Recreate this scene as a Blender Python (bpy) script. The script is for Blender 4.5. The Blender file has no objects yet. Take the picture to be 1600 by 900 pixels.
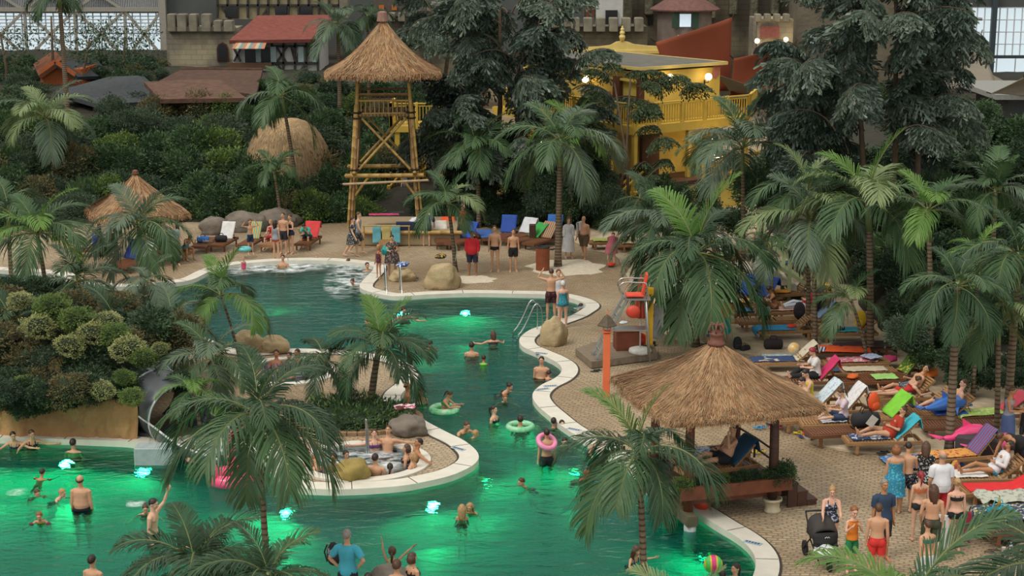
import bpy, bmesh, math, random
import numpy as np
from mathutils import Vector, Matrix, Euler, noise
PI = math.pi
# ---------------------------------------------------------------- camera, world, light
S = bpy.context.scene
COL = S.collection
CAMH, PITCH, F = 13.2, math.radians(12.7), 2500.0
cd = bpy.data.cameras.new('camera'); cam = bpy.data.objects.new('camera', cd); COL.objects.link(cam)
cam.location = (0, 0, CAMH); cam.rotation_euler = (PI/2 - PITCH, 0, 0)
cd.sensor_width = 36; cd.lens = 36*F/1600; cd.clip_end = 600; cd.clip_start = 0.5
S.camera = cam
S.view_settings.view_transform = 'Standard'; S.view_settings.look = 'None'
S.view_settings.exposure = 0.0; S.view_settings.gamma = 1.0; S.view_settings.use_curve_mapping = False
S.cycles.max_bounces = 6; S.cycles.diffuse_bounces = 2; S.cycles.glossy_bounces = 2
S.cycles.transmission_bounces = 4; S.cycles.transparent_max_bounces = 12
S.cycles.sample_clamp_indirect = 4; S.cycles.sample_clamp_direct = 0
W = bpy.data.worlds.new('World'); S.world = W; W.use_nodes = True
nt = W.node_tree; bg = nt.nodes['Background']
tc = nt.nodes.new('ShaderNodeTexCoord'); sp = nt.nodes.new('ShaderNodeSeparateXYZ')
cr = nt.nodes.new('ShaderNodeValToRGB')
nt.links.new(tc.outputs['Generated'], sp.inputs[0]); nt.links.new(sp.outputs['Z'], cr.inputs[0]); nt.links.new(cr.outputs[0], bg.inputs[0])
cr.color_ramp.elements[0].position = 0.0; cr.color_ramp.elements[0].color = (0.95, 1.0, 1.03, 1)
cr.color_ramp.elements[1].position = 0.6; cr.color_ramp.elements[1].color = (1.0, 0.95, 0.88, 1)
bg.inputs[1].default_value = 1.02
sd = bpy.data.lights.new('daylight', 'SUN'); sun = bpy.data.objects.new('daylight', sd); COL.objects.link(sun)
sd.energy = 1.6; sd.angle = math.radians(22); sd.color = (1.0, 0.95, 0.87)
sun.rotation_euler = Euler((math.radians(22), math.radians(-30), 0))

# ---------------------------------------------------------------- helpers
def ray(px, py):
    x, y = (px-800)/F, -(py-450)/F
    c, s = math.cos(PITCH), math.sin(PITCH)
    return Vector((x, c + y*s, -s + y*c))
def G(px, py, z=0.0):
    d = ray(px, py); t = (z-CAMH)/d.z
    return Vector((d.x*t, d.y*t, z))
def P(px, py, Y):
    d = ray(px, py); t = Y/d.y
    return Vector((d.x*t, Y, CAMH + d.z*t))
def lin(c):
    if isinstance(c, str):
        c = [int(c[i:i+2], 16)/255 for i in (0, 2, 4)]
    return tuple(((v/12.92) if v <= 0.04045 else ((v+0.055)/1.055)**2.4) for v in c[:3]) + (1,)
MATS = {}
def mat(name, col, rough=0.7, var=0.12, scale=6.0, bump=0.0, bscale=30.0, metal=0.0, col2=None, spec=0.5, stretch=None, emit=0, trans=0.0, dist=0.01):
    """noise-varied principled material"""
    if name in MATS: return MATS[name]
    m = bpy.data.materials.new(name); m.use_nodes = True; MATS[name] = m
    n = m.node_tree.nodes; L = m.node_tree.links; b = n['Principled BSDF']
    c = lin(col)
    b.inputs['Roughness'].default_value = rough; b.inputs['Metallic'].default_value = metal
    b.inputs['Specular IOR Level'].default_value = spec
    tx = n.new('ShaderNodeTexCoord'); mp = n.new('ShaderNodeMapping'); L.new(tx.outputs['Object'], mp.inputs[0])
    if stretch: mp.inputs['Scale'].default_value = stretch
    ns = n.new('ShaderNodeTexNoise'); ns.inputs['Scale'].default_value = scale; ns.inputs['Detail'].default_value = 4
    L.new(mp.outputs[0], ns.inputs['Vector'])
    rp = n.new('ShaderNodeValToRGB'); L.new(ns.outputs[0], rp.inputs[0]); L.new(rp.outputs[0], b.inputs['Base Color'])
    c2 = lin(col2) if col2 else None
    e = rp.color_ramp.elements
    e[0].position = 0.32; e[1].position = 0.68
    e[0].color = tuple(v*(1-var) for v in c[:3])+(1,) if not c2 else c
    e[1].color = tuple(min(1, v*(1+var)) for v in c[:3])+(1,) if not c2 else c2
    if bump:
        nb = n.new('ShaderNodeTexNoise'); nb.inputs['Scale'].default_value = bscale; nb.inputs['Detail'].default_value = 3
        L.new(mp.outputs[0], nb.inputs['Vector'])
        bp = n.new('ShaderNodeBump'); bp.inputs['Strength'].default_value = bump; bp.inputs['Distance'].default_value = dist
        L.new(nb.outputs[0], bp.inputs['Height']); L.new(bp.outputs[0], b.inputs['Normal'])
    if emit:
        b.inputs['Emission Color'].default_value = c; b.inputs['Emission Strength'].default_value = emit
    if trans:
        out = n['Material Output']; t = n.new('ShaderNodeBsdfTranslucent'); mx = n.new('ShaderNodeMixShader')
        L.new(rp.outputs[0], t.inputs[0]); mx.inputs[0].default_value = trans
        L.new(b.outputs[0], mx.inputs[1]); L.new(t.outputs[0], mx.inputs[2]); L.new(mx.outputs[0], out.inputs[0])
    return m
def nodes(m): return m.node_tree.nodes, m.node_tree.links

def frame_of(d, up=Vector((0, 0, 1))):
    d = d.normalized()
    if abs(d.dot(up)) > 0.97: up = Vector((0, 1, 0)) if abs(d.y) < 0.9 else Vector((1, 0, 0))
    x = up.cross(d).normalized(); y = d.cross(x)
    return x, y, d
class MB:
    """collects shapes; build() links them as ONE mesh object"""
    def __init__(s): s.v = []; s.f = []; s.m = []; s.n = 0; s.cm = 0
    def add(s, V, Fc, mi=None):
        V = [tuple(p) for p in V]
        s.v += V; s.f += [tuple(i+s.n for i in f) for f in Fc]; s.m += [s.cm if mi is None else mi]*len(Fc); s.n += len(V); return s
    def box(s, c, d, rz=0, M=None, taper=1.0, b=0.0):
        x, y, z = d[0]/2, d[1]/2, d[2]/2
        c = Vector(c); R = Matrix.Rotation(rz, 3, 'Z') if M is None else M
        if b <= 0:
            V = [(sx*x*(taper if sz > 0 else 1), sy*y*(taper if sz > 0 else 1), sz*z) for sz in (-1, 1) for sx, sy in ((-1, -1), (1, -1), (1, 1), (-1, 1))]
            return s.add([c + R @ Vector(p) for p in V], [(3, 2, 1, 0), (4, 5, 6, 7), (0, 1, 5, 4), (1, 2, 6, 5), (2, 3, 7, 6), (3, 0, 4, 7)])
        b = min(b, x*.49, y*.49, z*.49)
        rings = []
        V = []
        def ring(hx, hy, zz):
            k = len(V)
            for sx, sy, ax in ((-1, -1, 0), (-1, -1, 1), (1, -1, 1), (1, -1, 0), (1, 1, 0), (1, 1, 1), (-1, 1, 1), (-1, 1, 0)):
                V.append((sx*(hx-(b if ax else 0)), sy*(hy-(0 if ax else b)), zz))
            rings.append(k)
        ring(x-b, y-b, -z); ring(x, y, -z+b); ring(x, y, z-b); ring(x-b, y-b, z)
        Fc = [tuple(range(7, -1, -1)), tuple(rings[3]+i for i in range(8))]
        for a in range(3):
            for i in range(8):
                j = (i+1) % 8; Fc.append((rings[a]+i, rings[a]+j, rings[a+1]+j, rings[a+1]+i))
        return s.add([c + R @ Vector(p) for p in V], Fc)
    def beam(s, a, b, w, h, up=(0, 0, 1)):
        a, b = Vector(a), Vector(b); x, y, d = frame_of(b-a, Vector(up))
        M = Matrix((x, y, d)).transposed()
        return s.box((a+b)/2, (w, h, (b-a).length), M=M)
    def tube(s, pts, r, n=8, cap=True, flat=1.0, up=(0, 0, 1)):
        pts = [Vector(p) for p in pts]; k = len(pts)
        if not hasattr(r, '__len__'): r = [r]*k
        V = []; Fc = []; px = None
        for i in range(k):
            d = (pts[min(i+1, k-1)] - pts[max(i-1, 0)])
            if d.length < 1e-9: d = Vector((0, 0, 1))
            if px is None: x, y, d = frame_of(d, Vector(up))
            else:
                d = d.normalized(); x = (px - d*px.dot(d))
                x = x.normalized() if x.length > 1e-6 else frame_of(d)[0]
                y = d.cross(x)
            px = x; rr = r[i]; ra, rb = rr if hasattr(rr, '__len__') else (rr, rr*flat)
            for j in range(n):
                a = 2*PI*j/n; V.append(pts[i] + x*math.cos(a)*ra + y*math.sin(a)*rb)
        for i in range(k-1):
            for j in range(n):
                q = (j+1) % n; Fc.append((i*n+j, i*n+q, (i+1)*n+q, (i+1)*n+j))
        if cap: Fc.append(tuple(range(n-1, -1, -1))); Fc.append(tuple((k-1)*n+j for j in range(n)))
        return s.add(V, Fc)
    def lathe(s, prof, c=(0, 0, 0), n=16, sx=1, sy=1):
        V = []; Fc = []; c = Vector(c); k = len(prof)
        for r, z in prof:
            for j in range(n):
                a = 2*PI*j/n; V.append(c+Vector((r*math.cos(a)*sx, r*math.sin(a)*sy, z)))
        for i in range(k-1):
            for j in range(n):
                q = (j+1) % n; Fc.append((i*n+j, i*n+q, (i+1)*n+q, (i+1)*n+j))
        Fc.append(tuple(range(n-1, -1, -1))); Fc.append(tuple((k-1)*n+j for j in range(n)))
        return s.add(V, Fc)
    def prism(s, poly, z0, z1):
        n = len(poly)
        V = [(p[0], p[1], z0) for p in poly]+[(p[0], p[1], z1) for p in poly]
        Fc = [tuple(range(n-1, -1, -1)), tuple(range(n, 2*n))]+[(i, (i+1) % n, n+(i+1) % n, n+i) for i in range(n)]
        return s.add(V, Fc)
    def slab(s, poly, nrm):
        """3-D polygon given thickness along nrm"""
        n = len(poly); nr = Vector(nrm); V = [Vector(p) for p in poly]+[Vector(p)+nr for p in poly]
        Fc = [tuple(range(n-1, -1, -1)), tuple(range(n, 2*n))]+[(i, (i+1) % n, n+(i+1) % n, n+i) for i in range(n)]
        return s.add(V, Fc)
    def ell(s, c, r, n=10, k=7, M=None):
        V = []; Fc = []; c = Vector(c)
        for i in range(k+1):
            t = PI*i/k
            for j in range(n):
                a = 2*PI*j/n; p = Vector((r[0]*math.sin(t)*math.cos(a), r[1]*math.sin(t)*math.sin(a), r[2]*math.cos(t)))
                V.append(c + (M @ p if M else p))
        for i in range(k):
            for j in range(n):
                q = (j+1) % n; Fc.append((i*n+j, (i+1)*n+j, (i+1)*n+q, i*n+q))
        return s.add(V, Fc)
    def grid(s, fn, nu, nv, both=0):
        V = [fn(i/nu, j/nv) for i in range(nu+1) for j in range(nv+1)]
        Fc = [(i*(nv+1)+j, (i+1)*(nv+1)+j, (i+1)*(nv+1)+j+1, i*(nv+1)+j+1) for i in range(nu) for j in range(nv)]
        return s.add(V, Fc)
    def mesh(s, name, mats, smooth=False):
        me = bpy.data.meshes.new(name); me.from_pydata(s.v, [], s.f)
        if mats is not None:
            for m in (mats if isinstance(mats, (list, tuple)) else [mats]): me.materials.append(m)
        if any(s.m): me.polygons.foreach_set('material_index', s.m)
        if smooth: me.polygons.foreach_set('use_smooth', [True]*len(me.polygons))
        me.update(); return me
    def build(s, name, mats, parent=None, smooth=False, solid=0, loc=None):
        o = link(name, s.mesh(name, mats, smooth), parent)
        if loc is not None: o.location = loc
        if solid:
            md = o.modifiers.new('thickness', 'SOLIDIFY'); md.thickness = solid; md.offset = 0
        return o
def link(name, me, parent=None):
    o = bpy.data.objects.new(name, me); COL.objects.link(o)
    if parent is not None: o.parent = parent
    return o
def tag(o, label=None, cat=None, group=None, kind=None):
    if label: o['label'] = label
    if cat: o['category'] = cat
    if group: o['group'] = group
    if kind: o['kind'] = kind
    return o
def thing(name, label, cat, loc=(0, 0, 0), rz=0, group=None):
    o = bpy.data.objects.new(name, None); COL.objects.link(o); o.empty_display_size = .2
    o.location = loc; o.rotation_euler = (0, 0, rz); return tag(o, label, cat, group)
def dup(root, loc=None, rz=None, label=None, group=None, scale=None):
    r = root.copy(); COL.objects.link(r)
    if loc is not None: r.location = loc
    if rz is not None: r.rotation_euler = (0, 0, rz)
    if scale is not None: r.scale = (scale,)*3 if not hasattr(scale, '__len__') else scale
    if label: r['label'] = label
    if group: r['group'] = group
    for ch in root.children:
        c = ch.copy(); COL.objects.link(c); c.parent = r
        for g in ch.children:
            d = g.copy(); COL.objects.link(d); d.parent = c
    return r
def struct(name, mb, m, smooth=False):
    return tag(mb.build(name, m, smooth=smooth) if isinstance(mb, MB) else link(name, mb), kind='structure')
def spline(pts, n=6, closed=False):
    pts = [Vector(p) for p in pts]; k = len(pts); out = []
    for i in range(k if closed else k-1):
        g = (lambda j: pts[j % k]) if closed else (lambda j: pts[max(0, min(k-1, j))])
        a, b, c, d = g(i-1), g(i), g(i+1), g(i+2)
        for t in range(n):
            u = t/n; out.append(0.5*((2*b)+(c-a)*u+(2*a-5*b+4*c-d)*u*u+(3*b-a-3*c+d)*u*u*u))
    if not closed: out.append(pts[-1])
    return out
def fill(loops, z0, z1, name, m):
    """flat shape with holes (even-odd), given thickness"""
    cu = bpy.data.curves.new(name, 'CURVE'); cu.dimensions = '2D'; cu.fill_mode = 'BOTH'; cu.extrude = (z1-z0)/2
    for lp in loops:
        sp_ = cu.splines.new('POLY'); sp_.points.add(len(lp)-1); sp_.use_cyclic_u = True
        for i, p in enumerate(lp): sp_.points[i].co = (p[0], p[1], 0, 1)
    o = bpy.data.objects.new(name, cu); COL.objects.link(o)
    me = bpy.data.meshes.new_from_object(o.evaluated_get(bpy.context.evaluated_depsgraph_get()))
    bpy.data.objects.remove(o); bpy.data.curves.remove(cu)
    me.transform(Matrix.Translation((0, 0, (z0+z1)/2))); me.materials.clear(); me.materials.append(m); me.name = name
    return me
def offset(lp, d):
    n = len(lp); out = []
    for i in range(n):
        t = (lp[(i+1) % n]-lp[i-1]); t.normalize(); out.append(lp[i]+Vector((t.y, -t.x, 0))*d)
    return out
def wiggle(me, amp, sc, seed=0, axis=None):
    off = Vector((seed*7.3, seed*3.1, seed))
    for v in me.vertices:
        p = v.co*sc+off; q = Vector((noise.noise(p), noise.noise(p+Vector((31, 0, 0))), noise.noise(p+Vector((0, 57, 0)))))
        if axis == 'z': q.x = q.y = 0
        v.co += q*amp
R = random.Random(7)
# ---------------------------------------------------------------- ground, pools, hall shell
WZ = -0.13; DEPTH = 1.55
POOLPX = [(-160,414),(-60,419),(20,424),(60,426),(95,431),(112,440),(150,447),(212,449),(262,444),(300,438),(330,424),(362,415),(400,411),(450,408),(512,408),(562,412),(580,416),(583,422),(572,434),(562,446),(568,454),(600,462),(625,464),(675,461),(740,459),(800,460),(850,461),(882,465),(907,472),(915,479),(905,487),(890,495),(850,509),(827,517),(812,530),(816,542),(837,552),(860,562),(875,572),(877,582),(867,592),(847,602),(835,612),(832,622),(840,635),(857,650),(882,670),(930,700),(975,728),(1012,755),(1050,780),(1090,803),(1120,822),(1150,840),(1170,857),(1180,875),(1178,897),(1160,925),(1100,942),(900,948),(700,955),(520,960),(300,965),(100,960),(-150,950),(-300,900),(-300,760),
(-200,692),(0,686),(100,688),(200,692),(240,699),(275,694),(330,688),(390,700),(425,735),(460,761),(500,766),(550,766),(625,761),(675,752),(712,742),(742,726),(747,710),(727,691),(695,675),(662,657),(642,640),(627,628),(628,616),(642,604),(652,592),(652,582),(640,570),(620,562),(587,555),(550,549),(510,547),(450,546),(395,550),(355,543),(320,528),(250,503),(150,480),(60,458),(-60,440),(-160,432)]
POOL = spline([G(x, y) for x, y in POOLPX], 4, True)
def area(lp): return sum(lp[i-1].x*lp[i].y-lp[i].x*lp[i-1].y for i in range(len(lp)))/2
if area(POOL) > 0: POOL.reverse()
TUB1C, TUB1R = (G(566, 721.5), (1.44, 1.30)); TUB2C, TUB2R = (G(447, 581), (1.3, 1.3))
def ellip(c, r, n=48): return [c+Vector((r[0]*math.cos(-2*PI*i/n), r[1]*math.sin(-2*PI*i/n), 0)) for i in range(n)]
TUB1, TUB2 = ellip(TUB1C, TUB1R), ellip(TUB2C, TUB2R)
CW = 0.5
POOL_O, TUB1_O, TUB2_O = offset(POOL, -CW), offset(TUB1, -.3), offset(TUB2, -.3)
if abs(area(POOL_O)) < abs(area(POOL)):
    POOL_O = offset(POOL, CW)
if abs(area(TUB1_O)) < abs(area(TUB1)): TUB1_O, TUB2_O = offset(TUB1, .3), offset(TUB2, .3)

# cobbled deck: rows of small setts, wet and dry
def paving():
    m = mat('paving', 'BBA98B', 0.75, 0.18, 0.5, col2='A08A6A'); n, L = nodes(m); b = n['Principled BSDF']
    tx = n['Texture Coordinate']; rp = n['Color Ramp']
    br = n.new('ShaderNodeTexBrick'); br.inputs['Scale'].default_value = 1.0; br.inputs['Brick Width'].default_value = .21; br.inputs['Row Height'].default_value = .115
    br.inputs['Mortar Size'].default_value = .02; br.inputs['Mortar Smooth'].default_value = .5
    mp = n.new('ShaderNodeMapping'); L.new(tx.outputs['Object'], mp.inputs[0]); mp.inputs['Rotation'].default_value[2] = .25
    nz = n.new('ShaderNodeTexNoise'); nz.inputs['Scale'].default_value = .35; mxv = n.new('ShaderNodeMixRGB'); mxv.blend_type = 'ADD'; mxv.inputs[0].default_value = 1.2
    L.new(mp.outputs[0], nz.inputs['Vector']); L.new(mp.outputs[0], mxv.inputs[1]); L.new(nz.outputs['Color'], mxv.inputs[2]); L.new(mxv.outputs[0], br.inputs['Vector'])
    br.inputs['Color1'].default_value = (1.0, 1.0, 1.0, 1); br.inputs['Color2'].default_value = (.72, .74, .78, 1); br.inputs['Mortar'].default_value = (.58, .54, .50, 1)
    big = n.new('ShaderNodeTexNoise'); big.inputs['Scale'].default_value = .22; big.inputs['Detail'].default_value = 3; L.new(tx.outputs['Object'], big.inputs['Vector'])
    L.new(big.outputs[0], rp.inputs[0]); rp.color_ramp.elements[0].position = .35; rp.color_ramp.elements[1].position = .62
    mu = n.new('ShaderNodeMixRGB'); mu.blend_type = 'MULTIPLY'; mu.inputs[0].default_value = 1; L.new(rp.outputs[0], mu.inputs[1]); L.new(br.outputs[0], mu.inputs[2]); L.new(mu.outputs[0], b.inputs['Base Color'])
    bp = n.new('ShaderNodeBump'); bp.inputs['Strength'].default_value = .8; bp.inputs['Distance'].default_value = .03; bp.invert = True
    L.new(br.outputs['Fac'], bp.inputs['Height']); L.new(bp.outputs[0], b.inputs['Normal'])
    return m
PAV = paving()
outer = [Vector(p) for p in ((-75, 15, 0), (75, 15, 0), (75, 150, 0), (-75, 150, 0))]
struct('floor', fill([outer, POOL_O, TUB1_O, TUB2_O], -.5, 0, 'floor', PAV), None)
COPE = mat('coping_stone', 'D6D2C4', 0.55, 0.06, 3.0, 0.2, 40)
def cope_joints(m):
    n, L = nodes(m)
    return m
tag(link('pool_coping', fill([POOL_O, POOL], -.4, .03, 'pool_coping', COPE)), kind='structure')
for i, (a, b, nm) in enumerate(((TUB1_O, TUB1, 'lower'), (TUB2_O, TUB2, 'upper'))):
    tag(link('hot_tub_coping', fill([a, b], -.4, .05, 'hot_tub_coping', COPE)), kind='structure')
# dark drain line where the coping meets the paving
DRN = mat('drain_gap', '3A352E', .8)
tag(link('trim_1', fill([offset(POOL, -(CW+.06)) if abs(area(offset(POOL, -.1))) > abs(area(POOL)) else offset(POOL, CW+.06), POOL_O], -.4, .012, 'trim_1', DRN)), kind='structure')
# joints and depth plates set into the coping
jm = MB(); pm = MB()
acc = 0; POOL2 = POOL
for i in range(len(POOL)):
    a, b = POOL[i-1], POOL[i]; acc += (b-a).length
    if acc > 1.6:
        acc = 0; q = POOL_O[i]; d = (q-b); jm.beam(b+d*.02+Vector((0, 0, .032)), q-d*.02+Vector((0, 0, .032)), .018, .006, up=(0, 0, 1))
tag(jm.build('trim_2', DRN), kind='structure')
for (px, py, a) in ((848,608,.4),(860,603,.2),(897,671,-.6),(845,552,-.4),(905,481,.7),(716,701,-.7),(1176,848,-.6)):
    pm = MB(); c = G(px, py, .035); pm.box(c, (.42, .16, .012), rz=a, b=.004)
    pm.cm = 1; R2 = Matrix.Rotation(a, 3, 'Z')
    for k in range(5): pm.box(c+R2 @ Vector((-.14+k*.07, 0, .009)), (.04, .07, .006), rz=a)
    tag(pm.build('depth_marker', [mat('marker_plate', '9FB0BC', .5), mat('marker_ink', '3D5266', .6)]), 'small blue grey depth plate set flat in the pale coping', 'sign', 'depth plates in the pool rim')
# pool basin
TILE = mat('pool_tile', '2A7B76', .6, .14, .5)
bs = MB()
n_ = len(POOL)
bs.add([(p.x, p.y, -DEPTH) for p in POOL]+[(p.x, p.y, -.35) for p in POOL], [(i, (i+1) % n_, n_+(i+1) % n_, n_+i) for i in range(n_)])
tag(bs.build('pool_basin_wall', TILE), kind='structure')
tag(link('pool_basin_floor', fill([offset(POOL, -.05)], -DEPTH-.2, -DEPTH, 'pool_basin_floor', TILE)), kind='structure')
def water(name, tint, bump=.6, sc=1.6, dist=.15):
    m = bpy.data.materials.new(name); m.use_nodes = True; n, L = nodes(m); n.remove(n['Principled BSDF']); out = n['Material Output']
    tx = n.new('ShaderNodeTexCoord'); mp = n.new('ShaderNodeMapping'); mp.inputs['Scale'].default_value = (.8, 1.5, 1); L.new(tx.outputs['Object'], mp.inputs[0])
    a = n.new('ShaderNodeTexNoise'); a.inputs['Scale'].default_value = sc; a.inputs['Detail'].default_value = 4; a.inputs['Distortion'].default_value = .6; L.new(mp.outputs[0], a.inputs['Vector'])
    c = n.new('ShaderNodeTexNoise'); c.inputs['Scale'].default_value = sc*3.4; c.inputs['Detail'].default_value = 3; L.new(mp.outputs[0], c.inputs['Vector'])
    ad = n.new('ShaderNodeMath'); ad.operation = 'MULTIPLY_ADD'; ad.inputs[1].default_value = .35; L.new(c.outputs[0], ad.inputs[0]); L.new(a.outputs[0], ad.inputs[2])
    bp = n.new('ShaderNodeBump'); bp.inputs['Strength'].default_value = bump; bp.inputs['Distance'].default_value = dist; L.new(ad.outputs[0], bp.inputs['Height'])
    rf = n.new('ShaderNodeBsdfRefraction'); rf.inputs['IOR'].default_value = 1.33; rf.inputs['Color'].default_value = tint; rf.inputs['Roughness'].default_value = .12; L.new(bp.outputs[0], rf.inputs['Normal'])
    tp = n.new('ShaderNodeBsdfTransparent'); tp.inputs['Color'].default_value = tint
    gl = n.new('ShaderNodeBsdfGlossy'); gl.inputs['Roughness'].default_value = .06; L.new(bp.outputs[0], gl.inputs['Normal']); gl.inputs['Color'].default_value = (.9, 1, .97, 1)
    fr = n.new('ShaderNodeFresnel'); fr.inputs['IOR'].default_value = 1.33; L.new(bp.outputs[0], fr.inputs['Normal'])
    m1 = n.new('ShaderNodeMixShader'); m1.inputs[0].default_value = .1; L.new(rf.outputs[0], m1.inputs[1]); L.new(tp.outputs[0], m1.inputs[2])
    m2 = n.new('ShaderNodeMixShader'); fm = n.new('ShaderNodeMath'); fm.operation = 'MULTIPLY'; fm.inputs[1].default_value = .55; L.new(fr.outputs[0], fm.inputs[0]); L.new(fm.outputs[0], m2.inputs[0]); L.new(m1.outputs[0], m2.inputs[1]); L.new(gl.outputs[0], m2.inputs[2]); L.new(m2.outputs[0], out.inputs[0])
    return m
WAT = water('pool_water', (.32, .76, .72, 1)); BUB = water('bubbling_water', (.75, .9, .92, 1), .9, 5, .12)
def sheet(lp, z, name, m, label, cat):
    mb = MB(); mb.add([(p.x, p.y, z) for p in lp], [tuple(range(len(lp)))])
    me = fill([lp], z-.0005, z, name, m)
    # keep one surface only
    bm = bmesh.new(); bm.from_mesh(me); bmesh.ops.delete(bm, geom=[f for f in bm.faces if f.normal.z < .5 ], context='FACES'); bm.to_mesh(me); bm.free()
    if sum(p.normal.z for p in me.polygons) < 0: me.flip_normals()
    return tag(link(name, me), label, cat, kind='stuff')
tag(sheet(POOL, WZ, 'pool_water', WAT, 'teal green rippled water filling the big winding pool', 'water'))
for lp, c, r, nm, z in ((TUB1, TUB1C, TUB1R, 'lower', -.06), (TUB2, TUB2C, TUB2R, 'upper', -.08)):
    tb = MB(); tb.add([(p.x, p.y, -.9) for p in lp]+[(p.x, p.y, .0) for p in lp]+[(c.x, c.y, -.9)], [(i, (i+1) % 48, 48+(i+1) % 48, 48+i) for i in range(48)]+[(i, 96, (i+1) % 48) for i in range(48)])
    tag(tb.build('hot_tub_basin', mat('tub_tile', 'A9B7BA', .5)), kind='structure')
    sheet(lp, z, 'hot_tub_water', BUB, 'churning grey blue water in the '+('round hot tub near the peninsula tip' if nm == 'lower' else 'smaller purple lit hot tub by the boulders'), 'water')
# foam on jets: clumpy bubbles just above the surface
def foam_mat():
    m = bpy.data.materials.new('foam'); m.use_nodes = True; n, L = nodes(m); b = n['Principled BSDF']; out = n['Material Output']
    b.inputs['Base Color'].default_value = (.82, .88, .88, 1); b.inputs['Roughness'].default_value = .6
    tx = n.new('ShaderNodeTexCoord'); mp = n.new('ShaderNodeMapping'); mp.inputs['Scale'].default_value = (.7, 1.1, 1); L.new(tx.outputs['Object'], mp.inputs[0])
    a = n.new('ShaderNodeTexNoise'); a.inputs['Scale'].default_value = 2.2; a.inputs['Detail'].default_value = 8; a.inputs['Roughness'].default_value = .7; L.new(mp.outputs[0], a.inputs['Vector'])
    r = n.new('ShaderNodeValToRGB'); r.color_ramp.elements[0].position = .42; r.color_ramp.elements[1].position = .66; L.new(a.outputs[0], r.inputs[0])
    uv = n.new('ShaderNodeVertexColor') if False else n.new('ShaderNodeAttribute'); uv.attribute_name = 'dens'
    mu = n.new('ShaderNodeMath'); mu.operation = 'MULTIPLY'; L.new(r.outputs[0], mu.inputs[0]); L.new(uv.outputs['Fac'], mu.inputs[1])
    tp = n.new('ShaderNodeBsdfTransparent'); mx = n.new('ShaderNodeMixShader'); L.new(mu.outputs[0], mx.inputs[0]); L.new(tp.outputs[0], mx.inputs[1]); L.new(b.outputs[0], mx.inputs[2]); L.new(mx.outputs[0], out.inputs[0])
    return m
FOAM = foam_mat()
def foam(c, rx, ry, label, z=WZ+.02, power=.9, rot=0):
    nr, na = 10, 36; V = []; D = []; Fc = []
    for i in range(nr+1):
        t = i/nr
        for j in range(na):
            a = 2*PI*j/na; p = Vector((rx*t*math.cos(a), ry*t*math.sin(a), 0)); p.rotate(Euler((0, 0, rot)))
            V.append((c.x+p.x, c.y+p.y, z+.03*noise.noise(Vector((p.x*3, p.y*3, z))))); D.append(min(1, power*(1-t**3)*1.3))
    for i in range(nr):
        for j in range(na): Fc.append((i*na+j, (i+1)*na+j, (i+1)*na+(j+1) % na, i*na+(j+1) % na))
    mb = MB(); mb.add(V, Fc); o = mb.build('foam', FOAM, smooth=True)
    at = o.data.attributes.new('dens', 'FLOAT', 'POINT'); at.data.foreach_set('value', D)
    return tag(o, label, 'foam', kind='stuff')
foam(G(440, 415, WZ), 2.3, 1.7, 'white churned water along the far rim of the jet pool')
foam(G(548, 428, WZ), 1.0, 4.6, 'white churned water on the right side of the jet pool')
foam(G(375, 418, WZ), 1.2, 1.8, 'pale froth at the left end of the jet pool', power=.6)
foam(G(566, 721.5, -.04), 1.38, 1.25, 'white bubbles churning in the round hot tub', z=-.04, power=.95)
foam(G(447, 581, -.06), 1.2, 1.2, 'thin bubbles in the purple lit hot tub', z=-.06, power=.35)
foam(G(335, 697, WZ), .9, .9, 'white splash at the foot of the metal water slide', power=1)
foam(G(212, 788, WZ), .25, .3, 'small splash beside the waving swimmer', power=.6)
foam(G(28, 770, WZ), .3, .3, 'small splash behind the child with red armbands', power=.5)

# sand of the sunbathing beach
SANDPX = [(905,384),(960,400),(975,425),(1010,480),(1060,500),(1100,535),(1160,552),(1190,560),(1215,600),(1232,650),(1262,690),(1330,707),(1400,712),(1440,730),(1480,752),(1500,780),(1512,820),(1580,846),(1660,870),(1800,860),(1800,300),(1400,300),(900,330)]
def sand_mat():
    m = mat('sand', 'C4B499', .9, .1, 1.2, .9, 3.5, col2='A39278', dist=.10)
    return m
bm = bmesh.new(); me = fill([spline([G(x, y) for x, y in SANDPX], 3, True)], .0, .05, 'beach_sand', sand_mat())
tag(link('beach_sand', me), 'pale trampled sand of the sunbathing beach', 'sand', kind='stuff')
bm.free()
for (px, py, rx, ry) in ((738,437,.9,.7),(885,418,1.5,1.6),(1110,522,1.5,1.2)):
    c = G(px, py); me = MB(); me.prism([(c.x+rx*math.cos(a*.3)*(1+.15*math.sin(a*2.1)), c.y+ry*math.sin(a*.3)*(1+.1*math.cos(a*1.7)), 0) for a in range(21)], 0.001, .012)
    tag(me.build('sand_patch', mat('dry_sand', 'CFC5AF', .9)), 'patch of spilled dry sand on the paving by the '+{738:'tan boulder with a bag on top', 885:'slatted waste bin', 1110:'palm near the orange towel bather'}[px], 'sand', kind='stuff')

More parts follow.
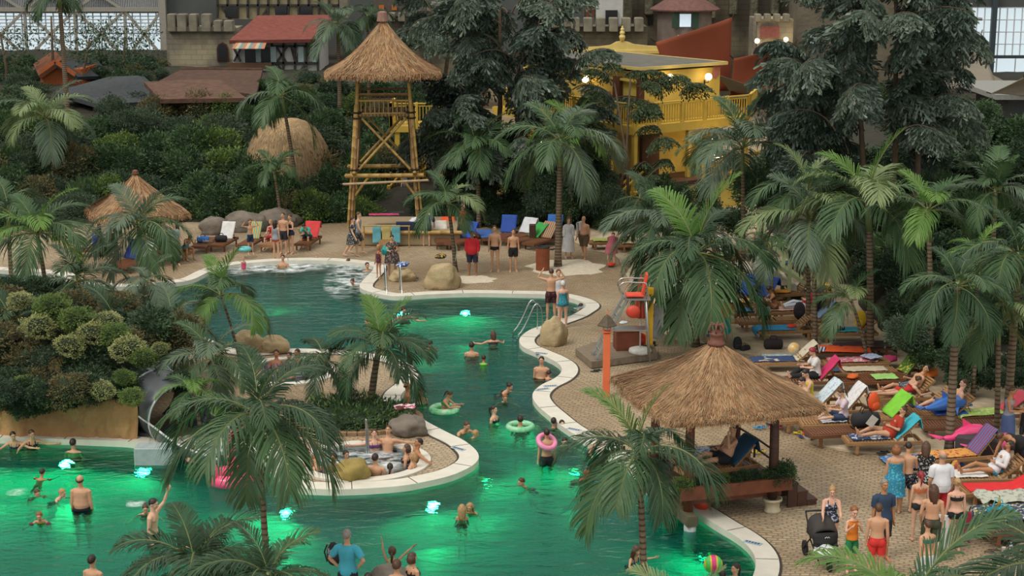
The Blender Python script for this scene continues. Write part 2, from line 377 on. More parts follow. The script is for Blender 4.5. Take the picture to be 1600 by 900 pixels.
# hall shell
WALL = mat('hall_wall_metal', '4E5250', .7, .15, .4)
FRM = mat('hall_steel', '9A968A', .6, .08); DARKM = mat('hall_dark_steel', '39454A', .5)
BY = 135
def wpt(px, py): p = P(px, py, BY); return p.x, p.z
wx0, wz0 = wpt(-60, 92); wx1, wz1 = wpt(256, 20); wl = MB()
rx0, rz0 = wpt(1495, 165); rx1, rz1 = wpt(1680, 12)
wl.box(((-75+wx0)/2, BY+.3, 15), (75+wx0, .6, 34)); wl.box(((wx1+rx0)/2, BY+.3, 15), (rx0-wx1, .6, 34)); wl.box(((75+rx1)/2, BY+.3, 15), (75-rx1, .6, 34))
wl.box(((wx0+wx1)/2, BY+.3, (wz0-2)/2), (wx1-wx0, .6, wz0+2)); wl.box(((wx0+wx1)/2, BY+.3, (32+wz1)/2), (wx1-wx0, .6, 32-wz1))
wl.box(((rx0+rx1)/2, BY+.3, (rz0-2)/2), (rx1-rx0, .6, rz0+2)); wl.box(((rx0+rx1)/2, BY+.3, (32+rz1)/2), (rx1-rx0, .6, 32-rz1))
struct('wall_back', wl, WALL)
sl = MB(); sl.box((-68, 75, 13), (.6, 125, 30)); struct('wall_left', sl, WALL)
sl = MB(); sl.box((68, 75, 13), (.6, 125, 30)); struct('wall_right', sl, WALL)
def window(name, x0, x1, z0, z1, nx, nz, w, m, heavy=None):
    fr = MB()
    for i in range(nx+1): fr.box((x0+(x1-x0)*i/nx, BY, (z0+z1)/2), (w, .15, z1-z0))
    for i in range(nz+1): fr.box(((x0+x1)/2, BY, z0+(z1-z0)*i/nz), (x1-x0, .12, w))
    o = struct(name, fr, m)
    return o
# corrugated sheeting band above the left glazing
cg = MB(); zt, zb = wpt(0, -40)[1], wz1
for i in range(120): x = wx0+(wx1-wx0)*i/120; cg.box((x, BY-.12, (zt+zb)/2), (.09, .12, zt-zb))
struct('trim_3', cg, mat('corrugated_sheet', 'A2A6A8', .5))
zmid = wpt(0, 52)[1]
window('window_1', wx0, wx1, zmid, wz1, 26, 6, .07, mat('glazing_bar', 'C9CDD0', .5)); window('window_2', wx0, wx1, wz0, zmid, 13, 1, .06, mat('glazing_bar', 'C9CDD0', .5))
tr = MB(); zA, zB = wpt(0, 16)[1], wpt(0, 90)[1]
for px in (40, 118, 196): x = wpt(px, 0)[0]; tr.box((x, BY-.5, (zA+zB)/2), (.22, .22, zA-zB))
for a, b in ((40,118),(118,196),(196,254),(-38,40)):
    x, y = wpt(a, 0)[0], wpt(b, 0)[0]; tr.beam((x, BY-.55, zA), (y, BY-.55, zB), .24, .2); tr.beam((x, BY-.55, zB), (y, BY-.55, zA), .24, .2)
tr.box(((wx0+wx1)/2, BY-.55, zA+.1), (wx1-wx0, .4, .35)); tr.box((wpt(256, 0)[0], BY-.6, 8), (.55, .5, 30))
for a in (0, 78, 156):
    x, y = wpt(a-40, 0)[0], wpt(a+40, 0)[0]; z = wpt(0, -8)[1]; tr.beam((x, BY-.55, z+1.5), (y, BY-.55, zA), .2, .2); tr.beam((x, BY-.55, zA), (y, BY-.55, z+1.5), .2, .2)
struct('trim_4', tr, FRM)
# right glazing
window('window_3', rx0, rx1, wpt(0, 88)[1], rz1, 15, 4, .07, mat('glazing_bar', 'C9CDD0', .5)); window('window_4', rx0, rx1, rz0, wpt(0, 88)[1], 6, 3, .05, mat('glazing_bar', 'C9CDD0', .5))
cl = MB()
for px in (1497, 1552): x = wpt(px, 0)[0]; cl.box((x, BY-.5, 8), (.42, .4, 26))
cl.box(((rx0+rx1)/2, BY-.5, wpt(0, 88)[1]), (rx1-rx0, .3, .25)); struct('trim_5', cl, DARKM)
# pane of faintly tinted glass in each opening
gm = bpy.data.materials.new('hall_glass'); gm.use_nodes = True; n, L = nodes(gm); gb = n['Principled BSDF']; tpn = n.new('ShaderNodeBsdfTransparent'); tpn.inputs[0].default_value = (.92, .97, .98, 1); mxn = n.new('ShaderNodeMixShader'); mxn.inputs[0].default_value = .12
gb.inputs['Base Color'].default_value = (.7, .8, .85, 1); gb.inputs['Roughness'].default_value = .1
L.new(tpn.outputs[0], mxn.inputs[1]); L.new(gb.outputs[0], mxn.inputs[2]); L.new(mxn.outputs[0], n['Material Output'].inputs[0])
for nm, a, b, c, d in (('window_5', wx0, wx1, wz0, wz1), ('window_6', rx0, rx1, rz0, rz1)):
    g = MB(); g.box(((a+b)/2, BY+.3, (c+d)/2), (b-a, .02, d-c)); struct(nm, g, gm)
# ---------------------------------------------------------------- underwater lamps of the pool
def pool_lamp(px, py, w, dx=0, dy=-.35, label=None, col=(.02, 1, .33), z=-1.05, rgb='59FFA0', tint=None):
    c = G(px, py, WZ); c.z = z; c += Vector((dx, dy, 0)).normalized()*.12; t = thing('underwater_lamp', label, 'lamp', c, 0, 'underwater lamps along the pool wall')
    a = math.atan2(dy, dx)
    M = Matrix.Rotation(a, 3, 'Z') @ Matrix.Rotation(PI/2, 3, 'Y')
    b = MB(); b.lathe([(.001, -.05), (.15, -.05), (.17, -.02), (.17, .02), (.13, .03)], n=16); b.v = [tuple(M @ Vector(p)) for p in b.v]
    b.build('housing', mat('lamp_steel', 'B8BEC0', .3, metal=1), t)
    b = MB(); b.lathe([(.001, .025), (.06, .03), (.05, .045), (.03, .06), (.001, .075)], n=16); b.v = [tuple(M @ Vector(p)) for p in b.v]
    b.build('lens', tint or LAMPG, t, smooth=True)
    l = bpy.data.lights.new('lamp_light', 'SPOT'); l.energy = w*.36; l.color = col; l.shadow_soft_size = .12; l.spot_size = math.radians(165); l.spot_blend = .6
    o = bpy.data.objects.new('lamp_light', l); COL.objects.link(o); o.parent = t
    n = math.hypot(dx, dy); o.location = (dx/n*.15, dy/n*.15, .02)
    o.rotation_euler = Vector((dx/n, dy/n, -.28)).to_track_quat('-Z', 'Y').to_euler()
LAMPG = mat('lamp_lens_green', '20FF50', .3, emit=.8)
for px, py, w, dx, dy, lb in (
    (728,476,620,0,-1,'green underwater lamp below the far coping left of the wide bay'),
    (624,478,380,.3,-1,'green underwater lamp below the far steel pool ladder'),
    (908,486,120,-1,-.5,'green underwater lamp in the far right bend of the pool'),
    (846,650,420,-1,-.4,'green underwater lamp in the right pool wall below the second bend'),
    (912,712,420,-1,-.5,'green underwater lamp in the right pool wall behind the nearest big palm'),
    (1118,842,420,-1,-.4,'green underwater lamp below the corner post of the thatched gazebo'),
    (1172,905,150,-1,-.1,'green underwater lamp in the bottom right bend of the pool'),
    (672,764,1300,.3,-1,'green underwater lamp below the peninsula tip in front of the round hot tub'),
    (745,727,420,1,-.5,'green underwater lamp on the right side of the peninsula tip'),
    (684,688,200,1,.2,'green underwater lamp in the peninsula wall beside the grey boulder'),
    (458,776,1200,-.7,-1,'green underwater lamp below the peninsula left of the rock in front of the tub'),
    (104,702,2600,.1,-1,'green underwater lamp under the clay bank at the far left'),
    (-30,705,1700,.4,-1,'green underwater lamp at the far left edge of the lower pool'),
    (232,712,420,-.3,-1,'green underwater lamp next to the foot of the metal water slide'),
    (640,557,90,.6,.6,'green underwater lamp by the steel ladder of the peninsula'),
    (420,478,160,.1,1,'dim green underwater lamp in the open upper pool')):
    pool_lamp(px, py, w, dx, dy, lb)
pool_lamp(428, 585, 60, .2, .6, 'purple underwater lamp in the smaller hot tub', (.55, .1, 1), -.3, tint=mat('lamp_lens_purple', 'C060FF', .3, emit=8))
# ---------------------------------------------------------------- plants
def leafmat(name, c, c2, tr=.25, rough=.45):
    return mat(name, c, rough, 0, 1.3, col2=c2, trans=tr, spec=.35)
LG = {'dark': leafmat('palm_leaf_dark', '2A432F', '42603F'), 'mid': leafmat('palm_leaf_mid', '3C5A3C', '557349'),
      'pale': leafmat('palm_leaf_pale', '6C8758', '8E9C6E'), 'grey': leafmat('palm_leaf_grey', '4E6452', '6F836A'),
      'lime': leafmat('palm_leaf_lime', '507A38', '759848'), 'dry': leafmat('palm_leaf_dry', '8C7B4E', '5E5334', 0)}
BG = [leafmat('shrub_leaf_a', '283E2B', '42593C'), leafmat('shrub_leaf_b', '334F32', '587647'), leafmat('shrub_leaf_c', '3A4D3D', '62755B'),
      leafmat('shrub_leaf_d', '4E6A2F', '7F954E'), leafmat('shrub_leaf_e', '5A5234', '847A50'), leafmat('shrub_leaf_f', '8A9458', 'B9BE84')]
CORE = mat('foliage_shade', '2A3C28', .95, .35, 14, 1.0, 12, dist=.12)  # dark green standing in for the shade inside leaf clumps
BARK = mat('bark', '5A4B3A', .85, .2, 4, .6, 14, dist=.03)
def trunk_mat():
    m = mat('palm_trunk', '7A6A55', .8, .15, 5); n, L = nodes(m); b = n['Principled BSDF']; rp = n['Color Ramp']; tx = n['Texture Coordinate']
    w = n.new('ShaderNodeTexWave'); w.bands_direction = 'Z'; w.inputs['Scale'].default_value = 2.6; w.inputs['Distortion'].default_value = 1.0; L.new(tx.outputs['Object'], w.inputs[0])
    r = n.new('ShaderNodeValToRGB'); r.color_ramp.elements[0].position = .1; r.color_ramp.elements[0].color = (.35, .33, .3, 1); r.color_ramp.elements[1].position = .45; r.color_ramp.elements[1].color = (1, 1, 1, 1)
    L.new(w.outputs['Fac'], r.inputs[0]); mu = n.new('ShaderNodeMixRGB'); mu.blend_type = 'MULTIPLY'; mu.inputs[0].default_value = 1
    L.new(rp.outputs[0], mu.inputs[1]); L.new(r.outputs[0], mu.inputs[2]); L.new(mu.outputs[0], b.inputs['Base Color'])
    return m
TRUNK = trunk_mat(); SHAFT = mat('palm_crownshaft', '6F8150', .5, .15, 3); STALK = mat('palm_rachis', '6C7440', .6)

def frond_mesh(name, m, e0, e1, n=46, ll=.34, droop=.5, seed=0, width=.020, vee=.25, power=1.0):
    """unit-length feather frond: base at origin, going out along +X; e0/e1 elevation at base and tip"""
    rg = random.Random(seed); N = 14; pts = [Vector((0, 0, 0))]; dirs = []
    for i in range(N):
        t = (i+.5)/N; e = math.radians(e0+(e1-e0)*t**power); yaw = .12*math.sin(seed+t*2)*t
        d = Vector((math.cos(e)*math.cos(yaw), math.cos(e)*math.sin(yaw), math.sin(e))); dirs.append(d); pts.append(pts[-1]+d/N)
    mb = MB(); mb.tube(pts, [.011*(1-.8*i/N)+.001 for i in range(N+1)], n=4, cap=False)
    mb.m = [1]*len(mb.f)
    side0 = Vector((0, 1, 0))
    for i in range(n):
        t = .14+.86*(i+.5)/n; k = min(N-1, int(t*N)); u = t*N-k; c = pts[k].lerp(pts[k+1], min(1, u)); d = dirs[k]
        side = (side0-d*side0.dot(d)).normalized(); up = d.cross(side)
        if up.z < 0: up = -up
        L_ = ll*(math.sin(PI*min(1, t*.88+.1))**.6)*(.9+.2*rg.random()); 
        for s in (-1, 1):
            a = math.radians(58-30*t+rg.uniform(-6, 6)); q = (d*math.cos(a)+side*s*math.sin(a)+up*vee*rg.uniform(.4, 1.3)).normalized()
            p1 = c+q*L_*.45+Vector((0, 0, -droop*L_*.10)); p2 = c+q*L_*.82+Vector((0, 0, -droop*L_*.42)); p3 = c+q*L_*.98+Vector((0, 0, -droop*L_*rg.uniform(.65, .95)))
            w = (up.cross(q)).normalized()*width*(1 if rg.random() > .1 else .6)
            w2 = w*.75
            mb.add([c-w*.25, c+w*.25, p1+w*.5, p1-w*.5, p2+w2*.45, p2-w2*.45, p3], [(0, 1, 2, 3), (3, 2, 4, 5), (5, 4, 6)], 0)
    return mb.mesh(name, [m, STALK], smooth=False)
FR = {}
def fronds(key):
    if key in FR: return FR[key]
    m = LG[key]; L_ = []
    for sd_, (e0, e1, dr) in enumerate(((78, 10, .35), (62, -35, .5), (45, -60, .6), (28, -75, .7), (5, -85, .8), (86, 40, .25), (-20, -86, .6))):
        L_.append(frond_mesh('palm_frond_'+key, m, e0, e1, droop=dr, seed=sd_+1, power=1.1))
    FR[key] = L_
    return L_
def palm(cx, cy, Y, bx, rpx, label, n=13, key='mid', key2=None, spear=None, trunk=True, r=.11, low=.5, base=0.0, group=None, tone=None, shaft=.9, seed=None, cat='palm', bz=None, shaft_m=None):
    """crown centre at a pixel column/row, trunk standing at depth Y"""
    rg = random.Random(seed if seed is not None else int(cx*13+cy*7)); top = P(cx, cy, Y); b = P(bx, cy, Y); b.z = base if bz is None else bz
    sc = math.hypot(Y, CAMH-top.z); Rm = rpx*sc/F*1.12
    t = thing('palm_tree', label, cat, b, 0, group)
    tp = top-b
    if trunk:
        k = max(6, int(tp.z/.35)); pts = []
        for i in range(k+1):
            u = i/k; pts.append(Vector((tp.x*(u*.6+.4*u*u), tp.y*u, tp.z*u)))
        mb = MB(); mb.tube(pts, [r*(1.25 if i == 0 else 1.0-.3*i/k)*(1+.05*(i % 2)) for i in range(k+1)], n=10); mb.build('trunk', TRUNK, t, smooth=True)
        if shaft: 
            d = (pts[-1]-pts[-2]).normalized(); mb = MB(); mb.tube([tp-d*shaft*min(1, tp.z*.2), tp-d*.3, tp+d*.12], [r*.8, r*.85, r*.45], n=10); mb.build('crownshaft', shaft_m or SHAFT, t, smooth=True)
    for i in range(n):
        u = i/max(1, n-1); a = i*2.39996+rg.uniform(-.3, .3)
        ks = fronds(key2 if (key2 and rg.random() < .35) else key)
        # young fronds upright, old ones hanging
        order = [5, 0, 0, 1, 1, 2, 2, 3, 4] if low < .3 else ([0, 1, 1, 2, 2, 3, 3, 4] if low < .7 else [0, 1, 2, 3, 3, 4, 4, 6])
        me = ks[order[min(len(order)-1, int(u*len(order)))]]
        if spear and i == 0: me = fronds(spear)[5]
        if spear and i == 1: me = fronds(spear)[0]
        f = link('frond', me, t); s = Rm*rg.uniform(.85, 1.12)*(1.0 if u > .15 else .85); f.location = tp; f.scale = (s, s*rg.uniform(.9, 1.15), s); f.rotation_euler = (rg.uniform(-.2, .2), rg.uniform(-.12, .12), a)
    return t
# planted slopes
def sm(a, b, x): x = max(0, min(1, (x-a)/(b-a))); return x*x*(3-2*x)
def hgt(x, Y):
    px = 800+F*x/Y*.985
    L_ = (1-sm(620, 760, px))*max(0, min(3.6, (Y-70)*.115))
    s0 = 64-16*sm(1230, 1440, px); R_ = sm(1150, 1330, px)*max(0, min(4.2-2.4*sm(68, 80, Y), (Y-s0)*.27))
    M_ = (1-sm(250, 420, px))*(1.25 if 38 < Y < 48 else 0)
    return max(L_, R_)
# shrubs
def leaf_cloud(name, mats, n, size, aspect=.45, r=(1, 1, .85), seed=0, fold=.2, hang=.0, core=True, shell=.55, cmb=None, ncl=0):
    """unit cloud of leaves around a solid core coloured dark as inner shade"""
    rg = random.Random(seed); V = []; Fc = []; Mi = []
    cls = [(Vector((rg.gauss(0, 1), rg.gauss(0, 1), rg.gauss(0, 1))).normalized()) for _ in range(ncl)]
    mb = MB()
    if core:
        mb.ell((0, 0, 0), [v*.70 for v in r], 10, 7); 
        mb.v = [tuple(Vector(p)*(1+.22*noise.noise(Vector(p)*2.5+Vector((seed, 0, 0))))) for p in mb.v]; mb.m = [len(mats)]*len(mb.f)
    for i in range(n):
        d = Vector((rg.gauss(0, 1), rg.gauss(0, 1), rg.gauss(.15, 1))).normalized()
        k = shell+(1-shell)*rg.random()**.6
        k *= 1+.42*noise.noise(d*2.2+Vector((seed*3.3, 0, 0)))
        p = Vector((d.x*r[0], d.y*r[1], d.z*r[2]))*k
        o = (d+Vector((rg.uniform(-1, 1), rg.uniform(-1, 1), rg.uniform(-.8, .6)-hang))).normalized()
        w = o.cross(Vector((rg.uniform(-1, 1), rg.uniform(-1, 1), 1))).normalized(); nn = o.cross(w)
        s = size*rg.uniform(.6, 1.3); a = s*aspect
        mb.add([p, p+o*s*.5+w*a*.5+nn*fold*a, p+o*s+nn*-.1*s, p+o*s*.5-w*a*.5+nn*fold*a], [(0, 1, 2), (0, 2, 3)], rg.randrange(len(mats)) if rg.random() < .3 else 0)
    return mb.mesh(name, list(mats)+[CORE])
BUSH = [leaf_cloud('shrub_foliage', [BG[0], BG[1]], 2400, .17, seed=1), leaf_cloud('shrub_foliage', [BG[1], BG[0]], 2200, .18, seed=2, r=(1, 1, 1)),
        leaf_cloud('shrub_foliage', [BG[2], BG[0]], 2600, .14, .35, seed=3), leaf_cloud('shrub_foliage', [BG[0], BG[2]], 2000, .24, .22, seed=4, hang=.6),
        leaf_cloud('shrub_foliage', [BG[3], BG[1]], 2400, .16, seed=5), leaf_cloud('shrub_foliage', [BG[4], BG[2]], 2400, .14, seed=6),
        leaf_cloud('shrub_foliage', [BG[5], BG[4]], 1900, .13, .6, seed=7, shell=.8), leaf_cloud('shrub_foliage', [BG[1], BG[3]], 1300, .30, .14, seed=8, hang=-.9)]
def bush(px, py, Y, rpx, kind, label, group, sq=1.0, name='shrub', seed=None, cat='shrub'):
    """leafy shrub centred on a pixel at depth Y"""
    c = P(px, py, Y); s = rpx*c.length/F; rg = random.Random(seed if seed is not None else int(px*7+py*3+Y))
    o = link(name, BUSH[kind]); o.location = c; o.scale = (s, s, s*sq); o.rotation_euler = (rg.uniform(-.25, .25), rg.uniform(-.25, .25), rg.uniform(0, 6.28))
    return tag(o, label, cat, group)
def bank(rows, kinds, label, group, jit=8, sq=.85):
    """rows of shrubs along a planted bank: (y pixel, depth, [x pixels], radius px)"""
    for py, Y, xs, rp in rows:
        for x in xs:
            bush(x+R.uniform(-jit, jit), py+R.uniform(-jit, jit)*.7, Y+R.uniform(-.8, .8), rp*R.uniform(.8, 1.2), R.choice(kinds), label, group, sq)
# fishtail palm: layered sprays of hanging wedge leaflets
def fishtail_mesh(name, m, seed, n2=15, droop=1.0):
    rg = random.Random(seed); mb = MB(); N = 10; pts = [Vector()]; ds = []
    for i in range(N):
        e = math.radians(48-92*droop*(i/N)); d = Vector((math.cos(e), .08*math.sin(i+seed), math.sin(e))); ds.append(d); pts.append(pts[-1]+d/N)
    mb.tube(pts, [.014*(1-.8*i/N)+.002 for i in range(N+1)], n=4, cap=False); mb.m = [1]*len(mb.f)
    for i in range(n2):
        t = .22+.78*i/n2; k = min(N-1, int(t*N)); c = pts[k].lerp(pts[k+1], t*N-k); d = ds[k]; side = Vector((0, 1, 0))
        for s in (-1, 1):
            L2 = .46*math.sin(PI*min(1, t*.8+.12))*rg.uniform(.8, 1.15); a = math.radians(60-25*t); q = (d*math.cos(a)+side*s*math.sin(a)).normalized()
            pp = [c+q*L2*u+Vector((0, 0, -.95*L2*u*u)) for u in (0, .25, .5, .75, 1)]
            for j in range(13):
                u = .08+.92*j/13; g = min(3, int(u*4)); b = pp[g].lerp(pp[g+1], u*4-g)
                for s2 in (-1, 1):
                    o = (q*.5+Vector((rg.uniform(-.7, .7), rg.uniform(-.7, .7), -1.0))+q.cross(Vector((0, 0, 1)))*s2*.8).normalized(); l = .115*rg.uniform(.6, 1.3)
                    w = o.cross(Vector((rg.uniform(-1, 1), rg.uniform(-1, 1), .2))).normalized()*l*.16
                    mb.add([b, b+o*l*.8+w, b+o*l*1.05+w*.2, b+o*l*.85-w], [(0, 1, 2), (0, 2, 3)], 0)
    return mb.mesh(name, [m, BARK])
FT1 = leafmat('fishtail_leaf', '3F5044', '6E7D6B', .2, .35); FT2 = leafmat('fishtail_leaf_dark', '2A3B30', '4A5C4E', .2, .35)
FT = [fishtail_mesh('fishtail_frond', FT1, 1), fishtail_mesh('fishtail_frond', FT1, 2, droop=1.2), fishtail_mesh('fishtail_frond', FT2, 3, droop=1.0), fishtail_mesh('fishtail_frond', FT2, 4, droop=.7)]
def leafy_tree(label, Y, trunks, fr, rpx, name='fishtail_palm', meshes=FT, cat='tree', depth=2.0, base=0, tr=.13, crop=None):
    """trunks: (x px at ground, x px top, y px top); fr: crown points (px, py) where sprays start"""
    b = P(trunks[0][0], 300, Y); b.z = base; t = thing(name, label, cat, b)
    for x0, x1, y1 in trunks:
        p0 = P(x0, 300, Y); p0.z = base; p1 = P(x1, y1, Y); q = (p0+p1)/2+Vector((.2, 0, 0)); mb = MB(); mb.tube([p0-b, q-b, p1-b], [tr, tr*.85, tr*.5], n=8); mb.build('trunk', BARK, t, smooth=True)
    rg = random.Random(int(Y*10)+len(fr))
    for i, (px, py) in enumerate(fr[:98]):
        c = P(px, py, Y+rg.uniform(-depth, depth)); s = rpx*c.length/F*rg.uniform(.8, 1.2)
        # sprays lean away from the middle of the crown
        mx = sum(q[0] for q in fr)/len(fr); a = 0 if px > mx else PI; a += rg.uniform(-1.3, 1.3)
        f = link('frond' if len(meshes[0].polygons) > 400 else 'foliage', meshes[0 if rg.random() < .35 else rg.randrange(len(meshes))], t); f.location = c-b; f.scale = (s, s, s); f.rotation_euler = (rg.uniform(-.6, .6), rg.uniform(-.6, .45), a)
    return t
# ---------------------------------------------------------------- palms
palm(401, 648, 29, 410, 150, 'big dark green palm rising from the lower edge before the lower pool', 17, 'dark', 'mid', low=1, r=.07, seed=3)
palm(997, 706, 29.5, 1012, 138, 'big dark green palm with hanging fronds left of the thatched gazebo', 13, 'dark', 'mid', 'lime', low=1, r=.075, seed=8)
palm(592, 545, 43, 577, 96, 'taller stem of the palm pair in the round planted bed', 14, 'dark', 'mid', 'lime', low=.6, r=.11, seed=5)
palm(505, 560, 43.3, 541, 76, 'shorter left leaning stem of the palm pair in the planted bed', 9, 'dark', None, low=.9, r=.08, seed=15)
palm(1088, 395, 50, 1090, 135, 'dark drooping palm on the beach right of the lifeguard chair', 17, 'dark', 'mid', 'lime', low=1, r=.13, seed=11)
palm(1040, 350, 53, 1051, 105, 'dark palm with grey trunk behind the lifeguard chair', 13, 'dark', 'grey', low=.9, r=.14, seed=4)
palm(876, 222, 62.5, 873, 100, 'palm beside the slatted waste bin on the promenade', 15, 'mid', 'grey', low=.7, r=.14, seed=6)
palm(897, 205, 70, 890, 70, 'twin trunked palm before the yellow house veranda', 10, 'mid', 'lime', 'lime', low=.7, r=.12, seed=9)
palm(745, 232, 71, 748, 82, 'palm right of the bamboo tower before the dark tree', 13, 'mid', 'grey', low=.6, r=.11, seed=12)
palm(700, 318, 61.5, 711, 68, 'small bright green palm growing by the boulder with the bag', 11, 'mid', 'pale', 'mid', low=.6, r=.085, seed=2)
palm(1160, 232, 59, 1168, 105, 'slender pale palm at the right end of the yellow house', 13, 'grey', 'pale', 'mid', low=.5, r=.09, seed=13)
palm(1356, 318, 48.5, 1372, 132, 'tall pale fronded palm in the middle of the beach', 12, 'mid', 'pale', 'lime', low=.35, r=.12, seed=14)
palm(1268, 345, 50, 1282, 108, 'pale palm with a thin trunk left of the tall beach palm', 11, 'grey', 'pale', low=.5, r=.085, seed=21)
palm(1262, 300, 51, 1272, 95, 'taller pale palm standing close behind the thin beach trunk', 10, 'mid', 'pale', low=.4, r=.08, seed=22)
palm(1496, 448, 39, 1499, 95, 'heavy crowned palm with ringed trunk over the front loungers', 16, 'dark', 'mid', low=1, r=.12, seed=16)
palm(1592, 400, 41, 1592, 125, 'palm at the right edge above the beach planting', 14, 'mid', 'dark', low=.8, r=.12, seed=17)
palm(1560, 500, 40, 1570, 85, 'low pale palm with drooping fan tips at the right edge', 10, 'pale', 'mid', low=.8, r=.08, seed=18)
palm(1450, 330, 46, 1470, 95, 'palm arching over the dark planting behind the beach', 10, 'mid', 'lime', low=.5, r=.09, seed=19)
palm(1330, 470, 47.5, 1362, 70, 'small leaning palm among the loungers by the tall beach palm', 8, 'mid', 'pale', low=.6, r=.06, seed=20)
palm(72, 185, 78, 82, 80, 'grey green palm at the upper left over the jungle', 12, 'grey', 'pale', low=.6, r=.10, seed=23)
palm(440, 150, 76, 462, 78, 'tall palm leaning over the rounded thatched roof', 10, 'mid', 'grey', low=.7, r=.10, seed=24)
palm(428, 268, 72, 437, 55, 'short palm below the rounded thatched roof', 10, 'mid', None, low=.6, r=.08, seed=25)
palm(528, 42, 92, 528, 62, 'dark palm in front of the red roofed timber house', 13, 'grey', 'dark', low=.7, r=.12, seed=26, bz=3)
palm(574, 25, 95, 574, 45, 'small palm top beside the tip of the bamboo tower roof', 9, 'dark', None, low=.5, r=.1, seed=27, bz=3)
palm(216, 352, 55.5, 218, 92, 'palm in front of the low thatched hut across the water', 14, 'mid', 'grey', low=.7, r=.09, seed=28)
palm(58, 365, 53, 70, 98, 'bright green palm at the left edge above the far pool', 14, 'mid', 'lime', low=.6, r=.09, seed=29)
palm(12, 330, 57, 10, 75, 'palm cut by the left frame edge', 10, 'mid', 'dark', low=.5, r=.09, seed=30)
palm(345, 462, 47.5, 372, 92, 'slim palm by the boulders on the peninsula shore', 9, 'mid', 'lime', 'lime', low=.5, r=.045, seed=31)
palm(268, 505, 46, 290, 85, 'palm with hanging grey fronds in the left jungle edge', 11, 'grey', 'mid', low=1, r=.07, seed=32)
palm(330, 560, 42, 340, 88, 'low palm behind the top of the metal slide', 12, 'grey', 'mid', low=.8, r=.07, seed=33)
palm(120, 440, 50, 130, 85, 'dark palm at the left shore of the far pool', 11, 'dark', 'grey', low=.8, r=.08, seed=34)
palm(20, 510, 46, 20, 80, 'dark palm at the left frame edge above the flowering shrubs', 10, 'dark', 'grey', low=.8, r=.08, seed=35)
palm(305, 885, 25.5, 306, 135, 'palm crown rising from the lower frame edge left of the near trunk', 14, 'dark', 'mid', low=.3, r=.09, seed=36)
palm(420, 905, 24.5, 420, 120, 'low palm crown at the lower frame edge right of the near trunk', 13, 'dark', 'mid', low=.3, r=.09, seed=37)
palm(1420, 960, 19, 1420, 235, 'close palm crown at the lower right frame edge', 9, 'mid', 'lime', low=.35, r=.12, seed=38, spear=None)
palm(1075, 985, 21, 1075, 130, 'pale young palm tip poking up from the lower frame edge', 5, 'pale', None, low=.1, r=.08, seed=39)
palm(1660, 900, 20, 1660, 190, 'close palm fronds entering at the right frame edge', 9, 'mid', 'dark', low=.5, r=.12, seed=40)
palm(92, -12, 95, 94, 55, 'dark hanging palm top against the hall window', 10, 'dark', None, low=1, r=.16, seed=41, bz=2)
palm(1555, 300, 52, 1560, 75, 'spiky stiff leaved palm above the right hand planting', 14, 'grey', 'mid', low=.2, r=.1, seed=42)
palm(1205, 385, 55, 1210, 70, 'low arching palm before the pale green stairs', 9, 'mid', 'grey', low=.6, r=.07, seed=43)
palm(1000, 310, 62, 1003, 70, 'dark palm before the yellow stairs', 10, 'dark', 'mid', low=.7, r=.09, seed=44)
palm(1105, 235, 66, 1108, 60, 'palm beside the lamp of the yellow house', 9, 'mid', 'pale', low=.5, r=.08, seed=45)
palm(1530, 395, 44, 1535, 70, 'bright palm fronds behind the heavy crowned palm', 8, 'lime', 'mid', low=.6, r=.07, seed=46)

palm(180, 505, 46, 190, 80, 'dark palm among the shrubs above the clay bank', 11, 'dark', 'grey', low=.9, r=.07, seed=51)
palm(95, 560, 43, 100, 62, 'dark palm in the hollow behind the clay bank', 9, 'dark', 'dry', low=.9, r=.07, seed=52)
palm(300, 610, 40.5, 312, 62, 'bright low palm leaning over the metal slide', 9, 'mid', 'lime', low=.5, r=.06, seed=53)
palm(230, 440, 51, 236, 62, 'palm at the far pool edge left of the jet pool', 9, 'grey', 'mid', low=.7, r=.06, seed=54)
# ---------------------------------------------------------------- big leafy trees
fr = [(max(1305, min(1432, 1385+R.gauss(0, 1)*45)), y) for y in (-30, -5, 15, 35, 60, 85) for _ in range(7)]+[(1350+R.uniform(-100, 95), y) for y in (115, 145, 175, 205, 240) for _ in range(10)]
leafy_tree('huge grey green fishtail palm towering over the right side of the beach', 57, ((1390, 1400, 0), (1420, 1440, 60), (1350, 1340, 90)), fr, 92, base=0)
fr = [(max(715, 790+R.gauss(0, 1)*(26+y*.22)), y) for y in (0, 20, 42, 65, 90, 115, 140, 165, 190, 215, 240) for _ in range(8)]
leafy_tree('tall dark fishtail palm between the bamboo tower and the yellow house', 74.5, ((770, 780, -10), (800, 810, 60)), fr, 84, base=0)
BAMB = [fishtail_mesh('bamboo_spray', leafmat('bamboo_leaf', '2A3A24', '4F6240', .25, .5), 9, n2=9, droop=.9)]
fr = [(968+R.gauss(0, 1)*34, y) for y in (120, 135, 150, 170, 190, 215, 240, 265, 290) for _ in range(3)]
leafy_tree('dark bamboo like tree in front of the yellow house corner', 70.5, ((985, 960, 130), (960, 985, 120)), fr, 52, 'slender_tree', BAMB, depth=.7, tr=.07)
leafy_tree('dark leafy tree behind the round hut roof top centre', 93, ((690, 700, 10),), [(690+R.uniform(-40, 60), 5+R.uniform(-15, 60)) for _ in range(22)], 55, depth=3, base=3)
fr = [(60+R.uniform(-70, 190), 60+R.uniform(-25, 45)) for _ in range(46)]
THIN = [leaf_cloud('twig_spray', [BG[0], BG[1]], 60, .3, .4, seed=31, core=False, shell=.2)]
leafy_tree('thin leaved tree spreading in front of the left hall window', 104, ((84, 80, 25), (120, 140, 60), (20, 0, 50)), fr, 17, 'slender_tree', THIN, depth=3, base=2, tr=.12)
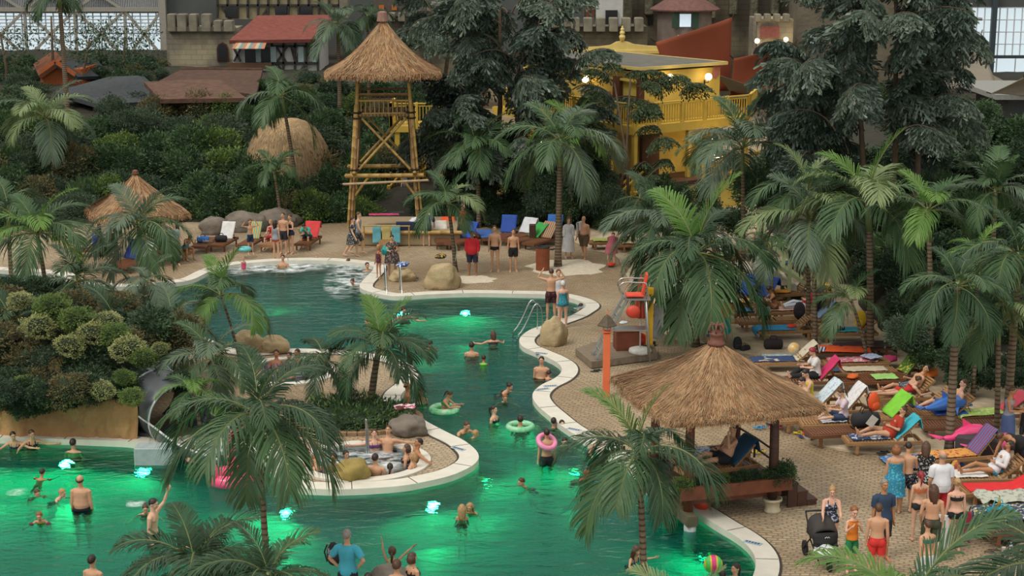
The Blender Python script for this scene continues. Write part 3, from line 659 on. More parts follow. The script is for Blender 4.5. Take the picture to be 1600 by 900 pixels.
leafy_tree('thin leaved tree beside the castle wall at the upper left', 108, ((190, 195, 60),), [(195+R.uniform(-60, 50), 72+R.uniform(-25, 22)) for _ in range(26)], 15, 'slender_tree', THIN, depth=2, base=2, tr=.12)
# ---------------------------------------------------------------- planted banks
EARTH = mat('dark_earth', '2F2D22', .95, .3, 2, .5, 8, dist=.05)
tb = MB()
def tf(u, v):
    Y = 46+v*87; x = -Y*.36+u*Y*.72; h = hgt(x, Y); return (x, Y, (h-.25 if h > .02 else -2.6)+.12*noise.noise(Vector((x*.6, Y*.6, 0))))
tb.grid(tf, 110, 60); tag(tb.build('planted_slopes', EARTH, smooth=True), kind='structure')
A = 'dense dark green shrub in the jungle bank behind the promenade'; GA = 'shrubs in the jungle bank behind the promenade'
bank([(350, 71, range(-20, 130, 38), 30), (335, 73, range(-10, 570, 36), 30), (300, 76, range(-20, 580, 36), 32), (268, 79, range(-20, 620, 38), 34), (235, 83, range(-20, 640, 38), 34),
      (205, 88, range(-20, 650, 42), 32), (178, 93, [0, 30, 60, 170, 200, 230, 300, 340, 380, 420, 520, 560, 600, 650], 28)], [0, 1, 2, 4, 2, 3, 1, 5, 7, 3], A, GA, 14, 1.05)
A = 'distant green shrub at the foot of the castle and roofs'; GA = 'shrubs before the castle and roofs'
bank([(150, 100, [20, 50, 175, 200, 225, 385, 470, 500, 560, 620, 660], 24), (128, 104, [0, 25, 180, 205, 215, 480, 520], 20), (108, 108, [195, 225, 245, 10], 16), (118, 106, range(30, 260, 22), 15), (100, 118, list(range(-10, 62, 18))+list(range(165, 262, 16)), 15), (125, 112, list(range(-10, 60, 20)), 22), (170, 95, range(-10, 60, 24), 24), (118, 110, [345, 360], 12), (165, 95, range(380, 540, 22), 20), (140, 99, [395, 420, 445, 505, 530, 555, 585, 610, 640], 20), (165, 96, [160, 190, 215, 330, 365, 400, 440, 480, 520], 20)], [1, 2, 3, 5], A, GA)
A = 'green shrub behind the sun loungers below the yellow house'; GA = 'shrubs below the yellow house'
bank([(340, 71, range(680, 980, 30), 22), (318, 73, range(660, 960, 34), 24), (290, 75, [700, 730, 760, 800, 840, 880, 920], 26), (255, 76, [700, 730, 760, 800], 28), (225, 78, [700, 730, 770, 810], 28), (345, 66, [1000, 1040, 1075, 1110, 1150], 22)], [0, 3, 3, 1], A, GA)
bank([(318, 70.2, range(850, 985, 24), 24), (285, 70.6, [850, 875, 905, 935], 24), (250, 71, [840, 862, 900, 925], 22), (330, 70, [1010, 1040, 1070, 1100], 26), (300, 71, [1035, 1065, 1100], 22)], [0, 2, 3, 1], A, GA, 10, 1.15)
A = 'dark green shrub in the planting behind the beach'; GA = 'shrubs in the planting behind the beach'
bank([(300, 60, range(1190, 1500, 44), 36), (340, 57, [1310, 1350, 1400, 1440, 1480, 1520, 1560, 1600], 38), (260, 62, [1230, 1290, 1350, 1410, 1470, 1530, 1590], 42), (385, 53, [1410, 1450, 1490, 1540, 1590], 36),
      (430, 50, [1400, 1435, 1480, 1530, 1580], 36), (475, 48, [1420, 1460, 1510, 1560, 1600], 34), (520, 46.5, [1425, 1465, 1510, 1560, 1600], 32), (560, 45, [1450, 1490, 1535, 1580, 1610], 28), (595, 43.5, [1500, 1540, 1580, 1615], 24),
      (150, 82, range(1250, 1450, 30), 24), (170, 78, range(1240, 1560, 30), 24), (215, 66, [1420, 1470, 1520, 1560, 1600], 34), (190, 70, [1400, 1450, 1490], 28), (390, 56, [1320, 1355, 1385], 28), (425, 54, [1345, 1375], 22)], [0, 3, 2, 0, 7, 1], A, GA)
A = 'brownish green shrub on the clay bank above the lower pool'; GA = 'shrubs on the clay bank'
bank([(612, 40.7, range(-12, 190, 20), 30), (628, 40.8, range(-10, 215, 24), 22), (600, 42, range(-10, 225, 26), 34), (570, 43, range(-10, 250, 26), 40), (540, 44, range(-10, 270, 30), 40), (515, 45.5, range(-10, 290, 32), 40), (480, 47.5, range(-10, 210, 32), 36), (450, 50, [-10, 20, 50, 85], 24), (600, 41.5, [240, 275], 20)], [0, 5, 0, 2, 5], A, GA)
A = 'pale leaved flowering shrub above the clay bank'; GA = 'pale flowering shrubs above the clay bank'
for x, y, r_ in ((80,480,26),(60,510,24),(120,500,26),(145,520,22),(178,522,22),(200,545,26),(225,560,20),(170,500,18),(110,540,22),(30,470,18),(195,590,16),(160,610,18),(205,620,18),(250,545,14),(35,600,16)):
    bush(x, y, 40.4+(600-y)*.025, r_*1.1, 6 if R.random() < .6 else 4, A, GA, .8)
# low plants around the palm pair, in a brick ring
bd = MB(); c = G(558, 657)
for i in range(40):
    a = 2*PI*i/40; bd.box(c+Vector((1.75*math.cos(a), 1.35*math.sin(a), .05)), (.26, .12, .12), rz=a+PI/2, b=.015)
tag(bd.build('brick_edging', mat('edging_brick', '8A6F52', .85, .2, 8)), 'ring of small bricks around the planted bed of the palm pair', 'edging')
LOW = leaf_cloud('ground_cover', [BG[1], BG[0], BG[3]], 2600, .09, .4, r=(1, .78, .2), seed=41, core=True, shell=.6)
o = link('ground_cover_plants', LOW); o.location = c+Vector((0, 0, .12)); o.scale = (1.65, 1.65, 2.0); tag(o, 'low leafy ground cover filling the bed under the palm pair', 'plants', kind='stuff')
# clay bank over the lower pool
CLAY = mat('clay', '8D6B45', .85, .2, .8, .9, 3, col2='A98455', dist=.12)
pts = [G(x, y) for x, y in ((-220, 686), (-60, 684), (0, 681), (60, 683), (120, 684), (170, 685), (215, 687))]
cb = MB()
def clayf(u, v):
    k = u*(len(pts)-1); i = min(len(pts)-2, int(k)); p = pts[i].lerp(pts[i+1], k-i); hh = 1.22-.1*u
    w = .22*noise.noise(Vector((u*11, v*2, 0)))+.12*noise.noise(Vector((u*45, v*7, 3)))
    if v < .6: return (p.x, p.y-.05+.45*v+w, v/.6*hh*(1+.08*noise.noise(Vector((u*12, 0, 5)))))
    return (p.x, p.y+.46+(v-.6)*1.5+w, hh+w*.6)
cb.grid(clayf, 70, 20); tag(cb.build('clay_bank', CLAY, smooth=True), kind='structure')
tc_ = MB(); tc_.grid(lambda u, v: (lambda p: (p.x, p.y+1.0+v*7.5*(1-.25*u), 1.1-.35*max(0, v-.6)*2.4+.12*noise.noise(Vector((u*9, v*5, 0)))))(pts[0].lerp(pts[-1], u)), 20, 14); tag(tc_.build('terrace', EARTH, smooth=True), kind='structure')
# ---------------------------------------------------------------- thatch and bamboo
THATCH = mat('thatch', '8E6C4A', .9, .25, 3, .9, 22, col2='70523A', dist=.05)
STRAW = [mat('straw_light', 'AE8C66', .85, .2, 4), mat('straw_dark', '7E6044', .9, .2, 4), mat('straw_grey', '9C8566', .9, .2, 4), mat('straw_orange', '94663F', .9, .2, 4)]
def thatch_roof(side, h, n, seed, m=None, concave=.25, rnd=.25, w=.02, ln=.35, ov=.12, drop=.28):
    """hipped thatch, square plan with soft corners: straw laid in layers over the shell"""
    rg = random.Random(seed); mb = MB(); NA, NR = 48, 10
    def pt(a, t, up=0):
        c, s = math.cos(a), math.sin(a); q = 1/max(abs(c), abs(s)); q = q*(1-rnd)+rnd*1.12
        r = side/2*q*t; z = h*((1-t)*(1-concave)+concave*max(0, 1-t)**2.2)+up+.05*side*noise.noise(Vector((c*t*3, s*t*3, seed)))*.3
        return Vector((r*c, r*s, z))
    V = []; Fc = []
    for i in range(NR+1):
        for j in range(NA): V.append(pt(2*PI*j/NA, max(.04, i/NR)))
    for j in range(NA): V.append(pt(2*PI*j/NA, .97)+Vector((0, 0, -drop)))
    for j in range(NA): V.append(pt(2*PI*j/NA, .55)+Vector((0, 0, -drop*.9)))
    for i in range(NR+2):
        for j in range(NA): q = (j+1) % NA; Fc.append((i*NA+j, (i+1)*NA+j, (i+1)*NA+q, i*NA+q))
    mb.add(V, Fc, 0)
    for k in range(n):
        a = rg.uniform(0, 2*PI); t = .05+.97*rg.random()**.6; d = ln*rg.uniform(.6, 1.3)/side*2; t2 = min(1.05, t+d); a2 = a+rg.uniform(-.07, .07)/max(.2, t)
        p0, p1 = pt(a, t, .01), pt(a2, t2, rg.uniform(.01, .07))
        if t+d > 1.0: p1.z -= rg.uniform(.4, 1.1)*drop*min(1, (t+d-1.0)*side*1.5)
        s = (p1-p0).cross(Vector((0, 0, 1))).normalized()*w*rg.uniform(.5, 1.4)
        mb.add([p0-s, p0+s, p1+s*.3, p1-s*.3], [(0, 1, 2, 3)], 1+(0 if rg.random() < .45 else rg.randrange(1, 4)))
    return mb, [m or THATCH]+STRAW
BAMBOO = mat('bamboo', 'A98A4E', .45, .18, 2.5, spec=.4); BAMD = mat('bamboo_brown', '8A6B45', .5, .15, 3); ROPE = mat('rope_lashing', '2C221A', .9)
def bamboo(mb, a, b, r=.07):
    a, b = Vector(a), Vector(b); L_ = (b-a).length; k = max(2, int(L_/.45)); pts = []; rr = []
    for i in range(k+1):
        for du, s in ((-.02, 1), (0, 1.16), (.02, 1)):
            u = min(1, max(0, i/k+du*.45/L_*2)); pts.append(a.lerp(b, u)); rr.append(r*s)
    mb.tube(pts, rr, n=8)
def lash(mb, c, r=.12, h=.16): mb.lathe([(r*.9, -h/2), (r, -h/4), (r*.93, 0), (r, h/4), (r*.9, h/2)], c, 8)
# bamboo watch tower
TY = 72.5; tw = thing('bamboo_tower', 'tall bamboo lookout tower with a pointed thatched roof', 'tower', (P(603, 330, TY).x, TY, 0), .06)
zb_, z1_, z2_, z3_ = 0, 2.35, 5.05, 6.9
sb, st_ = 1.48, 1.12
lg = {}
for sx in (-1, 1):
    for sy in (-1, 1):
        for k, (dx, dy) in enumerate(((0, 0), (.17*sx, -.06), (.05*sx, .17*sy))):
            mb = MB(); top = z3_ if k == 0 else (z2_+.45 if k == 1 else z2_-.1); f = top/z3_
            bamboo(mb, (sx*sb+dx*1.2, sy*sb+dy, -.1), (sx*(sb+(st_-sb)*min(1, top/z2_))+dx*.7, sy*(sb+(st_-sb)*min(1, top/z2_))+dy*.7, top), .085 if k == 0 else .065)
            mb.build('pole', BAMBOO if k != 2 else BAMD, tw, smooth=True)
        mb = MB()
        for z in (z1_, z1_+.25, z2_-.15, z2_+.1): lash(mb, (sx*(sb+(st_-sb)*z/z2_)+.07*sx, sy*(sb+(st_-sb)*z/z2_), z), .24, .07)
        mb.build('lashing', ROPE, tw)
for s in (-1, 1):
    for a, b in (((-1, z1_+.2), (1, z2_-.1)), ((1, z1_+.2), (-1, z2_-.1))):
        mb = MB(); bamboo(mb, (a[0]*1.2, s*1.25, a[1]), (b[0]*1.05, s*1.12, b[1]), .06); mb.build('cross_brace', BAMBOO, tw, smooth=True)
        mb = MB(); bamboo(mb, (s*1.25, a[0]*1.2, a[1]), (s*1.1, b[0]*1.05, b[1]), .05); mb.build('cross_brace', BAMD, tw, smooth=True)
    mb = MB(); bamboo(mb, (-1.75, s*1.45, z1_), (1.75, s*1.45, z1_), .1); mb.build('tie_pole', BAMBOO, tw, smooth=True)
    mb = MB(); bamboo(mb, (s*1.35, -1.7, z1_+.14), (s*1.35, 1.7, z1_+.14), .09); mb.build('tie_pole', BAMBOO, tw, smooth=True)
    mb = MB(); bamboo(mb, (s*1.35, -1.45, z1_-.9), (s*.75, -1.45, z1_-.1), .06); mb.build('knee_brace', BAMBOO, tw, smooth=True)
mb = MB(); bamboo(mb, (-1.85, -1.62, z1_-.35), (1.95, -1.62, z1_-.2), .055); mb.build('tie_pole', mat('peeled_pole', 'B49C7C', .6), tw, smooth=True)
mb = MB()
for i in range(16): mb.tube([(-1.2+i*.16, -1.25, z2_-.02), (-1.2+i*.16, 1.25, z2_-.02)], .075, n=6)
mb.build('floor_poles', BAMD, tw, smooth=True)
for z in (z2_+.05, z2_+.62, z2_+.92):
    for s in (-1, 1):
        mb = MB(); bamboo(mb, (-1.12, s*1.12, z), (1.12, s*1.12, z), .05); mb.build('rail', BAMBOO if z < 5.9 else BAMD, tw, smooth=True)
        mb = MB(); bamboo(mb, (s*1.12, -1.12, z), (s*1.12, 1.12, z), .05); mb.build('rail', BAMBOO, tw, smooth=True)
for s in (-1, 1):
    mb = MB(); mb2 = MB()
    for i in range(11): mb.tube([(-1+i*.2, s*1.12, z2_+.05), (-1+i*.2, s*1.12, z2_+.62)], .025, n=6); mb2.tube([(s*1.12, -1+i*.2, z2_+.05), (s*1.12, -1+i*.2, z2_+.62)], .025, n=6)
    mb.build('balusters', BAMBOO, tw); mb2.build('balusters', BAMBOO, tw)
rb, ms = thatch_roof(4.9, 2.35, 6500, 3, concave=.55, w=.018, ln=.5, rnd=.3, drop=.3); o = rb.build('thatched_roof', ms, tw); o.location = (0, 0, 6.95)
mb = MB(); mb.lathe([(.26, 9.1), (.22, 9.35), (.2, 9.5), (.1, 9.55)], n=10); mb.build('roof_cap', mat('clay_cap', '8D6A5C', .8), tw)
# stone-coloured low stage in front of the tower
sg = MB(); c = P(625, 352, 67.5); sgt = thing('low_stage', 'low sand coloured stage with bamboo edging in front of the bamboo tower', 'stage', (c.x+.3, 68.5, 0), 0)
sg.box((0, 0, .32), (4.6, 3.6, .62), b=.04); sg.build('platform', mat('stage_sand', '9C8A6C', .85, .1, 3), sgt)
for y in (-1.85,):
    mb = MB(); bamboo(mb, (-2.3, y, .58), (2.4, y, .58), .09); mb.build('edge_pole', BAMBOO, sgt, smooth=True)
# thatched gazebo by the pool
GC = Vector((4.72, 35.75, 0)); GR = math.radians(16.5); FZ = .86
WOOD = mat('dark_wood', '4A3024', .6, .25, 4, .3, 20, stretch=(1, 1, 4)); WOODR = mat('red_brown_wood', '6B3B26', .55, .2, 5); OLDW = mat('weathered_beam', '5B5540', .85, .25, 4, .6, 18, dist=.02)
gz = thing('thatched_gazebo', 'raised poolside gazebo with dark posts and a wide golden thatched roof', 'gazebo', GC, GR)
for sx in (-1, 1):
    for sy in (-1, 1):
        mb = MB(); z0 = .2 if sx < 0 else (.33 if sy < 0 else 0)
        mb.tube([(sx*1.05, sy*1.05, z0), (sx*1.05, sy*1.05, 1.5), (sx*1.03, sy*1.03, 2.75)], [.115, .11, .10], n=12); mb.build('post', WOODR if sx < 0 else WOOD, gz, smooth=True)
for sy in (-1, 1):
    mb = MB(); mb.beam((-1.35, sy*1.3, FZ-.12), (1.4, sy*1.3, FZ-.12), .09, .3); mb.build('planter_box', WOODR, gz)
    mb = MB(); mb.beam((-1.2, sy*.95, FZ-.42), (1.3, sy*.95, FZ-.42), .1, .16); mb.build('floor_beam', WOODR, gz)
    mb = MB(); mb.beam((sy*1.05, -1.15, 2.55), (sy*1.05, 1.15, 2.55), .1, .12); mb.build('top_beam', WOOD, gz)
    mb = MB(); mb.beam((-1.15, sy*1.05, 2.62), (1.15, sy*1.05, 2.62), .1, .12); mb.build('top_beam', WOOD, gz)
mb = MB()
for i in range(19): mb.box((-1.28+i*.143, 0, FZ-.2), (.125, 2.5, .035))
mb.build('floor_boards', WOOD, gz)
mb = MB(); mb.box((0, -1.12, FZ-.1), (2.6, .28, .22)); mb.build('planter_soil', EARTH, gz)
for y, a, b in ((-1.12, -1.2, 1.3), ):
    for i in range(11):
        o = link('planter_plant', BUSH[(4, 0, 1, 3)[i % 4]], gz); x = a+(b-a)*i/10; o.location = (x, y+R.uniform(-.05, .05), FZ+.04); s = R.uniform(.10, .2)*(1.5 if i in (0, 9, 10) else 1); o.scale = (s, s, s*R.uniform(.7, 1.3)); o.rotation_euler = (0, 0, i)
mb = MB()
for z in (FZ+.25, FZ+.5): mb.tube([(1.2, -.9, z), (1.2, .2, z), (1.15, 1.0, z)], .025, n=6)
mb.tube([(1.2, .3, FZ), (1.2, .3, FZ+.5)], .03, n=6); mb.build('side_rail', WOOD, gz)
rb, ms = thatch_roof(3.85, 1.22, 20000, 5, concave=.35, w=.010, ln=.42, rnd=.18, drop=.22); o = rb.build('thatched_roof', ms, gz); o.location = (0, 0, 2.70)
TERRA = mat('terracotta_carved', '6E4536', .7, .2, 8, .4, 25)
mb = MB(); mb.lathe([(.2, 3.8), (.2, 3.86), (.15, 3.9), (.15, 4.02), (.18, 4.06), (.16, 4.1), (.06, 4.12), (.05, 4.2)], n=16)
for k in range(6):
    a = k*PI/3; d = Vector((math.cos(a), math.sin(a), 0)); mb.tube([d*.14+Vector((0, 0, 4.08)), d*.19+Vector((0, 0, 4.2)), d*.15+Vector((0, 0, 4.3)), d*.06+Vector((0, 0, 4.27)), d*.04+Vector((0, 0, 4.17))], .022, n=6)
mb.tube([(0, 0, 4.1), (0, 0, 4.3)], .03, n=6); mb.build('carved_finial', TERRA, gz, smooth=True)
mb = MB()
for i, y in enumerate((-.25, 0, .25)): mb.box((1.62+.25*i, -.55, FZ-.3-.22*i), (.28, .8, .05)); mb.box((1.62+.25*i, -.18, (FZ-.3-.22*i)/2), (.24, .05, FZ-.3-.22*i)); mb.box((1.62+.25*i, -.92, (FZ-.3-.22*i)/2), (.24, .05, FZ-.3-.22*i))
mb.build('steps', WOOD, gz)
bmq = MB(); a, b = Vector((-1.1, 1.6, .12)), Vector((-1.1, -1.45, .12)); bmq.beam(a, b, .26, .24); bmq.build('sill_beam', OLDW, gz)
for y in (-1.3, 0.0, 1.2):
    mb = MB(); mb.lathe([(.14, -DEPTH), (.14, .0)], (-1.1, y, 0), 16); mb.build('concrete_footing', mat('footing_concrete', '9DA4A0', .7), gz, smooth=True)
def flowerpot(loc, s, label):
    mb = MB(); mb.lathe([(.001, 0), (.20, 0), (.2, .05), (.17, .07), (.175, .22), (.2, .26), (.23, .28), (.23, .33), (.2, .33), (.19, .30), (.001, .29)], n=20); mb.v = [tuple(Vector(p)*s) for p in mb.v]
    return tag(mb.build('stone_pot', mat('pale_stone_pot', 'B9AF94', .8, .1, 6, .4, 18), loc=loc, smooth=True), label, 'pot')
flowerpot(GC+Matrix.Rotation(GR, 3, 'Z') @ Vector((1.05, -1.05, 0)), 1.0, 'pale round stone pot carrying the front right post of the gazebo')
# low thatched hut across the water
def hut(px, Y, side, h, eave, label, seed, n, post=True, concave=.3):
    c = P(px, 400, Y); t = thing('thatched_hut', label, 'hut', (c.x, Y, 0), .5)
    if post:
        for sx in (-1, 1):
            for sy in (-1, 1):
                mb = MB(); mb.tube([(sx*side*.36, sy*side*.36, 0), (sx*side*.36, sy*side*.36, eave+.15)], .08, n=8); mb.build('post', WOOD, t, smooth=True)
    rb, ms = thatch_roof(side, h, n, seed, concave=concave, w=.02, ln=.5); o = rb.build('thatched_roof', ms, t); o.location = (0, 0, eave)
    mb = MB(); mb.lathe([(.14, eave+h-.05), (.12, eave+h+.08), (.04, eave+h+.12)], n=8); mb.build('roof_cap', TERRA, t)
    return t
hut(218, 64, 3.5, 1.55, 2.0, 'low thatched hut with people sitting beneath it across the water', 7, 4500)
# rounded thatched roof in the jungle
DY = 80; c = P(452, 300, DY); dt = thing('round_thatched_hut', 'rounded haystack like thatched hut half hidden in the jungle', 'hut', (c.x, DY, -.2))
dm = MB(); rg = random.Random(4)
def dpt(a, t, k=1): r = 2.25*abs(math.sin(t*PI/2))**.8*k; return Vector((r*math.cos(a), r*math.sin(a)*.9, 4.1*abs(math.cos(t*PI/2))**.75))
dm.grid(lambda u, v: dpt(u*2*PI, .02+.98*v), 32, 10)
for k in range(5000):
    a, t = rg.uniform(PI, 2*PI), rg.uniform(.02, .93); p0, p1 = dpt(a, t, 1.01), dpt(a+rg.uniform(-.06, .06), min(1, t+.12), 1.03); s = Vector((-math.sin(a), math.cos(a), 0))*.025
    dm.add([p0-s, p0+s, p1+s*.3, p1-s*.3], [(0, 1, 2, 3)], 1+rg.randrange(3))
dm.build('thatch', [mat('thatch_pale', 'A98A60', .9, .2, 4), mat('straw_pale', 'BFA47C', .9), STRAW[2], mat('straw_mid', 'A58760', .9)], dt)

# ---------------------------------------------------------------- yellow house
YEL = mat('yellow_plaster', 'DCC264', .75, .14, 1.1, col2='CBAE4A'); YELW = mat('yellow_paint', 'D0AE48', .55, .08, 3); YPALE = mat('pale_yellow_trim', 'D8C274', .7, .08, 2)
FELT = mat('roof_felt', '63625A', .95, .15, 1.5, .5, 20); BRN = mat('brown_door', '552B18', .6, .2, 5, stretch=(6, 6, 1)); PINKP = mat('bare_plaster_patch', 'A8675A', .85)
HF = P(1000, 107, 75.5); HR = math.atan2(.6, .8); hs = thing('yellow_house', 'two storey yellow plastered house with a flat grey roof and verandas', 'house', (HF.x, HF.y, 0), HR)
# local axes: +X along the right face (going back right), +Y along the left face (going back left)
LX, LY, ZT, ZM, ZG = 5.3, 9.0, HF.z, 4.2, 1.6
mb = MB(); mb.box((LX/2+.12, LY/2+.12, ZT/2-.1), (LX-.1, LY-.1, ZT-.2)); mb.build('wall', YEL, hs)
mb = MB(); mb.box((LX/2, LY/2, ZT), (LX+.35, LY+.35, .10)); mb.build('roof_slab', FELT, hs)
mb = MB(); 
for a, b in (((-.2, -.2), (LX+.2, -.2)), ((-.2, -.2), (-.2, LY+.2)), ((LX+.2, -.2), (LX+.2, LY+.2)), ((-.2, LY+.2), (LX+.2, LY+.2))): mb.beam((*a, ZT+.0), (*b, ZT+.0), .07, .15)
mb.build('roof_edge', YPALE, hs)
# scrolled gable parapet along the back edge
gp = MB(); prof = []
a0, b0 = P(881, 82, 87), P(1063, 82, 87)
Hh = [(0, .12), (.06, .12), (.06, .35), (.12, .38), (.15, .6), (.2, .74), (.3, .78), (.4, .92), (.45, 1.25), (.5, 1.32), (.55, 1.25), (.6, 1.02), (.72, .86), (.8, .82), (.86, .62), (.9, .42), (.95, .36), (.95, .12), (1, .12)]
gt = thing('scrolled_parapet', 'pale yellow scrolled parapet with three stacked ball finials behind the flat roof', 'parapet', ((a0.x+b0.x)/2, 87, P(971, 84, 87).z-.45))
w_ = b0.x-a0.x; poly = [(-w_/2, -.3)]+[(-w_/2+w_*u, z*.55+.4) for u, z in Hh]+[(w_/2, -.3)]
gp.slab([(x, 0, z) for x, z in poly], (0, .22, 0)); gp.build('gable_board', YPALE, gt)
gp = MB(); gp.beam((-w_/2-.1, .1, .55), (w_/2+.1, .1, .55), .4, .16); gp.build('cornice', YPALE, gt)
for x, z in ((-w_/2+.12, .62), (0, 1.12), (w_/2-.12, .62)):
    gp = MB(); gp.lathe([(.16, z), (.16, z+.12), (.2, z+.2), (.24, z+.33), (.2, z+.46), (.12, z+.52), (.2, z+.62), (.17, z+.78), (.09, z+.82), (.15, z+.92), (.12, z+1.04), (.05, z+1.08), (.07, z+1.16), (.02, z+1.24)], (x, .1, 0), 12); gp.v = [(x+(a-x)*.72, b, z+(c-z)*.66) for a, b, c in gp.v]; gp.build('ball_finial', YPALE, gt, smooth=True)
mb = MB()
mb.beam((-.02, .0, 6.15), (-.02, LY, 6.15), .1, .12); mb.build('cornice_moulding', YEL, hs)
# doors and bare patches on the faces
def face(name, u, z, w, h, side, m, t=.06):
    b = MB(); 
    if side == 'L': b.box((-.0, u, z), (t+.14, w, h), b=.01)
    else: b.box((u, -.0, z), (w, t+.14, h), b=.01)
    return b.build(name, m, hs)
dd = face('door', 6.9, 5.2, 1.0, 2.0, 'L', BRN); face('door', 1.6, 5.25, .5, 2.0, 'L', BRN) ; face('door', .7, 2.6, 1.1, 2.0, 'R', BRN)
face('door', .05, 5.25, .35, 2.0, 'R', BRN)
for u, z, s, sd_ in ((5.9, 5.3, .5, 'L'), (2.2, 5.1, .6, 'L'), (2.0, 4.8, .4, 'L'), (.6, 5.0, .35, 'R'), (5.0, 6.3, .5, 'R')):
    b = MB(); pl = [(s*(.5+.12*math.sin(k*2.3+u))*math.cos(k*PI/6), s*(.6+.15*math.cos(k*1.7+u))*math.sin(k*PI/6)) for k in range(12)]
    if sd_ == 'L': b.slab([(.065, u+p[0], z+p[1]) for p in pl], (-.025, 0, 0))
    else: b.slab([(u+p[0], .065, z+p[1]) for p in pl], (0, -.025, 0))
    b.build('bare_plaster', PINKP, hs)
# verandas
def railing(parent, a, b, z, h=1.0, gap=.16, posts=True, m=YELW):
    a, b = Vector((*a, z)), Vector((*b, z)); d = b-a; L_ = d.length; mb = MB()
    for zz in (.12, h-.12): mb.beam(a+Vector((0, 0, zz)), b+Vector((0, 0, zz)), .05, .06)
    mb.beam(a+Vector((0, 0, h)), b+Vector((0, 0, h)), .12, .06); n = int(L_/gap)
    for i in range(1, n): p = a+d*i/n; mb.box(p+Vector((0, 0, h/2)), (.04, .04, h-.2))
    mb.build('railing', m, parent)
    if posts:
        for i in range(int(L_/1.5)+2): p = a+d*i/(int(L_/1.5)+1); q = MB(); q.box(p+Vector((0, 0, h/2-.05)), (.16, .16, h+.2), b=.02); q.build('railing_post', m, parent)
mb = MB(); mb.box((LX/2-.2, -.65, ZM-.1), (LX+1.6, 1.5, .2)); mb.box((-.75, LY/2, ZM-.1), (1.5, LY+1.4, .2)); mb.build('veranda_floor', YELW, hs)
mb = MB(); mb.beam((-1.5, -1.42, ZM-.15), (LX+.6, -1.42, ZM-.15), .08, .4); mb.beam((-1.52, -1.4, ZM-.15), (-1.52, LY+.5, ZM-.15), .08, .4); mb.build('veranda_fascia', YELW, hs)
railing(hs, (-1.4, -1.35), (LX+.6, -1.35), ZM, 1.05); railing(hs, (-1.45, -1.35), (-1.45, LY), ZM, 1.05); railing(hs, (LX+.6, -1.35), (LX+2.6, .2), ZM, 1.05)
for x, y in ((-1.4, -1.3), (2, -1.3), (LX+.5, -1.3), (-1.4, 3), (-1.4, 6.5)): q = MB(); q.box((x, y, ZM/2), (.22, .22, ZM), b=.02); q.build('column', YELW, hs)
mb = MB(); mb.box((LX/2-.1, -1.1, ZG-.1), (LX+1.9, 2.3, .2)); mb.box((-1.1, LY/2, ZG-.1), (2.3, LY+1, .2)); mb.build('lower_veranda_floor', WOOD, hs)
railing(hs, (2.2, -2.2), (LX+.8, -2.2), ZG, 1.0); railing(hs, (-2.2, -.6), (-2.2, LY), ZG, 1.0)
mb = MB(); mb.box((LX/2-.1, -1.1, .7), (LX+1.6, 2.0, 1.35)); mb.box((-1.1, LY/2, .7), (2.0, LY+.6, 1.35)); mb.build('plinth', YEL, hs)
# wall lamps
LAMPW = mat('lamp_globe_glow', 'FFE2B0', .4, emit=9)
def globe_lamp(p, label, w=26, dr=(0, -1), col=(1, .72, .36), r=.17, m=None):
    t = thing('wall_lamp', label, 'lamp', p); d = Vector((dr[0], dr[1], 0)).normalized()
    b = MB(); b.tube([-d*.25+Vector((0, 0, -.28)), Vector((0, 0, -.28)), Vector((0, 0, -r))], .025, n=6); b.box(-d*.27+Vector((0, 0, -.28)), (.08, .08, .22)); b.build('bracket', ROPE, t)
    b = MB(); b.ell((0, 0, 0), (r, r, r), 14, 10); b.build('globe', m or LAMPW, t, smooth=True)
    l = bpy.data.lights.new('lamp_light', 'POINT'); l.energy = w; l.color = col; l.shadow_soft_size = r*1.05; o = bpy.data.objects.new('lamp_light', l); COL.objects.link(o); o.parent = t; o.location = d*.17+Vector((0, 0, .02))
RH = Matrix.Rotation(HR, 3, 'Z'); hw = lambda x, y, z: Vector((HF.x, HF.y, 0))+RH @ Vector((x, y, z))
nR = RH @ Vector((0, -1, 0)); nL = RH @ Vector((-1, 0, 0))
globe_lamp(hw(1.65, -.3, 6.25), 'round wall lamp on the right face of the yellow house nearer its corner', 14, (nR.x, nR.y))
globe_lamp(hw(4.15, -.3, 6.15), 'round wall lamp at the far right end of the yellow house wall', 14, (nR.x, nR.y))
globe_lamp(hw(-.35, 3.6, 6.0), 'glowing lamp among leaves on the left face of the yellow house', 20, (nL.x, nL.y))
globe_lamp(hw(3.2, -1.55, 3.2), 'round lamp below the upper veranda of the yellow house', 22, (nR.x, nR.y))
globe_lamp(hw(-1.9, 5.0, 2.9), 'lamp glowing behind the palms under the left veranda', 45, (nL.x, nL.y))
globe_lamp(P(1118, 247, 76), 'lamp glowing through palms right of the yellow house', 30, (0, -1))
# yellow stairs and landing behind the bamboo tower
ys = thing('yellow_staircase', 'yellow outdoor staircase climbing to the house behind the bamboo tower', 'staircase', (P(620, 330, 78).x, 78, 0))
a = P(601, 330, 78); 
def yl(px, py, Y=78): q = P(px, py, Y); return Vector((q.x-ys.location.x, Y-78, q.z))
s0, s1 = yl(608, 325), yl(660, 262, 80)
for dy in (0, 1.3):
    mb = MB(); mb.beam(s0+Vector((0, dy, -.1)), s1+Vector((0, dy, -.1)), .08, .3); mb.build('stringer', YELW, ys)
    mb = MB()
    mb.beam(s0+Vector((0, dy, 1.0)), s1+Vector((0, dy, 1.0)), .1, .07)
    for i in range(1, 13): p = s0.lerp(s1, i/13)+Vector((0, dy, .45)); mb.box(p, (.04, .04, 1.05))
    mb.build('railing', YELW, ys)
    for p in (s0, s1): q = MB(); q.box(p+Vector((0, dy, .4)), (.18, .18, 1.5), b=.02); q.build('newel_post', YELW, ys)
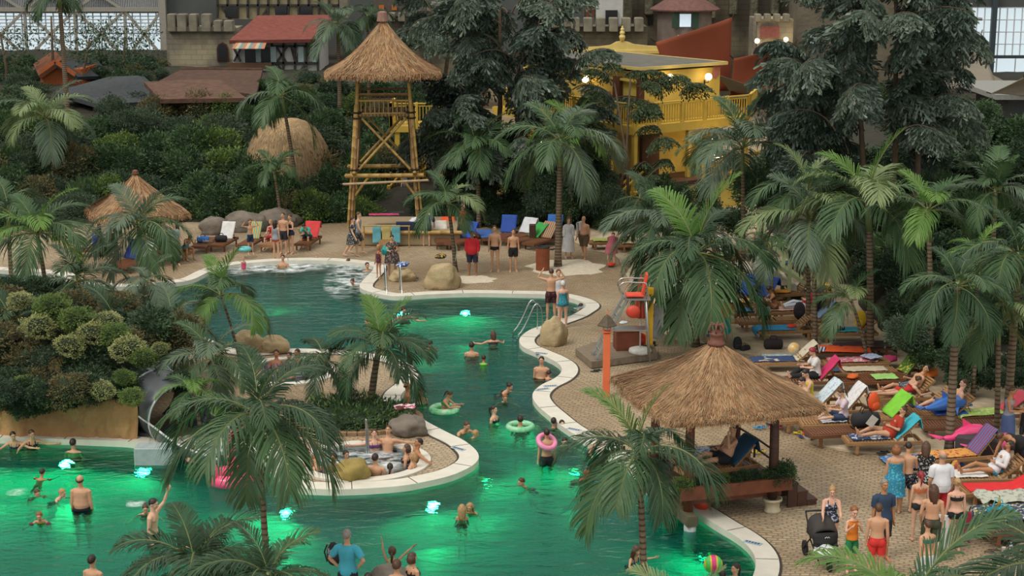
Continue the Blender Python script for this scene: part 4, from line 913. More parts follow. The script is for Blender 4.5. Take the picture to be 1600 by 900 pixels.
for i in range(9): p = s0.lerp(s1, (i+.5)/9)+Vector((0, .65, -.05)); mb = MB(); mb.box(p, (.26, 1.3, .05)); mb.build('tread', WOOD, ys)
lt = thing('yellow_balcony', 'small yellow balcony on posts behind the bamboo tower top', 'balcony', (P(655, 330, 82).x, 82, 0))
zz = P(650, 193, 82).z
mb = MB(); mb.box((0, 0, zz-.15), (2.7, 2.4, .3)); mb.build('floor', YELW, lt); railing(lt, (-1.3, -1.15), (1.3, -1.15), zz, 1.15); railing(lt, (-1.3, -1.15), (-1.3, 1.1), zz, 1.15)
for x in (-1.0, .35, 1.2): mb = MB(); mb.box((x, -1.0, zz/2), (.26, .26, zz), b=.02); mb.build('column', YELW, lt)
fs = thing('yellow_front_steps', 'yellow handrailed steps below the house behind the beach palms', 'staircase', (P(975, 330, 70.5).x, 70.5, 0), 0)
for y in (0, 1.4):
    mb = MB(); mb.beam((-.9, y, .1), (.9, y+.8, 1.6), .08, .28); mb.build('stringer', YELW, fs)
    mb = MB(); mb.beam((-.9, y, 1.0), (.9, y+.8, 2.5), .09, .07)
    for i in range(1, 10): mb.box((-.9+.18*i, y+.08*i, .5+.15*i), (.04, .04, .95))
    mb.build('railing', YELW, fs)
for i in range(7): mb = MB(); mb.box((-.8+.25*i, .7+.1*i, .15+.21*i), (.28, 1.35, .05)); mb.build('tread', YELW, fs)

# ---------------------------------------------------------------- castle, timber houses, far roofs
def stone_mat(name, c, c2, sc=1.0):
    m = mat(name, c, .9, .2, .35, col2=c2); n, L = nodes(m); b = n['Principled BSDF']; rp = n['Color Ramp']; tx = n['Texture Coordinate']
    rp.color_ramp.elements[0].position = .42; rp.color_ramp.elements[1].position = .58
    br = n.new('ShaderNodeTexBrick'); br.inputs['Scale'].default_value = sc; br.inputs['Brick Width'].default_value = .8; br.inputs['Row Height'].default_value = .38; br.inputs['Mortar Size'].default_value = .03
    sp2 = n.new('ShaderNodeSeparateXYZ'); cb2 = n.new('ShaderNodeCombineXYZ'); ad = n.new('ShaderNodeMath'); ad.operation = 'ADD'
    L.new(tx.outputs['Object'], sp2.inputs[0]); L.new(sp2.outputs['X'], ad.inputs[0]); L.new(sp2.outputs['Y'], ad.inputs[1]); L.new(ad.outputs[0], cb2.inputs['X']); L.new(sp2.outputs['Z'], cb2.inputs['Y']); L.new(cb2.outputs[0], br.inputs['Vector'])
    br.inputs['Color1'].default_value = (1, 1, 1, 1); br.inputs['Color2'].default_value = (.68, .68, .7, 1); br.inputs['Mortar'].default_value = (.5, .48, .45, 1)
    mu = n.new('ShaderNodeMixRGB'); mu.blend_type = 'MULTIPLY'; mu.inputs[0].default_value = .4; L.new(rp.outputs[0], mu.inputs[1]); L.new(br.outputs[0], mu.inputs[2]); L.new(mu.outputs[0], b.inputs['Base Color'])
    bp = n.new('ShaderNodeBump'); bp.inputs['Strength'].default_value = .6; bp.inputs['Distance'].default_value = .06; bp.invert = True; L.new(br.outputs['Fac'], bp.inputs['Height']); L.new(bp.outputs[0], b.inputs['Normal'])
    return m
ST1 = stone_mat('castle_plaster_stone', 'A89E82', '7C766A'); ST2 = stone_mat('castle_dark_stone', '756D58', '514C3F'); STM = mat('merlon_stone', '7D7868', .9, .25, 1.5, .5, 10)
WHT = mat('white_plaster', 'B9B9B4', .8, .08, 2); TIM = mat('dark_timber', '33302D', .8, .2, 5); REDR = mat('red_shingle', '7C4238', .8, .2, 3, .6, 9, stretch=(1, 1, 4), dist=.05)
GLZ = mat('window_sky', 'BFD0DC', .3, emit=.7); BLK = mat('window_dark', '1C1D1F', .3); GRN = mat('green_shutter', '23402F', .6)
def W2(px, py, Y): q = P(px, py, Y); return q
def pxbox(parent, name, x0, y0, x1, y1, Y, d, m, b=0):
    """box whose near face spans a rectangle as seen at depth Y"""
    a, c = P(x0, y1, Y), P(x1, y0, Y); o = parent.location if parent else Vector(); mb = MB(); mb.box(((a.x+c.x)/2-o.x, Y+d/2-o.y, (a.z+c.z)/2-o.z), (c.x-a.x, d, c.z-a.z), b=b); return mb.build(name, m, parent)
def bld(name, label, cat, px, Y): q = P(px, 150, Y); return thing(name, label, cat, (q.x, Y, 0))
c1 = bld('castle_wall', 'pale crumbling castle wall with battlements beside the hall window', 'castle wall', 310, 117)
pxbox(c1, 'wall', 264, 45, 366, 150, 117, 4, ST1)
for i, x in enumerate((262, 277, 296, 315, 334, 350)): pxbox(c1, 'merlon', x, 22 if i < 4 else 32, x+11+(i % 2)*2, 50, 116.4, 1.0, STM, .05)
pxbox(c1, 'parapet_band', 262, 42, 366, 50, 116.6, .8, STM, .05)
# arched window
aw = MB(); q = P(348, 96, 116.8); o_ = c1.location; h_ = P(348, 66, 116.8).z-q.z; pl = [(-.42, 0), (.42, 0), (.42, h_*.65), (.3, h_*.88), (0, h_), (-.3, h_*.88), (-.42, h_*.65)]
aw.slab([(q.x-o_.x+x, 116.85-o_.y, q.z+z) for x, z in pl], (0, .4, 0)); aw.cm = 1; aw.slab([(q.x-o_.x+x*.8, 116.80-o_.y, q.z+.08+z*.88) for x, z in pl], (0, .2, 0)); aw.build('arched_window', [BRN, BLK], c1)
c2 = bld('timber_house', 'half timbered white house with a red shingle roof and striped awning', 'house', 430, 114)
pxbox(c2, 'wall', 366, 58, 500, 140, 114, 5, WHT)
def roof(parent, pts, name, m, th=.25):
    mb = MB(); o = parent.location; q = [P(x, y, Y)-o for x, y, Y in pts]; n = (q[1]-q[0]).cross(q[-1]-q[0]).normalized()
    if n.z < 0: n = -n
    mb.slab(q, -n*th); return mb.build(name, m, parent)
roof(c2, [(358, 63, 113), (500, 61, 113), (522, 23, 118), (403, 24, 118)], 'roof', REDR)
def timbers(parent, x0, y0, x1, y1, Y, nx, rows, diag, w=.22):
    o = parent.location; g = lambda x, y: P(x, y, Y)-o+Vector((0, -.06, 0))
    for i in range(nx+1): x = x0+(x1-x0)*i/nx; mb = MB(); mb.beam(g(x, y0), g(x, y1), .14, w, up=(0, 1, 0)); mb.build('timber', TIM, parent)
    for y in rows: mb = MB(); mb.beam(g(x0, y), g(x1, y), w, .14); mb.build('timber', TIM, parent)
    for a, b, c, d in diag: mb = MB(); mb.beam(g(a, b), g(c, d), .13, w*.8, up=(0, 1, 0)); mb.build('timber', TIM, parent)
timbers(c2, 425, 64, 497, 117, 113.9, 4, (64, 72, 98, 116), [(432,73,448,98),(448,73,432,98),(455,73,462,98),(470,73,462,98),(432,99,445,116),(478,99,465,116),(366,76,376,96),(376,76,366,96)])
for a, b in ((383, 400), (408, 424)): pxbox(c2, 'window', a, 74, b, 98, 113.8, .2, BLK)
for a, b in ((423, 431), (466, 474), (400, 407), (488, 494)): pxbox(c2, 'shutter', a, 73, b, 97, 113.7, .12, mat('pale_blue_shutter', '8FA3A3', .6))
mb = MB()
for i in range(10):
    a0, a1 = 372+(418-372)*i/10, 372+(418-372)*(i+1)/10; b0, b1 = 362+(413-362)*i/10, 362+(413-362)*(i+1)/10; o = c2.location
    mb.cm = i % 3; q = [P(a0, 62, 113.7)-o, P(a1, 62, 113.7)-o, P(b1, 76, 111.8)-o, P(b0, 76, 111.8)-o]; mb.slab(q, (0, .02, -.04))
mb.build('awning', [mat('awning_orange', 'B47A58', .8), mat('awning_cream', 'B9AB90', .8), mat('awning_blue', '6E8D90', .8)], c2)
pxbox(c2, 'balcony_rail', 355, 98, 424, 108, 112.5, .15, mat('brown_slats', '5E4432', .8, .3, 8, stretch=(4, 1, 1)))
c3 = bld('timber_gallery', 'cream half timbered gallery along the top edge behind the red roof', 'building', 410, 122)
pxbox(c3, 'wall', 340, -30, 530, 30, 122, 3, mat('cream_plaster', '9C9272', .85))
timbers(c3, 340, -20, 530, 28, 121.9, 12, (8, -12), [(345,10,362,33),(420,10,408,28),(500,9,515,28)])
for a in (352, 430, 470): pxbox(c3, 'window', a, 10, a+18, 27, 121.7, .2, BLK)
c4 = bld('stone_ruin', 'grey stone ruin walls with battlements behind the bamboo tower roof', 'castle wall', 620, 119)
pxbox(c4, 'wall', 585, 30, 760, 150, 119, 5, ST2); pxbox(c4, 'wall', 640, 5, 700, 60, 118, 3, mat('bare_rock', '77736A', .95, .2, .6, .8, 2, dist=.3)); pxbox(c4, 'pillar', 531, -20, 543, 28, 118, 1.5, STM); pxbox(c4, 'timber_cabin', 585, -30, 640, 18, 120, 3, mat('grey_boards', '554D46', .9, .2, 4, stretch=(5, 5, 1)))
for a in (592, 612): pxbox(c4, 'shutter', a, 8, a+8, 16, 119.8, .12, mat('orange_shutter', 'A8642C', .7))
for x in (588, 606, 622): pxbox(c4, 'merlon', x, 20, x+11, 34, 118.4, 1, STM, .05)
c5 = bld('battlement_wall', 'dark crenellated stone wall behind the yellow house roof', 'castle wall', 930, 112)
pxbox(c5, 'wall', 860, 42, 1012, 150, 112, 4, ST2)
for i, x in enumerate(range(872, 1004, 20)): pxbox(c5, 'merlon', x, 28, x+14, 50, 111.4, 1.1, STM, .05)
c6 = bld('castle_keep', 'massive dark stone castle keep across the top centre', 'castle', 1120, 120)
pxbox(c6, 'wall', 972, -60, 1245, 150, 120, 6, ST2)
for i in range(8): x = 975+i*33; pxbox(c6, 'buttress', x, -40, x+14, 30-6*(i % 2), 119.2, 1.0, mat('mossy_stone', '5A5846', .95, .3, 1, .8, 3, dist=.2), .1)
pxbox(c6, 'window', 1012, 20, 1021, 38, 119.8, .3, BLK)
c7 = bld('timber_turret', 'small stone turret with a brown shingled roof and green shutters', 'turret', 1067, 114)
a_, b_ = P(1025, 60, 114), P(1110, 60, 114); R_t = (b_.x-a_.x)/2; o = c7.location
mb = MB(); mb.lathe([(R_t, a_.z-5-o.z), (R_t, P(1067, 14, 114).z)], (0, 0, 0), 12); mb.build('wall', mat('turret_stone', '6B6058', .9, .25, 1, .5, 6), c7)
mb = MB(); zt = P(1067, -20, 114).z; ze = P(1067, 15, 114).z; mb.lathe([(R_t*1.28, ze-.05), (R_t*1.3, ze+.05), (R_t*.5, (zt+ze)/2+.2), (.05, zt)], (0, 0, 0), 10); mb.build('roof', mat('brown_shingle', '6B4A44', .85, .2, 4, .6, 10), c7)
pxbox(c7, 'window', 1062, 22, 1080, 42, 114-R_t-.05, .2, GLZ); pxbox(c7, 'shutter', 1050, 20, 1061, 44, 114-R_t-.08, .12, GRN); pxbox(c7, 'shutter', 1081, 20, 1092, 44, 114-R_t-.08, .12, GRN)
c8 = bld('white_timber_tower', 'white plastered timber tower with a dark barred window at the top edge', 'tower', 955, 115)
pxbox(c8, 'wall', 931, -40, 974, 40, 115, 3, WHT); pxbox(c8, 'window', 946, 16, 965, 38, 114.8, .3, BLK); pxbox(c8, 'wall_infill', 914, -20, 930, 27, 115.5, 2, mat('orange_infill', 'A9714E', .85)); timbers(c8, 914, -20, 930, 27, 115.4, 2, (2,), [])
c9 = bld('rock_gatehouse', 'sandy stone gatehouse with a dark arch between two glowing lanterns', 'gatehouse', 1215, 112)
pxbox(c9, 'wall', 1180, 30, 1240, 150, 112, 4, ST1); pxbox(c9, 'wall', 1240, -60, 1500, 190, 116, 6, mat('grey_render', '6A6252', .95, .2, .5, .6, 3, dist=.1)); pxbox(c9, 'sign_panel', 1188, 41, 1218, 59, 111.8, .2, mat('red_panel', '6A3B38', .8, .3, 6))
ar = MB(); q = P(1200, 90, 111.8)-c9.location; ar.slab([(q.x+1.0*math.cos(PI*i/10), q.y, q.z+1.1*math.sin(PI*i/10)) for i in range(11)], (0, .5, 0)); ar.build('arch', BLK, c9)
for x in (1181, 1196, 1211, 1226): pxbox(c9, 'merlon', x, 22, x+9, 34, 111.6, 1, STM, .05)
pxbox(c9, 'window', 1262, 50, 1276, 68, 115.8, .3, GLZ); pxbox(c9, 'window_frame', 1259, 47, 1262, 71, 115.7, .3, WOOD); pxbox(c9, 'window_frame', 1276, 47, 1279, 71, 115.7, .3, WOOD); pxbox(c9, 'window_bar', 1268.4, 50, 1269.6, 68, 115.6, .1, WOOD)
globe_lamp(P(1183, 64, 111.2), 'glowing lantern left of the gatehouse arch', 60, (0, -1), r=.17); globe_lamp(P(1228, 62, 111.2), 'glowing lantern right of the gatehouse arch', 60, (0, -1), r=.17)
globe_lamp(P(709, 70, 84), 'left one of two small white lamps in the dark tree', 5, (0, -1), (1, .95, .85), r=.09); globe_lamp(P(716, 70, 84), 'right one of two small white lamps in the dark tree', 5, (0, -1), (1, .95, .85), r=.09)
# far village roofs
v1 = bld('orange_hut', 'orange walled hut with a dark gabled roof on the far left', 'hut', 105, 103)
OR = mat('orange_boards', 'A4572A', .8, .15, 4, stretch=(4, 4, 1)); SLT = mat('slate_roof', '3E4447', .85, .2, 4, .4, 12)
pxbox(v1, 'wall', 65, 108, 128, 150, 103, 4, OR); roof(v1, [(98, 92, 102.5), (60, 118, 102.5), (52, 100, 108), (85, 78, 108)], 'roof', mat('rust_roof', '74452C', .85, .2, 4)); roof(v1, [(86, 96, 102.2), (122, 120, 102.2), (178, 118, 107), (150, 93, 108)], 'roof', SLT)
mb = MB(); o = v1.location; mb.beam(P(86, 96, 102)-o, P(64, 112, 102)-o, .1, .25); mb.beam(P(86, 96, 102)-o, P(118, 117, 102)-o, .1, .25); mb.build('barge_board', OR, v1)
v2 = bld('slate_roofed_hut', 'dark slate hipped roof hut left of the brown roofs', 'hut', 180, 98)
roof(v2, [(85, 143, 96), (150, 162, 94), (215, 118, 100), (170, 120, 101)], 'roof', SLT); roof(v2, [(150, 162, 94), (268, 158, 96), (226, 120, 101), (215, 118, 100)], 'roof', SLT); pxbox(v2, 'wall', 120, 155, 250, 185, 97, 4, TIM)
v3 = bld('brown_roofed_hall', 'wide brown tiled hipped roof in front of the castle wall', 'building', 310, 98)
BRF = mat('brown_tile_roof', '5F4536', .85, .25, 3, .4, 12); roof(v3, [(225, 128, 96), (250, 155, 92), (385, 153, 92), (345, 125, 96), (300, 124, 97)], 'roof', BRF)
roof(v3, [(245, 128, 98), (400, 148, 94), (410, 110, 102), (282, 109, 103)], 'roof', mat('brown_tile_roof_dark', '523A2E', .85, .25, 3, .4, 12)); pxbox(v3, 'wall', 262, 150, 380, 185, 96, 4, WOOD)
mb = MB(); o = v3.location; mb.beam(P(282, 109, 103)-o, P(410, 109.5, 103)-o, .25, .25); mb.build('ridge', BRF, v3)

# ---------------------------------------------------------------- shade sails
def sail(pts, label, m, sag=.06, nm='shade_sail', n=14):
    """cloth stretched between four corner points (px, py, depth)"""
    q = [P(x, y, Y) for x, y, Y in pts]; c = sum(q, Vector())/4; t = thing(nm, label, 'sail', c)
    def f(u, v):
        ku, kv = u, v; p = (q[0].lerp(q[1], ku)).lerp(q[3].lerp(q[2], ku), kv); e = sag*4; 
        p = p+(c-p)*e*(u*(1-u)*(1 if abs(v-.5) > .3 else .3)+v*(1-v)*(1 if abs(u-.5) > .3 else .3))+Vector((0, .5*math.sin(PI*u)*math.sin(PI*v), 0)); return tuple(p-c)
    mb = MB(); mb.grid(f, n, n); mb.build('cloth', m, t, smooth=True, solid=.03); 
    mb = MB()
    for k in range(4): a, b = Vector(f(*((0, 0), (1, 0), (1, 1), (0, 1))[k])), None; mb.tube([a, a*1.12+Vector((0, 0, .1))], .03, n=5)
    mb.build('corner_rope', ROPE, t); return t
SO = mat('orange_sailcloth', '8E4426', .8, .06, .6); SW = mat('beige_sailcloth', '9D9584', .8, .05, .8, trans=.3)
sail([(1024, 66, 84), (1144, 27, 90), (1142, 142, 90), (1050, 150, 84)], 'big rust orange sail behind the right end of the yellow house', SO, .03)
sail([(1146, 92, 88), (1240, 70, 92), (1234, 146, 92), (1140, 150, 88)], 'second rust orange sail below the gatehouse lanterns', SO, .03)
sail([(1113, 114, 83), (1210, 146, 87), (1240, 158, 92), (1140, 142, 88)], 'thin beige sail slanting down from the yellow house', SW, .05)
sail([(1460, 142, 90), (1505, 70, 96), (1533, 54, 104), (1560, 140, 92)], 'beige tent sail with a raised tip before the right windows', SW, .08)
sail([(1462, 140, 92), (1498, 88, 98), (1612, 148, 98), (1595, 155, 88)], 'broad beige tent sail spreading to the right edge', SW, .06)
sail([(1548, 146, 80), (1600, 121, 82), (1640, 128, 88), (1600, 150, 84)], 'small grey beige sail tip at the right edge', SW, .05)
gb_ = bld('grey_pavilion', 'low grey flat roofed pavilion at the right edge', 'building', 1580, 86); pxbox(gb_, 'wall', 1570, 156, 1700, 230, 86, 6, mat('grey_cladding', '55595A', .8)); pxbox(gb_, 'roof', 1556, 148, 1700, 156, 84, 8, mat('pale_roof', '8B8D88', .7))
dct = bld('ventilation_duct', 'pale ribbed ventilation pipes under the ceiling at top right', 'duct', 1510, 128)
for i in range(5): mb = MB(); o = dct.location; a = P(1497+i*5, 5, 128)-o; b = P(1497+i*5, 24, 128)-o; mb.tube([a, b, b+Vector((.25, 0, -.25)), b+Vector((.9, 0, -.3))], .12, n=8); mb.build('pipe', mat('pipe_metal', 'A9ABA6', .4), dct, smooth=True)
# ---------------------------------------------------------------- figures
def V3(*a): return Vector(a)
def tilt(deg): a = math.radians(deg); return Vector((0, -math.sin(a), math.cos(a)))
DN = (0, 0, -1)
# lean, curl (deg forward of lower and upper trunk), head pitch, head yaw, arms L/R (upper, fore), legs L/R (thigh, shin), foot dir, base
POSES = {
 'stand': dict(arms=(((.13,.03,-1), (.06,-.18,-1)), ((-.13,.03,-1), (-.06,-.18,-1))), legs=(((.05,-.02,-1), (.02,.03,-1)), ((-.05,-.02,-1), (-.02,.03,-1)))),
 'relaxed': dict(curl=3, yaw=15, arms=(((.22,.05,-1), (-.1,-.5,-1)), ((-.15,.08,-1), (-.02,-.12,-1))), legs=(((.10,-.1,-1), (.03,.12,-1)), ((-.03,.02,-1), (-.02,.02,-1)))),
 'walk': dict(lean=4, arms=(((.12,.3,-1), (.03,.0,-1)), ((-.12,-.3,-1), (-.03,-.6,-1))), legs=(((.04,-.38,-1), (.0,.02,-1)), ((-.04,.28,-1), (0,.55,-.85)))),
 'folded': dict(curl=2, arms=(((.28,-.25,-1), (-1,-.65,.15)), ((-.28,-.25,-1), (1,-.75,.05))), legs=(((.06,-.02,-1), (.02,.03,-1)), ((-.06,-.02,-1), (-.02,.03,-1)))),
 'hips': dict(arms=(((.75,.25,-1), (-.75,-.35,-.9)), ((-.75,.25,-1), (.75,-.35,-.9))), legs=(((.07,-.02,-1), (.03,.03,-1)), ((-.07,-.02,-1), (-.03,.03,-1)))),
 'headhands': dict(lean=3, pitch=10, arms=(((1,-.25,.25), (-.62,-.1,1)), ((-1,-.25,.25), (.62,-.1,1))), legs=(((.06,-.02,-1), (.02,.03,-1)), ((-.06,.02,-1), (-.02,.03,-1)))),
 'wave': dict(curl=4, pitch=8, arms=(((.55,-.5,.75), (.1,-.35,1)), ((-.16,.05,-1), (-.06,-.3,-1))), legs=(((.05,-.02,-1), (.02,.03,-1)), ((-.05,-.02,-1), (-.02,.03,-1)))),
 'armsup': dict(lean=-3, pitch=-10, arms=(((.75,-.15,.75), (.8,-.1,.7)), ((-.35,-.1,1), (-.1,-.1,1))), legs=(((.06,-.02,-1), (.02,.03,-1)), ((-.06,-.02,-1), (-.02,.03,-1)))),
 'hold': dict(curl=5, pitch=14, arms=(((.18,-.2,-1), (-.35,-1,.05)), ((-.18,-.2,-1), (.35,-1,.05))), legs=(((.05,-.02,-1), (.02,.03,-1)), ((-.05,-.05,-1), (-.02,.05,-1)))),
 'chin': dict(curl=5, pitch=10, arms=(((.25,-.3,-1), (-.5,-.55,.8)), ((-.25,-.3,-1), (.5,-.55,.8))), legs=(((.06,-.02,-1), (.02,.03,-1)), ((-.06,-.02,-1), (-.02,.03,-1)))),
 'push': dict(lean=8, curl=6, pitch=5, arms=(((.15,-.55,-.9), (-.0,-1,-.15)), ((-.15,-.55,-.9), (0,-1,-.15))), legs=(((.05,-.2,-1), (.0,.1,-1)), ((-.05,.2,-1), (0,.35,-1)))),
 'swim': dict(lean=28, curl=10, pitch=-20, arms=(((.75,-.8,-.45), (.35,-1,.05)), ((-.75,-.8,-.45), (-.35,-1,.05))), legs=(((.10,.5,-1), (.05,.9,-.5)), ((-.10,.25,-1), (-.05,.9,-.7)))),
 'swimside': dict(lean=18, curl=6, pitch=-12, yaw=25, arms=(((1,-.25,-.45), (.9,-.4,.05)), ((-.8,-.6,-.5), (-.2,-1,.0))), legs=(((.10,.3,-1), (.05,.7,-.7)), ((-.10,.1,-1), (-.05,.6,-.8)))),
 'soak': dict(lean=-10, curl=8, pitch=0, arms=(((.35,-.15,-1), (-.1,-.9,-.4)), ((-.35,-.15,-1), (.1,-.9,-.4))), legs=(((.15,-1,-.05), (.05,-.35,-1)), ((-.15,-1,-.05), (-.05,-.35,-1))), base='seat'),
 'soakwide': dict(lean=-16, curl=6, pitch=-5, arms=(((1,.35,-.25), (.9,.1,.0)), ((-1,.35,-.25), (-.9,.1,0))), legs=(((.15,-1,.0), (.05,-.45,-1)), ((-.15,-1,-.0), (-.05,-.45,-1))), base='seat'),
 'sit': dict(lean=-2, curl=14, pitch=10, arms=(((.2,-.35,-1), (-.3,-1,-.15)), ((-.2,-.35,-1), (.3,-1,-.15))), legs=(((.16,-1,-.02), (.03,-.05,-1)), ((-.16,-1,-.02), (-.03,-.05,-1))), base='seat'),
 'sitbent': dict(lean=22, curl=28, pitch=5, arms=(((.2,-.8,-.75), (-.2,-.7,.7)), ((-.2,-.8,-.75), (.2,-.7,.7))), legs=(((.16,-1,.05), (.03,.05,-1)), ((-.16,-1,.05), (-.03,.05,-1))), base='seat'),
 'sitlong': dict(lean=-6, curl=22, pitch=14, arms=(((.2,-.55,-.85), (-.25,-1,.1)), ((-.2,-.55,-.85), (.25,-1,.1))), legs=(((.12,-1,.06), (.03,-1,-.08)), ((-.12,-1,.38), (-.03,-.85,-.55))), base='seat'),
 'knees': dict(lean=2, curl=25, pitch=12, arms=(((.25,-.75,-.6), (-.25,-1,.15)), ((-.25,-.75,-.6), (.25,-1,.15))), legs=(((.16,-.8,.65), (.0,-.55,-1)), ((-.16,-.8,.65), (0,-.55,-1))), base='seat'),
 'recline': dict(lean=-42, curl=12, pitch=25, arms=(((.35,-.35,-.85), (-.55,-.9,.35)), ((-.35,-.35,-.85), (.55,-.9,.35))), legs=(((.10,-1,.12), (.02,-1,-.14)), ((-.10,-1,.30), (-.02,-.95,-.38))), base='seat'),
 'handface': dict(lean=-34, curl=20, pitch=22, arms=(((.25,-.75,-.3), (-.25,.1,1)), ((-.35,-.35,-.85), (.75,-.7,.15))), legs=(((.10,-1,.12), (.02,-1,-.14)), ((-.10,-1,.30), (-.02,-.95,-.38))), base='seat'),
 'lie': dict(lean=-84, curl=2, pitch=8, arms=(((.3,-.9,.1), (-.1,-1,-.05)), ((-.5,-.75,.05), (.8,-.4,.5))), legs=(((.10,-1,.03), (.02,-1,-.05)), ((-.10,-1,.03), (-.02,-1,-.03))), base='seat'),
 'prone': dict(lean=84, curl=-30, pitch=-35, arms=(((.35,-.6,-.9), (-.2,-1,.1)), ((-.35,-.6,-.9), (.2,-1,.1))), legs=(((.08,1,.0), (.03,1,.0)), ((-.08,1,.02), (-.03,.98,.06))), base='prone'),
 'side': dict(lean=-55, curl=8, pitch=15, yaw=30, arms=(((.3,-.6,-.8), (-.2,-.9,.1)), ((-.7,.3,-.9), (-.1,-.7,.2))), legs=(((.25,-1,.0), (.12,-1,-.03)), ((.05,-1,.22), (.1,-1,-.22))), base='seat'),
 'bend': dict(lean=48, curl=22, pitch=10, arms=(((.1,-.5,-.9), (.0,-.4,-1)), ((-.1,-.5,-.9), (0,-.4,-1))), legs=(((.07,.05,-1), (.02,.04,-1)), ((-.07,.05,-1), (-.02,.04,-1)))),
}
BUILD = {'m': dict(H=1.78, sh=.180, w=1.0, hip=1.0, waist=1.0, limb=1.0, head=1.0, bust=0), 'f': dict(H=1.67, sh=.158, w=.92, hip=1.05, waist=.86, limb=.92, head=.98, bust=1),
         'b': dict(H=1.78, sh=.185, w=1.12, hip=1.12, waist=1.32, limb=1.12, head=1.0, bust=0), 'g': dict(H=1.66, sh=.165, w=1.05, hip=1.22, waist=1.15, limb=1.12, head=.98, bust=1.2),
         'k': dict(H=1.32, sh=.150, w=.84, hip=.82, waist=.88, limb=.80, head=1.22, bust=0), 'c': dict(H=1.02, sh=.145, w=.88, hip=.85, waist=1.0, limb=.86, head=1.5, bust=0)}
TR_ = [(-.12,.07,.06), (-.07,.14,.10), (.0,.165,.115), (.07,.160,.112), (.14,.145,.10), (.21,.135,.092), (.30,.150,.102), (.39,.170,.112), (.45,.172,.108), (.495,.142,.088), (.53,.088,.068), (.56,.056,.056), (.625,.052,.056)]
SKEL = {}
def skeleton(pose, bt):
    if (pose, bt) in SKEL: return SKEL[pose, bt]
    p = POSES[pose]; B = BUILD[bt]; d1 = tilt(p.get('lean', 0)); d2 = tilt(p.get('lean', 0)+p.get('curl', 0)); X = Vector((1, 0, 0))
    def sp_(s):
        if s < .15: return d1*s
        if s > .38: return d1*.15+(d1+d2).normalized()*.23+d2*(s-.38)
        return d1*.15+(d1+d2).normalized()*(s-.15)
    k = {'sp': sp_, 'd1': d1, 'd2': d2}
    hp = math.radians(p.get('lean', 0)*0+p.get('lean', 0)+p.get('curl', 0)+p.get('pitch', 0)); 
    yaw = math.radians(p.get('yaw', 0))
    up = tilt(math.degrees(hp)); Rh = Matrix.Rotation(yaw, 3, up); fw = Rh @ Vector((0, -math.cos(hp), -math.sin(hp))); rt = up.cross(fw)*-1
    # columns: local +X (left), local +Y (back), local +Z
    k['hM'] = Matrix((-fw.cross(up)*-1, -fw, up)).transposed(); xx = k['hM'].col[0]
    if k['hM'].determinant() < 0: k['hM'] = Matrix((-Vector(xx), -fw, up)).transposed()
    neck = sp_(.602); k['head'] = neck+(d2*.35+up*.65).normalized()*.13*(B['head']**.5); k['neck'] = neck
    for i, sgn in enumerate((1, -1)):
        sh = sp_(.47)+X*sgn*B['sh']; ua, fa = [Vector(q).normalized() for q in p['arms'][i]]; el = sh+ua*.285; wr = el+fa*.25
        k['arm', i] = (sh, el, wr, fa)
        hj = X*sgn*.09*B['hip']-d1*.02; th, sn = [Vector(q).normalized() for q in p['legs'][i]]; kn = hj+th*.43; an = kn+sn*.42
        if p.get('base') in ('seat',) and sn.z > -.6: ft = (Vector((0, -.25, 1))).normalized()
        elif p.get('base') == 'prone' or pose in ('swim', 'swimside'): ft = (sn*.9+Vector((0, 0, -.35))).normalized()
        else: ft = Vector((sgn*.15, -1, -.12)).normalized()
        k['leg', i] = (hj, kn, an, ft, sn)
    # height of the origin above what carries the body
    low = min(k['leg', i][2].z for i in (0, 1))-.08
    b = p.get('base', 'feet'); k['z0'] = -low if b == 'feet' else .115
    SKEL[pose, bt] = k; return k
def hand(mb, w, d, side, r=1.0, curl=.35):
    """palm, four bent fingers of unequal length and a thumb leaving the side of the palm"""
    d = Vector(d).normalized(); x, y, _ = frame_of(d, Vector((side, .3, .2)))
    pe = w+d*.085; mb.tube([w-d*.01, w+d*.03, pe], [(.028, .018), (.038, .016), (.040, .014)], n=8, up=(side, .3, .2))
    for f, (o, L_) in enumerate(((-.030, .072), (-.010, .082), (.010, .077), (.029, .060))):
        s = pe-d*.012+x*o; q1 = s+d*L_*.4+x*o*.12; q2 = q1+(d*.85+y*curl).normalized()*L_*.35; q3 = q2+(d*.5+y*curl*2).normalized()*L_*.28; mb.tube([s, q1, q2, q3], [.0092, .0088, .008, .0065], n=6)
    s = w+d*.03-x*.032; q1 = s+(d*.6-x*.8).normalized()*.035; q2 = q1+(d*.95-x*.25+y*.2).normalized()*.032; mb.tube([w+d*.02-x*.015, s, q1, q2], [.014, .013, .011, .008], n=6)
BODY = {}
